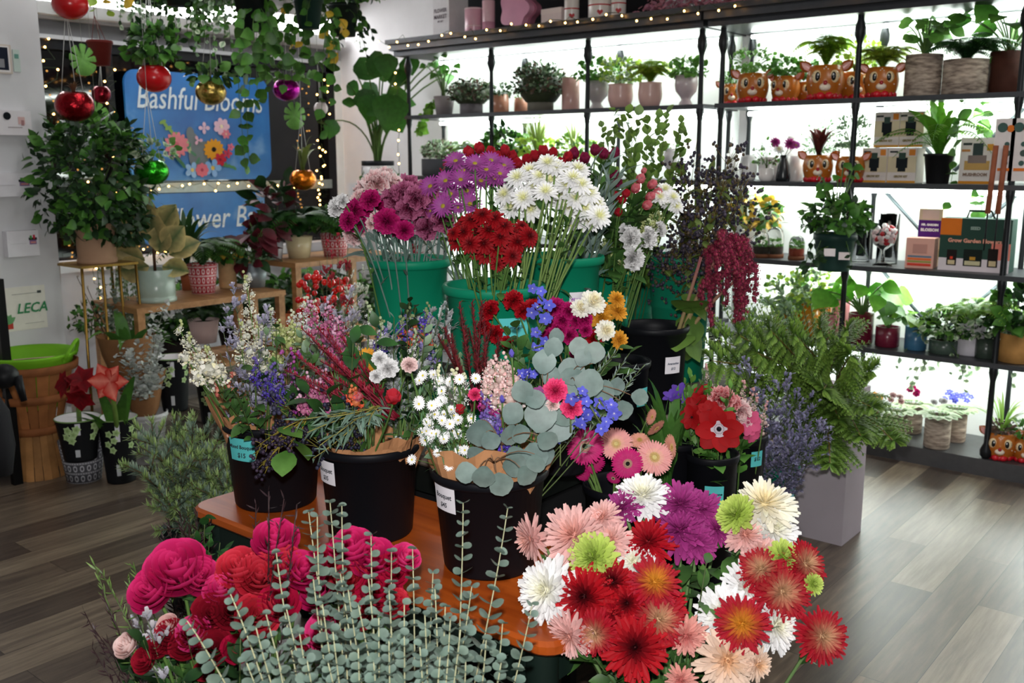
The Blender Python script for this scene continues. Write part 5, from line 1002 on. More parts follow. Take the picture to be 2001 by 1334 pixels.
# black rack at the far left
Q = aZ(34, 945, 0); o = root('black_rack', (Q[0], Q[1], 0), 'black metal rack edge at the far left', 'rack'); bx('post', (Q[0]-.02, Q[1]-.02, 0), (Q[0]+.02, Q[1]+.02, .98), '0e0e10', METAL, o)
bx('post', (Q[0]-.05, Q[1]-.62, 0), (Q[0]-.01, Q[1]-.58, .98), '0e0e10', METAL, o)
for z in (.12, .55): bx('shelf', (Q[0]-.3, Q[1]-.62, z), (Q[0]+.0, Q[1]-.0, z+.025), '5a4838', BROWNW, o)
P = aF(8, 735, 3.75); m = MB(); m.ball(P, .055, '101114', 16, .9); m.tube([P+RIGHT*.05, P+RIGHT*.07-UP*.1], .02, .012, '101114', 8); o = m.build('helmet_bag', PLASTIC, loc=P); T(o, 'black rounded bag hanging on the black rack', 'bag')
P = aF(-8, 850, 3.9); o = MB().lathe([(.001, -.17), (.05, -.17), (.07, -.05), (.06, .1), (.03, .16), (.001, .2)], '1c1c20', P, 20).build('black_bag', MATTE, loc=P); T(o, 'dark grey bag on the lower rack shelf at left edge', 'bag')
# ------------------------------------------------------------ display tables
def table(name, label, x0, x1, y0, y1, z, mt, leg='16241f', th=.032, legr=.034, r=.05):
    o = root(name, ((x0+x1)/2, (y0+y1)/2, 0), label, 'table'); P = rrect(x1-x0, y1-y0, r, 5); n = len(P); cx, cy = (x0+x1)/2, (y0+y1)/2; V = []
    for k, (dz, ins) in enumerate(((-th, .008), (-th+.008, 0), (-.008, 0), (0, .007))):
        for a, b in P: V.append((cx+a*(1-ins/(x1-x0)*2), cy+b*(1-ins/(y1-y0)*2), z+dz))
    V += [(cx, cy, z), (cx, cy, z-th)]; Q = [(k*n+i, k*n+(i+1) % n, (k+1)*n+(i+1) % n, (k+1)*n+i) for k in range(3) for i in range(n)]
    MB().add(V, {4: Q, 3: [(4*n, 3*n+i, 3*n+(i+1) % n) for i in range(n)]+[(4*n+1, (i+1) % n, i) for i in range(n)]}, hx('ffffff')).build('tabletop', mt, o, False)
    bx('apron', (x0+.05, y0+.035, z-th-.09), (x1-.05, y1-.035, z-th), leg, PLASTIC, o)
    for a in (x0+.07, x1-.07):
        for b in (y0+.06, y1-.06):
            p = [(legr*.6, 0), (legr*.9, .03), (legr*.55, .06), (legr*.75, z*.3), (legr, z*.55), (legr*.7, z*.6), (legr*1.05, z*.64), (legr*.7, z*.68), (legr, z*.72), (legr, z-th)]
            MB().lathe(p, leg, (a, b, 0), 16).build('leg', PLASTIC, o)
    return o
TZ = .60; UZ = .70
table('display_table', 'front varnished orange wood table with dark green turned legs', -2.27, -1.03, 1.37, 1.82, TZ, ORANGEW)
table('display_table', 'dark rear display table carrying the green flower buckets', -2.55, -1.54, 1.86, 3.42, UZ, CRATEW, '141816')
for xa, ya, yb, lab in ((-2.45, 1.95, 2.55, 'added black light-blocking box under the near end of rear table'), (-2.45, 2.62, 3.35, 'added black light-blocking box under the far end of rear table')): T(bx('light_blocker', (xa, ya, 0), (-1.6, yb, .56), '0e0f11', MATTE), lab, 'crate')  # boxes added to hide the bright floor reflection under the table
o = root('low_bench', (-1.27, 2.5, 0), 'low dark bench under the gerbera and anemone buckets', 'bench'); bx('top', (-1.52, 2.02, .2), (-1.2, 2.92, .225), '101214', METAL, o)
for a in (-1.5, -1.24):
    for b in (2.04, 2.88): bx('leg', (a, b, 0), (a+.03, b+.03, .2), '101214', METAL, o)
def bucket(P, r, h, col, label, band=True, card=None, base=.74, m=PLASTIC):
    """card: (angle deg from camera direction (+ right), z0, w, h, colour, text lines)"""
    P = np.array(P, float); o = root('flower_bucket', P, label, 'bucket'); t = .004; rb = r*base
    pr = [(.001, 0), (rb*.97, 0), (rb, .006)]
    if band: k = .58; rk = rb+(r*.93-rb)*k; pr += [(rk*.985, h*k), (rk*1.03, h*k+.004), (rk*1.035, h*(k+.03)), (r*.96, h-.03), (r*1.0, h-.028), (r*1.07, h-.022), (r*1.08, h-.006), (r*1.05, h)]
    else: pr += [(r*.955, h-.024), (r*1.0, h-.022), (r*1.03, h-.016), (r*1.035, h-.004), (r*1.01, h)]
    pr += [(pr[-1][0]-.008, h-.002), (r*.94, h-.03), (rb*.95, .02), (.001, .015)]
    MB().lathe(pr, col, P, 48).build('body', m, o)
    if card:
        for (ang, z0, w_, h_, cc, lines) in card:
            f, s = cam_frame(P); a0 = math.atan2(f[1], f[0])-math.radians(-ang)
            def rr_(z): return rb+(r*.96-rb)*(z/h)+.0045+(.006 if band and z > h*.58 else 0)
            def wrap(u, v, e=0): a = a0+u/r; R_ = rr_(z0+v)+e; return P+np.array([math.cos(a)*R_, math.sin(a)*R_, z0+v])
            # picture-right is increasing angle? choose sign so text reads left to right
            sg = 1 if np.dot(wrap(.01, 0)-wrap(0, 0), RIGHT) > 0 else -1
            n = 6; V = [wrap(sg*(i/n-.5)*w_, j*h_, .002) for i in range(n+1) for j in (0, 1)]
            MB().add(V, {4: [(2*i, 2*i+2, 2*i+3, 2*i+1) for i in range(n)]}, hx(cc)).build('price_card', PAPER, o)
            mm = MB()
            for tx, yy, sz, tc_ in lines:
                Vt, Ft, Ct = text_tpl(tx, sz, .1, tc_, .0004); mm.add(np.array([wrap(sg*v[0], yy*h_+v[1], .0032) for v in Vt]), Ft, Ct)
            if lines: mm.build('handwriting', PAPER, o, False)
    return o
GR = '0b8462'; GR2 = '0a7558'; BK = '101116'; TQ = '5cc8c8'; WH_ = 'eeeaf0'
pA = aZ(540, 975, TZ); pB = aZ(725, 1035, TZ); pC = aZ(957, 1098, TZ)
bucket(pA, .133, .235, BK, 'leftmost black bucket on orange table, turquoise price card', False, [(-40, .145, .085, .062, TQ, [('Mixed Bouquet', .62, .014, '30343c'), ('$15', .25, .018, '30343c')])], .82)
bucket(pB, .125, .235, BK, 'middle black bucket on the orange table with white card', False, [(-58, .15, .07, .058, WH_, [('Bouquet', .6, .016, '30343c'), ('$35', .25, .015, '30343c')])], .84)
bucket(pC, .132, .235, BK, 'rightmost black bucket on the orange table, white card', False, [(-52, .155, .075, .06, WH_, [('Bouquet', .6, .016, '30343c'), ('$45', .25, .015, '30343c')])], .8)
def gb(px, F, r, h, z=UZ): q = aF(px, 500, F); return np.array([q[0], q[1], z])
def aXY(px, py, F, z): q = aF(px, py, F); return np.array([q[0], q[1], z])
g1 = aXY(800, 500, 3.0, UZ); g2 = aXY(965, 550, 2.6, UZ); g3 = aXY(1098, 495, 2.98, UZ); g4 = aXY(1187, 518, 3.22, UZ); g5 = aXY(1332, 495, 3.6, UZ); k1 = aXY(1278, 645, 3.15, UZ); k2 = aXY(1215, 690, 2.85, UZ)
bucket(g1, .122, .52, GR, 'left big green bucket holding carnations'); bucket(g2, .13, .49, GR, 'front big green bucket holding dark red and white mums', card=[(24, .36, .085, .055, TQ, [('Mums $10', .55, .013, '304050')])])
bucket(g3, .122, .53, GR, 'green bucket with white card behind the front green one', card=[(28, .375, .072, .055, WH_, [('Alstroemeria', .62, .0115, 'a050b8'), ('$10/bu', .3, .013, 'b878c8')])])
bucket(g4, .082, .465, GR, 'narrow green bucket with turquoise card, white carnations', card=[(32, .33, .05, .05, TQ, [('Lisianthus', .65, .0095, '203040'), ('$14', .3, .016, '203040')])])
bucket(g5, .125, .47, GR2, 'right tall green bucket of dark privet berries'); g6 = aXY(1235, 520, 3.75, UZ); bucket(g6, .10, .40, GR2, 'small green bucket behind, holding tall leafy branches')
bucket(k1, .112, .285, BK, 'black bucket with white card before the right green bucket', False, [(36, .14, .06, .055, WH_, [('Amaranthus', .6, .009, '50586c'), ('$12', .3, .011, '50586c')])], .86)
bucket(k2, .085, .23, BK, 'smaller black bucket with turquoise card beside eucalyptus', False, [(50, .1, .045, .055, TQ, [])], .86)
k3 = aXY(1108, 700, 2.48, UZ-.0); k3 = np.array([-1.62, 1.955+.05, UZ]); k3 = aXY(1100, 700, 2.5, UZ); 
if abs(k3[0]-g2[0]) < .2: k3 = k3+RIGHT*.06
bucket(k3, .075, .19, BK, 'short black bucket of carnations hidden behind eucalyptus', False, None, .86)
gbk = aXY(1215, 945, 2.55, .225); r1 = aXY(1312, 850, 2.82, .225); r2 = aXY(1392, 870, 2.74, .225); r3 = aXY(1442, 850, 3.02, .225); smp = aXY(1512, 905, 3.3, .0)
bucket(gbk, .105, .42, BK, 'black bucket of pink gerbera daisies', False, [(50, .33, .04, .05, TQ, [])], .8)
bucket(r1, .10, .475, BK, 'black bucket of iris behind the gerberas, turquoise card', False, [(52, .33, .045, .06, TQ, [('Iris', .6, .014, '203040'), ('$8', .25, .016, '203040')])], .8)
bucket(r2, .078, .45, BK, 'black bucket of red anemones with turquoise card', False, [(8, .31, .055, .06, TQ, [('Anemone', .6, .0115, '203040'), ('$14', .25, .016, '203040')])], .82)
bucket(r3, .092, .43, BK, 'black bucket of pink anemones, farthest right of black ones', False, [(42, .34, .045, .05, TQ, [('$12', .5, .016, '203040')])], .82)
bucket(smp, .085, .46, GR2, 'small green bucket of lavender statice with pale card', True, [(38, .345, .045, .055, '8cc8d4', [('Statice', .6, .0095, '506078')])], .8)
q = aZ(1585, 1050, 0); o = bx('tall_planter', (q[0]-.13, q[1]-.01, 0), (q[0]+.13, q[1]+.2, .62), 'b4aab2', MATTE); T(o, 'tall grey box planter under the cedar branches', 'planter')
cedB = np.array([q[0], q[1]+.09, .55])
fm = np.array([*aF(1330, 1200, 1.85)[:2], 0]); bucket(fm, .15, .42, '0f1012', 'black floor bucket under the large chrysanthemums', False)
fr = np.array([*aF(450, 1250, 1.62)[:2], 0]); bucket(fr, .13, .40, '0f1012', 'black floor bucket under the pink roses', False)
fr2 = np.array([*aF(700, 1250, 1.72)[:2], 0]); bucket(fr2, .11, .38, '0f1012', 'black floor bucket of roses behind the eucalyptus', False)
fe = np.array([*aF(770, 1300, 1.36)[:2], 0]); bucket(fe, .12, .36, '0f1012', 'black floor bucket under the round-leaved eucalyptus', False)
fn = np.array([*aF(370, 930, 3.15)[:2], 0]); bucket(fn, .11, .28, '1c2022', 'dark floor bucket hidden under the fir branches', False)
fh = np.array([*aF(380, 1060, 2.25)[:2], 0]); bucket(fh, .09, .38, '141416', 'dark floor bucket under the brown heather', False)
# ------------------------------------------------------------ front chrysanthemums
CM = (1330, 1150, 400, 300)
NM = {'whitemum': 'white chrysanthemum', 'creammum': 'creamy white chrysanthemum', 'blushmum': 'blush pink chrysanthemum', 'peachmum': 'peach chrysanthemum', 'greenmum': 'lime green chrysanthemum', 'purplemum': 'purple chrysanthemum', 'redmum': 'red chrysanthemum', 'maroonmum': 'deep maroon-centred chrysanthemum', 'goldmum': 'red chrysanthemum with golden centre', 'tanmum': 'red chrysanthemum with tan centre', 'corralmum': 'coral pink chrysanthemum'}
for it in ((1030, 1055, 46, 'blushmum', -1.5, -.4), (1117, 1042, 64, 'blushmum'), (1175, 1008, 36, 'blushmum'), (1190, 1052, 40, 'blushmum'), (1155, 1085, 50, 'greenmum'), (1238, 1095, 42, 'whitemum'), (1255, 962, 54, 'whitemum', 0, 1.6), (1212, 988, 38, 'purplemum', -.9, 1.0), (1330, 980, 52, 'purplemum'), (1372, 990, 42, 'purplemum'), (1328, 1030, 60, 'purplemum', 0, 1.1), (1365, 1062, 40, 'purplemum', .1, -.2), (1402, 1030, 36, 'purplemum'), (1266, 1055, 50, 'redmum', -.2, .8), (1434, 1000, 42, 'greenmum', -.9, 1.0), (1495, 978, 62, 'creammum', .1, 1.4), (1515, 1030, 52, 'whitemum'), (1458, 1042, 42, 'blushmum'), (1492, 1080, 40, 'blushmum'), (1535, 1085, 36, 'greenmum'), (1577, 1100, 46, 'tanmum', .7, .25), (1487, 1110, 46, 'tanmum', -.2, .5), (1530, 1155, 56, 'tanmum', .25, .1), (1463, 1142, 46, 'whitemum'), (1412, 1200, 54, 'whitemum', -.3, 0), (1450, 1218, 54, 'goldmum', .1, -.05), (1520, 1222, 52, 'whitemum', .6, -.1), (1610, 1243, 52, 'tanmum', .35, -.1), (1062, 1152, 64, 'whitemum', -.7, .2), (1140, 1165, 58, 'maroonmum', -.3, 0), (1196, 1135, 48, 'maroonmum', .1, .5), (1280, 1135, 50, 'goldmum', .1, .4), (1225, 1178, 40, 'maroonmum'), (1288, 1208, 56, 'tanmum', .2, .3), (1161, 1238, 44, 'tanmum', -.2, -.3), (1241, 1264, 66, 'maroonmum', 0, -.05), (1108, 1246, 48, 'blushmum', -.7, -.5), (1340, 1245, 42, 'corralmum', .2, -.5), (1422, 1290, 62, 'peachmum', .1, -.2), (1483, 1300, 34, 'peachmum', .6, -.3), (1592, 1140, 22, 'greenmum'), (1300, 1180, 42, 'redmum'), (1200, 1200, 40, 'redmum'), (1330, 1330, 30, 'corralmum')):
    px, py, rp, kd = it[:4]; F = 1.96-(py-950)/380*.27+{'whitemum': .01, 'goldmum': -.045, 'greenmum': -.02, 'maroonmum': -.015, 'tanmum': -.02, 'purplemum': .01}.get(kd, 0)
    flower('chrysanthemum', kd, px, py, rp*1.16, F, fm+UP*.05, NM[kd], 'in the big foreground bunch at right', 'flower', cen=CM, face=(it[4], it[5]) if len(it) > 4 else None, leaves=5, ls=.07, sr=.0035, sc='6c8a55')
# ------------------------------------------------------------ roses
CR = (520, 1180, 420, 260)
NR = {'rosehot': 'hot pink rose', 'rosecoral': 'coral red rose', 'rosered': 'dark red rose', 'rosepink': 'bright pink rose', 'roseblush': 'pale blush rose', 'rosecrim': 'crimson rose', 'ranblush': 'pale blush ruffled bloom'}
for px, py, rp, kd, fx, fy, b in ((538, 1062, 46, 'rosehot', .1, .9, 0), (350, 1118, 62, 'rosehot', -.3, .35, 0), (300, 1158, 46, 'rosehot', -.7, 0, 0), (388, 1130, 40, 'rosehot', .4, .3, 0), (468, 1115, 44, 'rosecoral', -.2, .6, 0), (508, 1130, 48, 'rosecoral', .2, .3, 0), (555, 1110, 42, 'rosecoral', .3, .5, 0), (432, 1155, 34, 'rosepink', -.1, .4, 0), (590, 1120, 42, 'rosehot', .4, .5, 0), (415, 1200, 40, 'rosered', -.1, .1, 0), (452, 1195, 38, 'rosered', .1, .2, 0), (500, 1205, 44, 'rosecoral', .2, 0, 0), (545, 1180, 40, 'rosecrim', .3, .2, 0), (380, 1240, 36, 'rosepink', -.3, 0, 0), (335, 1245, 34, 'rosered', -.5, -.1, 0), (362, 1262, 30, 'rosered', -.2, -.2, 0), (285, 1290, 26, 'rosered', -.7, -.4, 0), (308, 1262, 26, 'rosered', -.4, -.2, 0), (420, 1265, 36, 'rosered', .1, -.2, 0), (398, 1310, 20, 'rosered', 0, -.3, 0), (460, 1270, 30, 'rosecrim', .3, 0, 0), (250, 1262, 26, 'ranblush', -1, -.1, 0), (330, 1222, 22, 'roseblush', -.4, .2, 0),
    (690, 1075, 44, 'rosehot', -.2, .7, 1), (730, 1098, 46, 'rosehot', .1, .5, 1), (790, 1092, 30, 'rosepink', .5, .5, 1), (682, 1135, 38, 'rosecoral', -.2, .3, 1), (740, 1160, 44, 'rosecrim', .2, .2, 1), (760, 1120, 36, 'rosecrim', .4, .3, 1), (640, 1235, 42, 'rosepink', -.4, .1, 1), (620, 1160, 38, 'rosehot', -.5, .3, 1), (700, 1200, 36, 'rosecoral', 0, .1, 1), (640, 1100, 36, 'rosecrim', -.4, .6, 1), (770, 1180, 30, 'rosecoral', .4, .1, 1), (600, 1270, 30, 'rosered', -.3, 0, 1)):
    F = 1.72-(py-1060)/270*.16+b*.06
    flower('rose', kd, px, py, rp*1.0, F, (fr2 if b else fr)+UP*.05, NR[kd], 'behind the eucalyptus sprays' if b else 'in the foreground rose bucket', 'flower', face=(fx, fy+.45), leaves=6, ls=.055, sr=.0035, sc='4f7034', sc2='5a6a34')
# ------------------------------------------------------------ eucalyptus and filler stems
LE = leafT((.16, .42, .55, .57, .48, .2), c=('5f7468', '7c9084'), curl=.25, fold=-.08)
LE2 = leafT((.1, .34, .47, .49, .38, .12), c=('6c827c', '869892'), curl=-.3, fold=.1)
def baby(px, py, F, B, r=.017, n=30, bend=(0, 0), c='a8a078'):
    P = aF(px, py, F); toc_ = nrm(np.array([0, 0, H])-P); m = MB(); mid = B*.35+P*.65+RIGHT*bend[0]+UP*bend[1]; pts = bez(B+UP*.05, mid, P, n+1); m.tube(pts, .0026, .0009, c, 5, 'c8c8a0')
    for k in range(8, n+1):
        t = k/n; d = nrm(pts[k]-pts[k-1]); sx = nrm(np.cross(d, rv()+FWD*.1)); q = r*(1.5-1.0*t**1.8)
        for g in (-1, 1): m.inst(LE, frameY(sx*g+d*.3+rv(.15), d*.9+toc_*(.75-.55*t)+rv(.3))*q*1.35*R.uniform(.85, 1.15), pts[k], tj(.12))
    o = m.build('eucalyptus_stem', LEAF, loc=B); auto(o, 'round-leaved grey-green eucalyptus stem', 'in the foreground spray', 'foliage', P); return o
for px, py, F, bx_ in ((603, 1000, 1.62, -.02), (620, 1008, 1.58, -.05), (645, 982, 1.66, 0), (668, 988, 1.6, -.03), (725, 1045, 1.6, 0), (540, 1080, 1.5, -.06), (450, 1160, 1.42, -.02), (365, 1212, 1.4, -.05), (500, 1225, 1.36, -.05), (765, 1078, 1.62, .01), (806, 1072, 1.62, .02), (846, 1118, 1.6, .02), (905, 982, 1.68, .03), (992, 993, 1.66, .05), (922, 1145, 1.55, .03), (982, 1218, 1.52, .05), (1040, 1180, 1.56, .05), (612, 1130, 1.48, -.03), (665, 1120, 1.5, 0), (560, 1190, 1.42, -.04), (700, 1180, 1.44, 0), (740, 1200, 1.42, 0), (790, 1180, 1.46, 0), (830, 1200, 1.44, .02), (870, 1185, 1.48, .03), (900, 1230, 1.42, .03), (650, 1230, 1.38, -.02), (600, 1290, 1.34, -.04), (950, 1250, 1.44, .04), (700, 1265, 1.36, 0), (760, 1250, 1.36, 0), (820, 1260, 1.37, .02), (540, 1270, 1.34, -.04), (480, 1290, 1.33, -.05), (585, 1235, 1.38, -.03), (630, 1180, 1.42, -.02), (680, 1150, 1.46, 0), (720, 1130, 1.48, 0), (640, 1290, 1.34, 0), (730, 1290, 1.33, 0), (790, 1240, 1.37, 0), (860, 1280, 1.35, .02), (910, 1290, 1.36, .03), (980, 1290, 1.4, .04), (850, 1150, 1.5, .02), (760, 1150, 1.48, 0), (520, 1200, 1.4, -.05), (880, 1210, 1.42, .03)):
    up_ = .16 if px < 480 else .04
    baby(px, py, F, fe+np.array([R.uniform(-.05, .05), R.uniform(-.05, .05), 0]), bend=(bx_*.6, up_), n=32 if py < 1100 else 28, r=.0185)
def twig(m, B, P, c, n=5, L=.1, r=.002, tipf=None, spread=.7):
    pts = bez(B, (B+P)/2+rv(.03), P, 9); m.tube(pts, r, r*.5, c, 4)
    for i in range(n):
        t = R.uniform(.35, 1); k = min(7, int(t*8)); q = pts[k]; d = nrm(pts[k+1]-pts[k]); e = q+nrm(d+rv(spread))*L*R.uniform(.5, 1.1); m.tube(bez(q, (q+e)/2+rv(L*.12), e, 4), r*.6, r*.3, c, 3)
        if tipf: tipf(m, e, nrm(e-q), q)
def S_statice(c1='a8a0b8', c2='d8d0e0', L=.05, n=16):
    lt = leafT((.1, .3, .2), c=(c1, c2), curl=0)
    def f(m, B, P):
        def tip(m, e, d, q):
            for i in range(9): m.inst(lt, frameY(nrm(d+rv(.8)))*.014, q+(e-q)*R.uniform(.4, 1)+rv(.004), tj(.2))
        twig(m, B, P, '6c7a5a', n, L, .0016, tip)
        tip(m, P, nrm(P-B), P+(B-P)*.06)
    return f
def S_leafy(lt=LEAFD, ls=.045, n=16, c='56683a', t0=.3, spread=.9):
    def f(m, B, P):
        pts = bez(B, (B+P)/2+rv(.03), P, 10); m.tube(pts, .0022, .0012, c, 4)
        for i in range(n): t = t0+(1-t0)*i/(n-1); k = min(8, int(t*9)); d = nrm(pts[k+1]-pts[k]); q = pts[k]+(pts[k+1]-pts[k])*(t*9-k); m.inst(lt, frameY(nrm(d*.8+rv(spread)), nrm(rv(.5)+UP-FWD*.5))*ls*R.uniform(.7, 1.15)*(1.1-.4*t), q, tj(.2))
    return f
def S_spike(tp, r=.016, n=16, frac=.35, bud='b8c890', rad=.016, c='6a8a48'):
    def f(m, B, P):
        pts = bez(B, (B+P)/2+rv(.02), P, 12); m.tube(pts, .0035, .0015, c, 5); D = P-pts[int(11*(1-frac))]
        for i in range(n): t = i/(n-1); q = P-D*(1-t); rr_ = r*(1.15-.65*t); a = i*2.4; d = np.array([math.cos(a), math.sin(a), .3]); m.inst(tp, frameZ(d)*rr_, q+d*rad*(1.1-.6*t), tj(.08))
        for i in range(6): m.ball(P+rv(.006)+UP*.004*i, .0045, bud, 5)
    return f
def S_plume(c1='7a1020', c2='b8283c', n=90, L=.016):
    lt = leafT((.12, .14, .08, .01), c=(c1, c2), curl=.3)
    def f(m, B, P):
        pts = bez(B, (B+P)/2+rv(.015), P, 12); m.tube(pts, .003, .0012, c1, 5)
        for i in range(n): t = .38+.62*i/n; k = min(10, int(t*11)); q = pts[k]+(pts[k+1]-pts[k])*(t*11-k); d = nrm(pts[k+1]-pts[k]); s = nrm(np.cross(d, rv())); m.inst(lt, frameY(nrm(s+d*.7))*L*(1.15-.5*t)*R.uniform(.8, 1.1), q, tj(.2))
    return f
def S_berry(c='c01818', n=9, r=.006, L=.04, tc='5a5a30', leaf=None):
    def f(m, B, P):
        def tip(m, e, d, q):
            for i in range(3): m.ball(e+rv(r*1.7), r*R.uniform(.85, 1.1), c if not isinstance(c, list) else R.choice(c), 6)
            if leaf is not None and R.random() < .4: m.inst(leaf, frameY(nrm(rv()))*.05, q, tj(.2))
        twig(m, B, P, tc, n, L, .0018, tip, .9)
    return f
def S_aster(n=7, r=.013, kd='asterwhite', L=.06):
    tp = BL[kd].tpl()
    def f(m, B, P):
        def tip(m, e, d, q): m.inst(tp, frameZ(nrm(nrm(np.array([0, 0, H])-e)+d*.6+rv(.3)))*r*R.uniform(.8, 1.1), e)
        twig(m, B, P, '56783a', n, L, .0018, tip, .8)
        for i in range(26): m.inst(LEAFB, frameY(nrm(rv()))*.02, P+(B-P)*R.uniform(0, .35)+rv(.03), tj(.2)*np.array([.7, 1, .6]))
    return f
LUC = {k: T_lump(v, i).tpl() for i, (k, v) in enumerate({'cream': ['fffdf0', 'fbf3cc', 'fffbe6'], 'white': ['ffffff', 'f6f4ec'], 'pink': ['e07ab0', 'f0a0c4', 'd0609c'], 'blush': ['fbd8d4', 'f4bcb8', 'fff0ec'], 'green': ['d0d890', 'eef0c8', 'b8c878'], 'purple': ['5a40c0', '7c5cd8', '4830a0'], 'lilac': ['9a88d8', 'b8a8e8', '8068c0'], 'magenta': ['a82080', 'c83898'], 'coral': ['ee7a50', 'e85c3c'], 'maroon': ['8c1c44', '6c1030', 'a83058']}.items())}
DEL = BL['delph'].tpl(); WHD = {}
LILY = [leafT(WP, c=('1f4020', '3a6a30'), curl=-.5)]
def part(parent, name, px, py, F, B, fn, lab=None, mt=LEAF):
    m = MB(); fn(m, B+rv(.03)*np.array([1, 1, 0]), aF(px, py, F)); o = m.build(name, mt, parent)
    if lab: o['label'] = lab
    return o
def wrap(parent, P, r0, r1, z0, z1, a0=0, a1=360, jag=.03, seed=0, lean=(0, 0)):
    rr = random.Random(seed); n, k = 44, 8; V = []; ph = [rr.uniform(0, 6) for _ in range(4)]
    for j in range(k+1):
        t = j/k
        for i in range(n+1):
            a = math.radians(a0+(a1-a0)*i/n); top = 1+(.35*math.sin(2*a+ph[0])+.2*math.sin(5*a+ph[1])+.1*math.sin(11*a+ph[2]))*jag*6*t
            rad = (r0+(r1-r0)*t**1.15)*(1+.06*math.sin(7*a+ph[3]+2*t)*t)+rr.uniform(-.0035, .0035)*(t > .1); z = z0+(z1-z0)*t*top+rr.uniform(-.002, .002)
            V.append(P+np.array([rad*math.cos(a), rad*math.sin(a), z])+RIGHT*lean[0]*t+UP*lean[1]*t)
    return MB().add(V, {4: [(j*(n+1)+i, j*(n+1)+i+1, (j+1)*(n+1)+i+1, (j+1)*(n+1)+i) for j in range(k) for i in range(n)]}, hx('b9855c')).build('paper_wrap', KRAFT, parent, False)
def SL(name, c, **k): return S_spike(LUC[c], **k)
# bouquet A1, left bucket
a_ = root('bouquet', pA+UP*.03, 'kraft-wrapped bouquet of cream stock and pale statice, leftmost', 'bouquet'); B = pA+UP*.08-RIGHT*.03
wrap(a_, pA-RIGHT*.015, .06, .125, .03, .29, seed=1, jag=.03, lean=(-.03, 0))
for px, py, F, fr_, n in ((481, 548, 2.5, .42, 20), (350, 642, 2.42, .30, 14), (505, 640, 2.45, .25, 9), (372, 668, 2.36, .22, 9), (405, 690, 2.32, .18, 9), (470, 640, 2.4, .25, 9)): part(a_, 'stock', px, py, F, B, S_spike(LUC['cream'], .0185, n, fr_, 'c8d090', .018))
for px, py, r_, F in ((405, 722, 26, 2.28), (385, 735, 18, 2.28), (425, 728, 16, 2.3), (362, 700, 16, 2.32)): flower('stock_bloom', 'stockhead', px, py, r_, F, B, '', '', '', face=(-.4, .3), parent=a_, leaves=1, plabel='cream stock bloom')
for px, py in ((440, 600), (455, 560), (435, 640), (520, 600), (500, 715), (540, 735), (560, 700), (470, 720), (530, 765), (550, 770), (510, 680), (575, 735)): part(a_, 'statice', px, py, 2.4+R.uniform(-.12, .1), B, S_statice('8c8aa4', 'c4c0d4'), None, PETAL)
for px, py in ((500, 712), (522, 742), (550, 748), (535, 725)): part(a_, 'delphinium', px, py, 2.28, B, S_spike(LUC['purple'], .011, 7, .12, '7060a8', .01))
for px, py in ((408, 672), (430, 690), (398, 695)): part(a_, 'hypericum', px, py, 2.38, B, S_berry(['e8a088', 'd87868', 'f0b8a0'], 5, .0055, .035, leaf=LEAFD))
for px, py in ((430, 770), (455, 760), (470, 700), (505, 790), (540, 640), (560, 800), (475, 800)): part(a_, 'greenery', px, py, 2.3, B, S_leafy(LEAFD, .05, 8, t0=.6))
a2 = root('bouquet', pA+RIGHT*.06+UP*.03, 'kraft-wrapped bouquet of white snapdragons and purple waxflower', 'bouquet'); B2 = pA+UP*.08+RIGHT*.05
wrap(a2, pA+RIGHT*.03, .05, .11, .05, .27, seed=2, jag=.03)
for px, py, F in ((597, 592, 2.6), (612, 605, 2.58), (528, 612, 2.6), (570, 622, 2.55)): part(a2, 'snapdragon', px, py, F, B2, S_spike(LUC['white'], .015, 9, .14, 'e0e4c8', .014))
for px, py in ((545, 640), (560, 652), (575, 640), (540, 700), (530, 715)): part(a2, 'hydrangea', px, py, 2.5, B2, S_spike(LUC['green'], .02, 5, .05, 'c8d090', .015))
for px, py in ((555, 660), (565, 680), (575, 670), (560, 690), (550, 655)): part(a2, 'waxflower', px, py, 2.42, B2, S_berry(['a03c9c', 'c060b0'], 6, .005, .03))
for px, py in ((590, 660), (610, 700), (600, 680), (580, 720), (520, 655), (620, 650)): part(a2, 'greenery', px, py, 2.46, B2, S_leafy(LGR if py < 690 else LEAFD, .045, 12, t0=.5))
for px, py in ((600, 640), (630, 600), (645, 580), (655, 610), (690, 560), (705, 590), (680, 620)): part(a2, 'statice', px, py, 2.6, B2, S_statice('9c98ac', 'd0ccd8'), None, PETAL)
# bouquet B
b_ = root('bouquet', pB+UP*.03, 'kraft-wrapped bouquet with feathery red plumes, middle bucket', 'bouquet'); B = pB+UP*.1-RIGHT*.01
wrap(b_, pB, .06, .115, .05, .25, seed=3, jag=.025)
for px, py in ((588, 640), (610, 662), (640, 645), (575, 690), (600, 712), (556, 722), (640, 690), (595, 750), (665, 655), (620, 640), (650, 700), (700, 690), (735, 690), (625, 705)): part(b_, 'red_plume', px, py, 2.25+R.uniform(-.1, .05), aF(757, 800, 2.2)+UP*-.02, S_plume('7a1026', 'b83048', 80, .016))
for px, py, F in ((640, 608, 2.5), (660, 630, 2.46), (655, 655, 2.44), (605, 600, 2.55), (600, 748, 2.3), (622, 760, 2.26), (588, 780, 2.24), (635, 740, 2.3)): part(b_, 'pink_snapdragon', px, py, F, B, S_spike(LUC['pink'], .0165, 9, .16, 'e8b8d0', .015))
for px, py in ((700, 640), (690, 670), (640, 770), (605, 815), (625, 830), (660, 790), (520, 745), (735, 640), (600, 770), (685, 735)): part(b_, 'salal_leaves', px, py, 2.26+R.uniform(-.1, .1), B, S_leafy(LILY, .085, 6, t0=.6))
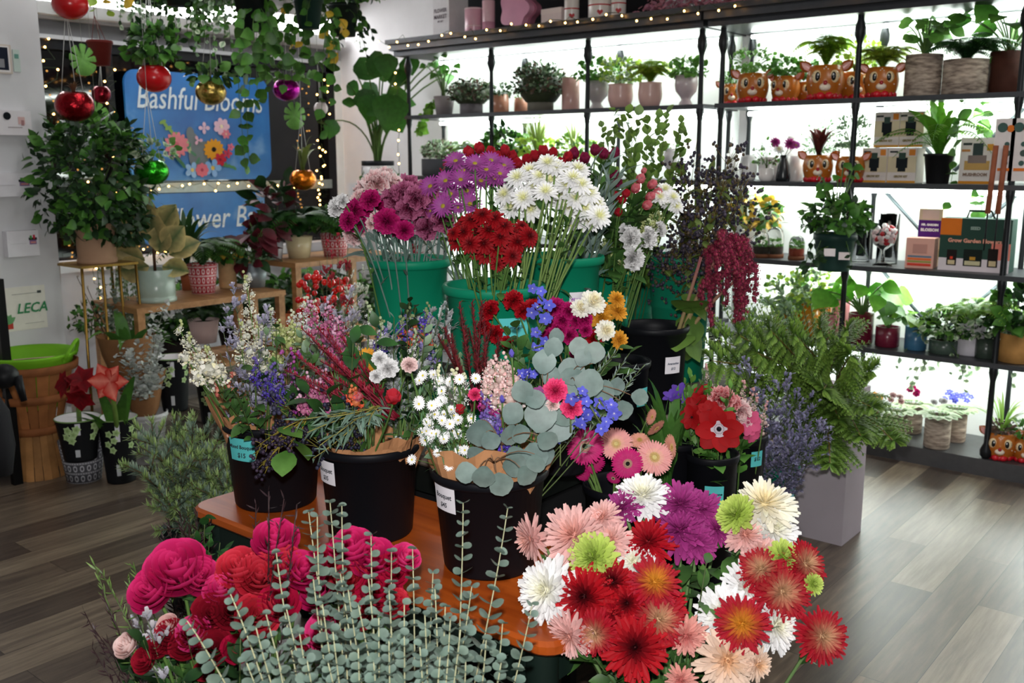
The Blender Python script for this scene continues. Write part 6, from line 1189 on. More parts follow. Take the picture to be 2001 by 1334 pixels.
for px, py in ((545, 800), (560, 830), (650, 760), (668, 775), (630, 800), (545, 770), (680, 800)): part(b_, 'privet_berries', px, py, 2.2, B, S_berry(['2c2c40', '3c3c54', '241f2c'], 14, .0055, .045, '7c7a3a'))
LPV = leafT(WN, c=('5c7060', '88988a'), curl=-.4)
for px, py in ((600, 845), (625, 870), (655, 850), (585, 820), (612, 895), (690, 820), (640, 815), (720, 830)): part(b_, 'willow_eucalyptus', px, py, 2.12, aF(745, 795, 2.2), S_leafy(LEAFB, .05, 18, 'a09850', t0=.15))
m = MB(); Bq = aF(600, 815, 2.18)
for px, py in ((500, 875), (490, 890), (505, 915), (520, 900), (530, 880), (515, 930), (545, 860)): S_berry(['2a2434', '4a3c50', '382c40'], 10, .005, .03, 'a89840')(m, Bq, aF(px, py, 2.2))
for px, py in ((575, 860), (560, 880), (545, 835)): m.inst(LMG, frameY(nrm(rv()-UP*.8))*.07, aF(px, py, 2.18))
m.build('privet_spray', LEAF, b_)
flower('tulip_bloom', 'tulipred', 768, 778, 30, 2.1, B, '', '', '', face=(0, .9), parent=b_, leaves=2, plabel='open bright red tulip')
flower('sunflower_bloom', 'sunflower', 738, 712, 26, 2.24, B, '', '', '', face=(-.6, .6), parent=b_, plabel='yellow sunflower'); flower('sunflower_bloom', 'sunflower', 715, 695, 20, 2.3, B, '', '', '', face=(-.2, .8), parent=b_)
flower('orange_bloom', 'alspink', 702, 775, 20, 2.16, B, '', '', '', face=(-.5, .2), parent=b_); part(b_, 'coral_bloom', 690, 768, 2.16, B, S_spike(LUC['coral'], .018, 4, .06, 'e08050', .01))
for px, py, r_ in ((758, 718, 22), (742, 700, 16), (735, 735, 14)): flower('white_carnation', 'carnwhite', px, py, r_, 2.2, B, '', '', '', face=(.1, .4), parent=b_)
for px, py in ((720, 610), (745, 640), (815, 660), (700, 650)): part(b_, 'stock', px, py, 2.35, B, S_spike(LUC['white'], .009, 9, .14, 'b8c89c', .009))
b2 = root('bouquet', pB+RIGHT*.05+FWD*.05+UP*.03, 'loose bouquet of grey-lilac statice and orange blooms behind plumes', 'bouquet'); B2 = pB+UP*.08+RIGHT*.06+FWD*.05
wrap(b2, pB+RIGHT*.03, .05, .11, .06, .24, seed=4, jag=.03)
for px, py in ((848, 600), (868, 592), (835, 610), (880, 610), (855, 640), (822, 625), (770, 660), (790, 690), (840, 660), (760, 640)): part(b2, 'statice', px, py, 2.5+R.uniform(-.12, .05), B2, S_statice('a0a4a4', 'd0d4d4'), None, PETAL)
for px, py in ((800, 640), (770, 620), (830, 650), (860, 680), (810, 680), (850, 710), (880, 690), (790, 720), (830, 700), (800, 590), (812, 600), (795, 605)): part(b2, 'greenery', px, py, 2.45+R.uniform(-.15, .05), B2, S_leafy(R.choice([LGR, LEAFB, LEAFD]) if py > 608 else LDG, .045, 18, t0=.4))
for px, py, c in ((748, 638, 'lilac'), (785, 632, 'purple'), (798, 620, 'lilac'), (825, 650, 'lilac'), (850, 690, 'lilac'), (740, 660, 'purple'), (835, 610, 'purple'), (790, 640, 'coral'), (805, 632, 'coral'), (832, 640, 'coral')): part(b2, {'lilac': 'lilac_bloom', 'purple': 'purple_bloom', 'coral': 'coral_bloom'}[c], px, py, 2.42, B2, S_spike(LUC[c], .015, 5, .06, '90a070', .012))
# bouquet C
c_ = root('bouquet', pC-RIGHT*.05+UP*.03, 'kraft-wrapped bouquet of white asters and dark red plumes', 'bouquet'); B = pC+UP*.1-RIGHT*.04
wrap(c_, pC-RIGHT*.01, .07, .135, .05, .285, seed=5, jag=.045, lean=(0, .0))
for px, py in ((825, 745), (842, 752), (860, 780), (812, 762), (835, 775), (848, 800), (870, 790), (815, 795), (878, 828), (862, 848), (880, 760), (850, 740), (830, 820), (895, 750)): part(c_, 'white_aster', px, py, 2.08+R.uniform(-.06, .06), B, S_aster(6, .012 if py > 790 else .0145))
for px, py in ((855, 735), (888, 735), (895, 765), (905, 745)): part(c_, 'white_stock', px, py, 2.12, B, S_spike(LUC['white'], .013, 5, .05, 'e8e8c0', .012))
for px, py, r_, kd in ((800, 712, 17, 'carnblush'), (900, 800, 20, 'tulipred'), (928, 770, 14, 'carnhot'), (896, 740, 11, 'carnblush')): flower('small_bloom', kd, px, py, r_, 2.06, B, '', '', '', face=(0, .5), parent=c_, leaves=2)
for px, py in ((898, 592), (922, 590), (942, 588), (868, 640), (882, 652), (960, 640), (975, 660), (935, 700), (905, 620), (915, 640), (855, 655), (945, 630)): part(c_, 'dark_red_plume', px, py, 2.3+R.uniform(-.08, .05), aF(935, 800, 2.16), S_plume('5c1820', '8c3438', 110, .019))
for px, py in ((860, 830), (880, 850), (845, 845), (830, 850), (900, 700), (810, 735), (870, 720), (845, 700)): part(c_, 'greenery', px, py, 2.08 if py > 800 else 2.3, B, S_leafy(R.choice([LG, LEAFB, LGR]), .035, 20, t0=.5))
d_ = root('bouquet', pC+RIGHT*.04+UP*.03, 'kraft-wrapped bouquet of blush stock, blue delphinium and silver-dollar eucalyptus', 'bouquet'); B = pC+UP*.1+RIGHT*.04
wrap(d_, pC+RIGHT*.015, .06, .125, .06, .255, seed=6, jag=.04)
for px, py, F in ((965, 712, 2.05), (985, 712, 2.06), (1000, 735, 2.04), (985, 758, 2.02), (952, 752, 2.04), (1005, 762, 2.04), (972, 775, 2.02), (955, 728, 2.06)): part(d_, 'blush_stock', px, py, F, B, S_spike(LUC['blush'], .019, 5, .045, 'f4d0cc', .014))
def leaf1(m, cx, cy, ln, ang, F, B0):
    q = aF(cx, cy, F); a = math.radians(ang); d = RIGHT*math.cos(a)-UP*math.sin(a); L = ln*F/FPX; nn = nrm(nrm(np.array([0, 0, H])-q)+rv(.45)); s = q-d*L/2; m.inst(LE2, frameY(nrm(d+rv(.2)), nn)*L*1.05, s, tj(.08)); m.tube(bez(B0, (B0+s)/2+UP*.03, s, 6), .0014, .0009, '8a6a50', 4)
for g, (bx0, by0, F, Ls) in enumerate(((1060, 830, 2.0, ((1058, 708, 48, -95), (1085, 682, 40, -60), (1025, 765, 46, -110), (1045, 780, 40, -20), (1015, 770, 30, 180), (1052, 815, 66, -95), (1085, 835, 66, -60), (1100, 810, 50, -30))), (980, 870, 1.98, ((936, 848, 62, 100), (1000, 808, 46, -60), (998, 850, 44, 95), (1045, 890, 56, 80), (1022, 845, 40, 60), (960, 860, 40, 60), (1010, 890, 44, 60), (1070, 860, 44, 30), (1060, 890, 46, 70))), (965, 905, 1.96, ((912, 923, 44, 170), (945, 932, 48, 95), (980, 945, 50, 65), (1032, 928, 46, 45), (1005, 915, 50, 20), (1048, 905, 40, 80), (930, 890, 40, 150))), (1110, 760, 2.05, ((1085, 660, 36, -90), (1162, 690, 42, -80), (1112, 722, 56, -30), (1140, 700, 36, -60), (1120, 745, 58, 160), (1150, 748, 56, 10), (1180, 765, 50, 20), (1205, 755, 36, 0), (1222, 800, 42, 60), (1250, 772, 34, 0), (1130, 680, 40, -100), (1072, 735, 40, -80))))):
    m = MB(); B0 = aF(bx0, by0, F+.02); m.tube(bez(B, (B+B0)/2, B0, 6), .003, .002, '8a6a50', 5)
    for l in Ls: leaf1(m, *l, F+R.uniform(-.04, .04), B0)
    m.build('silver_dollar_eucalyptus', LEAF, d_)
def florets(parent, name, pts, r, F, kd='delph', lab=None, base=None):
    m = MB(); tp = BL[kd].tpl(); base = aF(pts[-1][0], pts[-1][1]+60, F) if base is None else base; prev = base
    for px, py in reversed(pts):
        q = aF(px, py, F+R.uniform(-.03, .03)); m.tube([prev, q-UP*.008], .0022, .0016, '6a7a48', 4); prev = q*.4+prev*.6 if len(pts) < 6 else q
        for k in range(2): m.inst(tp, frameZ(nrm(nrm(np.array([0, 0, H])-q)+rv(.9)))*r*.85*R.uniform(.8, 1.1), q+rv(r*.6), tj(.15)*np.array([1, 1, 1]))
    return m.build(name, PETAL, parent)
florets(d_, 'blue_delphinium', [(1052, 570), (1060, 588), (1046, 605), (1072, 600), (1065, 622), (1050, 650), (1062, 668), (1045, 680), (1078, 690), (1055, 700)], .019, 2.2)
florets(d_, 'pale_blue_delphinium', [(1200, 812), (1185, 795), (1170, 780), (1160, 805), (1180, 830), (1145, 780), (1130, 765), (1135, 800), (1115, 785)], .019, 2.0)
florets(d_, 'violet_delphinium', [(1130, 830), (1115, 820), (1100, 838), (1108, 800), (1145, 815), (1095, 850)], .018, 2.04); florets(d_, 'violet_delphinium', [(1030, 728), (1042, 735), (1020, 735)], .016, 2.1)
for px, py, c in ((952, 812, 'lilac'), (940, 828, 'purple'), (975, 835, 'purple'), (958, 795, 'lilac'), (945, 785, 'magenta'), (965, 850, 'purple'), (985, 865, 'purple'), (1060, 800, 'magenta')): part(d_, c+'_stock', px, py, 2.03, B, S_spike(LUC[c], .015, 5, .05, '7a60b0', .012))
for px, py, r_, kd, n_ in ((1085, 762, 25, 'carnhot', 'hot_pink_carnation'), (1117, 795, 23, 'carnhot', 'hot_pink_carnation'), (1055, 770, 18, 'anemonepurple', 'purple_anemone'), (1080, 790, 14, 'carnblush', 'blush_carnation'), (982, 782, 15, 'irisbud', 'iris_bud'), (1000, 693, 15, 'irisbud', 'iris_bud')): flower(n_, kd, px, py, r_, 1.99, B, '', '', '', face=(0, 1.2 if kd == 'irisbud' else .3), parent=d_, leaves=1)
for px, py in ((1180, 700), (1240, 720), (1260, 712), (1220, 705), (1235, 740), (1200, 690)): part(d_, 'rosemary_sprig', px, py, 2.15, B, S_leafy(leafT(WN, c=('7a9088', 'a8b8ac')), .025, 40, t0=.5))
for px, py in ((1010, 640), (1020, 680), (1040, 660), (1000, 660), (1210, 680), (1195, 695), (1010, 880), (1070, 870), (1230, 690)): part(d_, 'greenery', px, py, 2.2, B, S_leafy(LEAFD, .06, 9, t0=.55))
# carnations and button mums behind (top-level stems in the short black bucket)
for L_, kd, de, n_, F in ((((955, 605, 20), (1002, 585, 20), (1022, 605, 18), (967, 652, 17), (945, 638, 15), (1040, 598, 16), (1162, 662, 18), (990, 668, 12)), 'carnred', 'red carnation', 'carnation', 2.42), (((1085, 598, 19), (1112, 606, 18), (1128, 625, 18), (1092, 640, 20), (1075, 655, 17), (1142, 622, 16), (1112, 655, 17), (1100, 625, 17), (1145, 645, 13), (1122, 690, 9)), 'carnmag', 'magenta carnation', 'carnation', 2.4), (((1160, 588, 28), (1135, 600, 22), (1185, 645, 23)), 'buttonwhite', 'white button chrysanthemum', 'chrysanthemum', 2.38), (((1176, 620, 24), (1208, 607, 20), (1206, 584, 17), (1211, 664, 19), (1178, 600, 16)), 'buttongold', 'golden yellow button chrysanthemum', 'chrysanthemum', 2.42)):
    for px, py, rp in L_: flower(n_, kd, px, py, rp*1.08, F, k3+UP*.03, de, 'above the eucalyptus, before the green buckets', 'flower', cen=(1090, 650, 200, 120), leaves=3, ls=.04)
# ------------------------------------------------------------ flowers in the green buckets
def many(L_, kd, de, ctx, n_, F, base, cen, leaves=3, ls=.04, lt=LEAFD, sc='56783a', r=None, jf=.12, sr=.0022, k=1.1, up=.15):
    for it in L_: flower(n_, kd, it[0], it[1], (it[2] if len(it) > 2 else r)*1.08, F+R.uniform(-jf, jf), base+UP*.06, de, ctx, 'flower', cen=cen, leaves=leaves, ls=ls, lt=lt, sc=sc, sr=sr, k=k, up=up)
CE1 = (780, 420, 160, 100); G1C = 'in the left big green bucket'; GL = leafT(WN, c=('5a7068', '7c9088'), curl=-.4)
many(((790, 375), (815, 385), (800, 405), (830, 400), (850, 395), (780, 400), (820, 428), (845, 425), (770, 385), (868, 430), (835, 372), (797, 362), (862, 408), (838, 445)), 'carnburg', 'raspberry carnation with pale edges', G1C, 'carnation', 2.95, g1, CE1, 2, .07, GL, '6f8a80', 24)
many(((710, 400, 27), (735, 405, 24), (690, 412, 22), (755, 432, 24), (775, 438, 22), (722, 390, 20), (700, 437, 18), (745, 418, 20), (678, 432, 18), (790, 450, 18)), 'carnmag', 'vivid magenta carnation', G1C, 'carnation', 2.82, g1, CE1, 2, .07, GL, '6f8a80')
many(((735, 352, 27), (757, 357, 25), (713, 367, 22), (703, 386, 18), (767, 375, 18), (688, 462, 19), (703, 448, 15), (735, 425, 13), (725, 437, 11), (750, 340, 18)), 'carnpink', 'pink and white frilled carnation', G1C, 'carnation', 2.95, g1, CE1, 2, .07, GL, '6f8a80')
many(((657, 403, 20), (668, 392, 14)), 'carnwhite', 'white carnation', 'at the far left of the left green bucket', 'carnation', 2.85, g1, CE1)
CE2 = (980, 430, 180, 130); G2C = 'in the front big green bucket'
many(((840, 363), (880, 378), (912, 372), (905, 332), (928, 318), (950, 330), (967, 347), (985, 322), (940, 352), (900, 350), (870, 352), (890, 313), (960, 312), (977, 338), (865, 402), (918, 398), (840, 412, 14), (895, 405, 13)), 'daisy', 'purple daisy-like chrysanthemum', G2C, 'chrysanthemum', 2.8, g2, (930, 430, 160, 130), r=23)
many(((1070, 316), (1035, 332), (1100, 332), (1130, 328), (1010, 345), (985, 378), (1022, 385), (997, 402), (1045, 362), (1076, 350), (1107, 360), (1136, 358), (1062, 385), (1037, 408), (1092, 385), (1125, 385), (1152, 375), (1165, 395), (1142, 405), (1110, 402), (1172, 420), (1152, 428), (1132, 420), (1066, 372), (1055, 342), (1120, 345), (1085, 325), (1115, 440, 11)), 'spraywhite', 'white spray chrysanthemum', G2C, 'chrysanthemum', 2.62, g2, (1080, 460, 170, 130), r=25, sc='6f8a48', sr=.0026)
many(((920, 428), (942, 418), (966, 425), (986, 440), (905, 452), (930, 452), (955, 448), (978, 462), (1002, 455), (893, 470), (918, 475), (945, 475), (966, 482), (990, 480), (1012, 472), (1036, 460, 22), (905, 438), (950, 496), (980, 502), (1002, 500), (972, 517, 14), (935, 490), (1020, 440, 14), (885, 455, 14)), 'sprayred', 'dark red spray chrysanthemum', G2C, 'chrysanthemum', 2.42, g2, (960, 500, 130, 110), r=20, jf=.06)
G3C = 'behind the white and purple chrysanthemums'
many(((918, 300), (938, 293), (962, 300), (988, 298), (950, 312), (1002, 308), (1062, 298), (1080, 303), (1012, 322), (1108, 310), (1095, 322), (1030, 315), (975, 310), (1045, 308)), 'alsred', 'red alstroemeria', G3C, 'alstroemeria', 3.1, g3, (1050, 420, 200, 140), r=19, leaves=8, ls=.07)
many(((1122, 303), (1143, 312), (1163, 296), (1180, 303), (1200, 302), (1130, 325), (1198, 345), (1205, 360)), 'alsburg', 'burgundy alstroemeria', G3C, 'alstroemeria', 3.1, g3, (1150, 420, 200, 140), r=19, leaves=12, ls=.08)
G4C = 'right of the white chrysanthemums'
many(((1250, 352), (1272, 362), (1240, 370), (1268, 386), (1282, 378), (1262, 402), (1257, 335, 10)), 'alspink', 'pink-striped alstroemeria', G4C, 'alstroemeria', 3.0, g4, (1200, 450, 100, 140), r=17, leaves=8, ls=.08)
many(((1203, 385), (1215, 393), (1193, 405), (1208, 416), (1222, 380)), 'alsred', 'red alstroemeria', G4C, 'alstroemeria', 2.95, g4, (1180, 450, 100, 140), r=15, leaves=8, ls=.08)
many(((1236, 468, 24), (1270, 464, 21), (1240, 505, 23), (1293, 447, 15), (1225, 452, 16)), 'carnwhite', 'white carnation', 'drooping right of the narrow green bucket', 'carnation', 2.98, g4, (1200, 470, 60, 120))
many(((1300, 368), (1316, 384), (1290, 384), (1322, 402), (1305, 395)), 'spraywhite', 'white spray chrysanthemum', 'beside the privet berries', 'chrysanthemum', 3.15, g4, (1280, 450, 100, 120), r=17)
def solo(name, de, ctx, L_, F, base, fn, cat='foliage', mt=LEAF, jf=.1):
    for it in L_:
        P = aF(it[0], it[1], F+R.uniform(-jf, jf)); m = MB(); B = base+rv(.04)*np.array([1, 1, 0])+UP*.05; fn(m, B, P); o = m.build(name, mt, loc=B); auto(o, de, ctx, cat, P)
solo('lisianthus', 'greenish white lisianthus', 'behind the white carnations', ((1250, 425), (1285, 418), (1270, 440), (1215, 500), (1180, 480)), 3.1, g4, S_spike(LUC['green'], .022, 6, .09, 'c8d8a0', .02), 'flower')
solo('leafy_branch', 'tall upright small-leaved green branch', 'rising behind the alstroemeria', ((1175, 238), (1200, 216), (1216, 238), (1228, 222), (1247, 226), (1266, 242), (1287, 232), (1303, 222), (1331, 240), (1342, 256), (1186, 268), (1170, 285), (1235, 260), (1275, 280)), 3.45, g6, S_leafy(leafT(WR, c=('4a6c2c', '7c9a48'), curl=-.3), .05, 34, t0=.35, spread=.6))
solo('privet_branch', 'dark privet branch of tiny blue-black berries', 'in the right tall green bucket', ((1330, 300), (1362, 272), (1400, 290), (1432, 268), (1442, 292), (1452, 330), (1420, 352), (1382, 332), (1347, 342), (1322, 402), (1302, 482), (1332, 452), (1362, 402), (1402, 402), (1432, 382), (1462, 350), (1352, 482), (1312, 520), (1292, 502), (1480, 420), (1375, 440), (1400, 330), (1410, 450), (1340, 520)), 3.45, g5+UP*.1, S_berry(['3a3444', '4c4454', '2c2834', '5a4c3c'], 34, .0065, .09, '7c6c34', leaf=LEAFO))
solo('grey_foliage', 'grey-green strappy foliage', 'behind the white chrysanthemums', ((1150, 340), (1175, 330), (1190, 360), (1165, 380), (1210, 340), (1190, 320), (770, 470), (700, 480), (860, 470), (820, 460), (740, 470)), 3.0, g3, S_leafy(GL, .12, 16, t0=.5, spread=.5))
# amaranthus
TS = ((1385, 492, 565), (1400, 480, 570), (1418, 462, 600), (1435, 455, 632), (1450, 460, 612), (1465, 470, 572), (1476, 520, 592), (1385, 540, 640), (1370, 552, 596), (1445, 520, 625), (1428, 470, 560), (1410, 450, 520), (1458, 480, 600), (1440, 500, 628))
am = LUC['maroon']
for gi, grp in enumerate((TS[:3], TS[3:6], TS[6:10], TS[10:14])):
    B = k1+UP*.08+RIGHT*(.03+.01*gi); o = root('amaranthus', B, ('leftmost', 'second', 'third', 'rightmost')[gi]+' drooping maroon amaranthus stem leaning from black bucket', 'flower', 'drooping amaranthus stems')
    K = aF(grp[0][0]-15, grp[0][1]+10, 3.2); m = MB(); pts = bez(B, aF(1335, 620, 3.18), K, 9); m.tube(pts, .008, .005, '8ca050', 7, 'a05a60')
    for i in range(3): t = R.uniform(.3, 1); p = pts[min(8, int(t*8))]; m.inst(leafT(WR, c=('4a6c2a', '688a3c'), curl=-.7), frameY(nrm(rv(1)-UP*.2))*R.uniform(.07, .15), p, tj(.12))
    m.build('stem', STEM, o)
    for px, y0, y1 in grp:
        m = MB(); a = aF(px, y0, 3.12+R.uniform(-.06, .06)); b = aF(px+R.uniform(-6, 8), y1, 3.12); pts = bez(K, a+UP*.03, a*.6+b*.4, 8)+[a*.6+b*.4+(b-(a*.6+b*.4))*t for t in (.33, .66, 1)]; m.tube(pts, .003, .002, '8c1c40', 4)
        n = int(20+(y1-y0)*.35)
        for i in range(n): t = .25+.75*i/n; x_ = t*10; k = min(9, int(x_)); q = pts[k]+(pts[k+1]-pts[k])*(x_-k); m.inst(am, np.eye(3)*.0105*(1.15-.5*max(0, t-.5)), q+rv(.008), tj(.25))
        m.build('tassel', PETAL, o)
# iris, anemones, gerberas
many(((1328, 768, 22), (1312, 775, 18), (1342, 785, 14)), 'irispurple', 'purple iris', 'in the black bucket behind the gerberas', 'iris', 2.75, r1, (1330, 850, 120, 100), 3, .12, leafT(WN, c=('4a7a34', '6a9a48')))
AN = (1400, 850, 90, 100)
for px, py, rp, kd, de, fx, fy, F, b_s in ((1405, 838, 44, 'anemone', 'large red anemone with white ring and dark centre', .0, -.1, 2.62, r2), (1362, 795, 27, 'anemonered', 'red anemone', -.4, .4, 2.7, r2), (1352, 815, 24, 'anemonered', 'red anemone', -.5, 0, 2.68, r2), (1376, 768, 22, 'anemonered', 'red anemone', -.2, .9, 2.78, r2), (1386, 805, 24, 'anemonered', 'red anemone', 0, .5, 2.66, r2), (1410, 776, 26, 'carnred2', 'red and white ruffled carnation', 0, .8, 2.74, r2), (1430, 785, 18, 'carnred2', 'red and white ruffled carnation', .2, .6, 2.76, r2), (1448, 800, 20, 'carnpink', 'pale pink ruffled bloom', .2, .6, 2.8, r3), (1462, 825, 26, 'anemonepink', 'pink anemone', .5, 0, 2.82, r3), (1470, 845, 20, 'anemonepink', 'pink anemone', .7, -.3, 2.84, r3), (1440, 812, 18, 'carnpink', 'pale pink ruffled bloom', .1, .5, 2.82, r3)):
    flower('anemone' if 'anemone' in kd else 'carnation', kd, px, py, rp*1.1, F, b_s+UP*.08, de, 'in the black buckets at right', 'flower', face=(fx, fy), leaves=8, ls=.05, lt=LG)
solo('green_foliage', 'frilly green anemone foliage', 'under the red anemones', ((1385, 870), (1430, 875), (1445, 840), (1370, 840), (1400, 880), (1360, 765), (1385, 745), (1340, 750), (1350, 735), (1375, 735), (1430, 760)), 2.74, r2+UP*.2, S_leafy(leafT(WP, c=('4a7a30', '6c9c44')), .04, 22, t0=.5))
solo('pink_spray_rose', 'tiny pale pink spray bud', 'right of the anemones', ((1470, 770), (1452, 755), (1495, 800), (1478, 785), (1490, 825), (1380, 722)), 3.0, r3, S_spike(LUC['blush'], .012, 4, .03, 'e8b0b0', .006), 'flower')
for px, py, rp, kd, fx, fy, F in ((1143, 872, 36, 'gerbmag', -.1, -.05, 2.42), (1204, 866, 32, 'gerbpink', .0, .1, 2.46), (1227, 906, 31, 'gerbmag', .1, -.1, 2.42), (1280, 892, 36, 'gerbpink', .35, .5, 2.46), (1125, 900, 28, 'gerbmag', -1.1, -.2, 2.5), (1150, 905, 31, 'gerbmag', 0, -.6, 2.5), (1112, 890, 24, 'gerbmag', -1.6, 0, 2.52), (1132, 922, 22, 'gerbmag', -.6, -.6, 2.52), (1284, 838, 20, 'gerbpeach', .9, -1.2, 2.6), (1314, 874, 26, 'gerbpeach', 1.8, .1, 2.55), (1250, 858, 20, 'gerbpeach', .1, .9, 2.6), (1198, 935, 14, 'gerbmag', -.2, -.6, 2.5), (1275, 815, 16, 'gerbpeach', 1.2, -.4, 2.65)):
    flower('gerbera', kd, px, py, rp*1.05, F, gbk+UP*.1, {'gerbmag': 'magenta gerbera daisy', 'gerbpink': 'pale pink gerbera daisy', 'gerbpeach': 'small peach gerbera daisy'}[kd], 'in the gerbera bucket', 'flower', face=(fx, fy), leaves=0, sr=.003, sc='6a8a48')
solo('iris_leaves', 'upright green iris leaf cluster', 'behind the gerberas', ((1250, 830), (1265, 800), (1235, 845), (1300, 800), (1330, 800), (1345, 780), (1290, 840)), 2.7, r1, lambda m, B, P: strap(m, B+(P-B)*.45, 7, np.linalg.norm(P-B)*.6, .06, ('3c6c2c', '5c8c40'), .35, .3))
# statice and cedar at right
solo('statice', 'lavender statice stem', 'in the small green bucket at right', ((1490, 765), (1522, 755), (1560, 762), (1588, 792), (1600, 822), (1562, 842), (1502, 822), (1480, 852), (1532, 802), (1592, 862), (1455, 700), (1545, 870), (1515, 860), (1575, 815), (1500, 790), (1540, 740), (1490, 880), (1560, 880), (1610, 840)), 3.15, smp+UP*.15, S_statice('6c6c8c', 'a8a4c4', .085, 26), 'flower', PETAL)
CT = leafT((.12, .2, .17, .06), c=('4a7028', '86a848'), curl=-.2)
def S_cedar(m, B, P):
    dd = P-B; pts = bez(B, (B+P)/2+UP*.03*np.linalg.norm(dd)+rv(.02), P, 14); m.tube(pts, .006, .002, '6a4428', 5, '7c7030'); L = np.linalg.norm(dd)
    nn = nrm(np.cross(dd, RIGHT+rv(.3))); 
    for i in range(3, 14):
        t = i/13; d = nrm(pts[i]-pts[i-1]); s0 = nrm(np.cross(d, nrm(-FWD+UP*.6)))
        for g in (-1, 1):
            l = L*.30*math.sin(math.pi*min(1, t*.85+.12))+.03; e = pts[i]+nrm(s0*g+d*.9+UP*-.15+rv(.12))*l; q = bez(pts[i], (pts[i]+e)/2+UP*.01, e, 9); m.tube(q, .002, .001, '4f6a2c', 4)
            for j in range(1, 9):
                dj = nrm(q[j]-q[j-1]); sj = nrm(np.cross(dj, nrm(-FWD+UP*.6)))
                for h in (-1, 1):
                    for u in (.35, .8): m.inst(CT, frameY(nrm(sj*h*u*1.2+dj*.9+rv(.1)))*(.030*(1.2-j/10)), q[j], tj(.2))
solo('cedar_branch', 'drooping green cedar branch', 'from the tall grey planter', ((1392, 705), (1402, 665), (1445, 655), (1505, 645), (1552, 655), (1602, 645), (1655, 645), (1702, 725), (1745, 860), (1682, 852), (1622, 905), (1562, 885), (1702, 795), (1662, 695), (1480, 690), (1610, 760), (1640, 820), (1430, 720)), 3.4, cedB, S_cedar, jf=.12)
solo('variegated_branch', 'pale variegated small-leaved branch', 'between amaranthus and mustard pots', ((1470, 610), (1500, 590), (1530, 600), (1490, 640), (1455, 640), (1430, 660), (1540, 640), (1420, 600), (1520, 560)), 3.9, cedB, S_leafy([LFIT, LGR, LMG][1], .05, 40, t0=.45))
# berries and waxflower at left of the green buckets
ib = np.array([*aF(640, 620, 3.9)[:2], .0]); bucket(ib, .11, .5, '6c6a5c', 'muted bucket of red winterberries left of green bucket', False)
solo('winterberry_branch', 'branch of bright red winterberries', 'left of the left green bucket', ((590, 545), (600, 520), (625, 510), (645, 545), (665, 540), (640, 575), (660, 495), (680, 485), (615, 560), (650, 515), (605, 570), (655, 580)), 3.75, ib+UP*.1, S_berry(['c01414', 'd82018'], 9, .0135, .07, '5a4a30'), 'branch', CERAM)
solo('waxflower', 'white waxflower stem', 'between red berries and the green bucket', ((690, 530), (700, 560), (712, 520), (680, 570), (705, 590), (718, 560), (670, 600)), 3.6, ib+UP*.1, S_statice('c8ccb8', 'f0f0e4', .06, 22), 'flower', PETAL)
solo('pink_berry_branch', 'thin branch of pink-red heather', 'behind the pink carnations', ((640, 470), (660, 460), (680, 470), (650, 490), (870, 320), (862, 335)), 3.6, ib+UP*.1, S_statice('8c2030', 'c04050', .05, 20), 'branch', PETAL)
# fir bunch, heather, rose fillers
def S_fir(m, B, P):
    lt = leafT((.05, .09, .06, .01), c=('5c7868', 'a4b8a0')); lt2 = leafT((.05, .09, .06, .01), c=('7a9854', 'b4cc88'))
    def spr(a, b, n):
        m.tube([a, b], .003, .002, '6a5a40', 4)
        for i in range(n): q = a+(b-a)*R.random(); d = nrm(b-a); m.inst(lt2 if np.linalg.norm(q-b) < .03 else lt, frameY(nrm(np.cross(d, rv())+d*.6))*.03, q, tj(.2))
    pts = bez(B, (B+P)/2+UP*.05, P, 6)
    for a, b in zip(pts, pts[1:]): spr(a, b, 40)
    for i in range(11): q = pts[R.randint(2, 5)]; spr(q, q+nrm(nrm(P-B)+rv(1))*.09, 60)
solo('fir_branch', 'blue-green noble fir branch', 'on the floor left of the orange table', ((300, 870), (320, 900), (345, 850), (375, 860), (400, 850), (425, 860), (440, 890), (290, 930), (320, 950), (350, 930), (385, 920), (420, 930), (370, 990), (400, 980), (330, 990), (440, 960), (450, 930), (350, 890)), 3.1, fn+UP*.15, S_fir, 'branch')
HE = S_leafy(leafT(WN, c=('2c1f20', '4a3634')), .035, 60, '3a2a28', t0=.35)
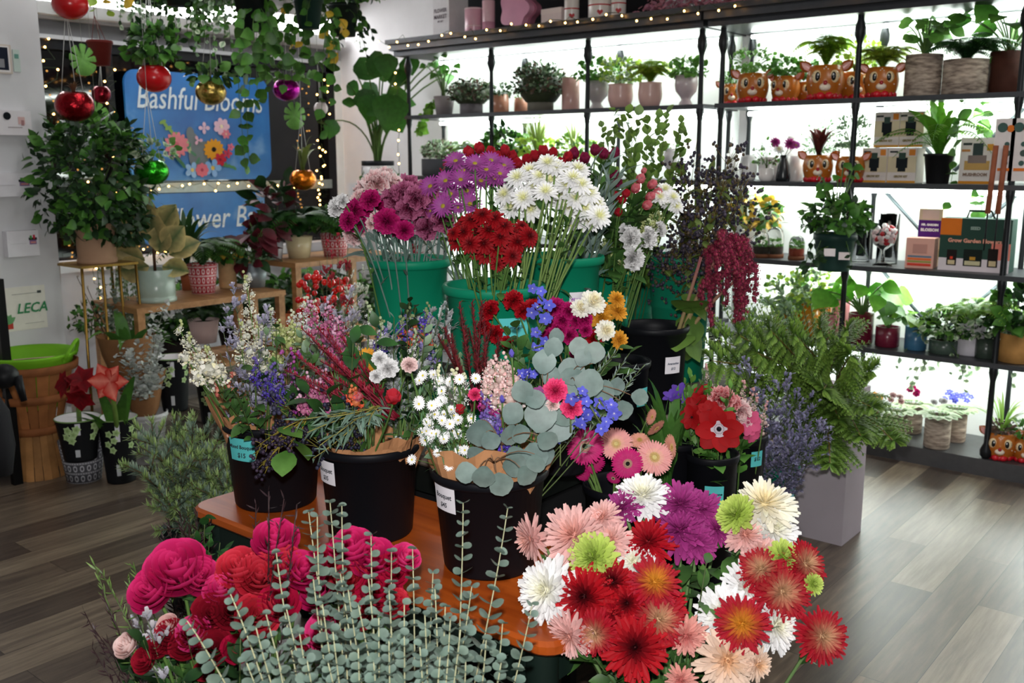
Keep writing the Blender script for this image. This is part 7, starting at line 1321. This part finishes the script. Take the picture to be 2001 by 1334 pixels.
solo('heather', 'dark brown wispy heather stem', 'at the left end of the orange table', ((330, 1020), (350, 1000), (372, 1030), (395, 1045), (340, 1060), (365, 1070), (320, 1050), (410, 1020), (355, 1040), (385, 1000), (320, 1085)), 2.2, fh+UP*.1, HE)
solo('salal_branch', 'dark green rounded leaf stem', 'behind the pink roses', ((400, 1010), (410, 1040), (390, 1060), (430, 1060), (440, 1080), (380, 1100)), 2.1, fh+UP*.1, S_leafy([LILY][0], .05, 12, t0=.55))
solo('twig_sprig', 'dark airy twig', 'left of the foreground roses', ((165, 1195), (185, 1230), (200, 1160), (220, 1200), (240, 1180), (180, 1265), (210, 1250), (555, 975), (580, 985), (525, 960), (500, 985)), 1.72, fr+UP*.1, S_leafy(leafT(WN, c=('2c1c20', '4a3438')), .028, 36, '3a2628', t0=.5, spread=1.2))
solo('green_sprig', 'thin green needle sprig', 'left of the foreground roses', ((185, 1105), (200, 1120), (260, 1105), (250, 1130)), 1.7, fr+UP*.1, S_leafy(leafT(WN, c=('4a6a30', '7c9a50')), .03, 40, t0=.55))
solo('statice', 'pale grey-lilac statice stem', 'among the foreground roses', ((285, 1200), (265, 1215), (300, 1225), (270, 1240)), 1.66, fr+UP*.1, S_statice('8c8a94', 'c8c4cc', .04, 18), 'flower', PETAL)
solo('hypericum', 'sprig of peach hypericum berries', 'among the foreground roses', ((315, 1200), (340, 1205), (358, 1212)), 1.64, fr+UP*.1, S_berry(['e0a888', 'c88868'], 4, .0065, .02), 'branch')
solo('rose_leaves', 'leafy green rose stem', 'under the foreground roses', ((340, 1300), (380, 1290), (300, 1310), (440, 1300), (470, 1310), (360, 1330), (420, 1330), (250, 1310), (500, 1260), (280, 1250), (470, 1240)), 1.62, fr+UP*.1, S_leafy([LG, LDG][1], .06, 14, t0=.5))
solo('chrysanthemum_leaves', 'green chrysanthemum leaf stem', 'under the foreground chrysanthemums', ((1170, 1290), (1200, 1310), (1290, 1300), (1320, 1280), (1380, 1310), (1150, 1270), (1350, 1220), (1430, 1160), (1380, 1100)), 1.85, fm+UP*.1, S_leafy(LEAFD, .06, 12, t0=.5))
finish_labels()
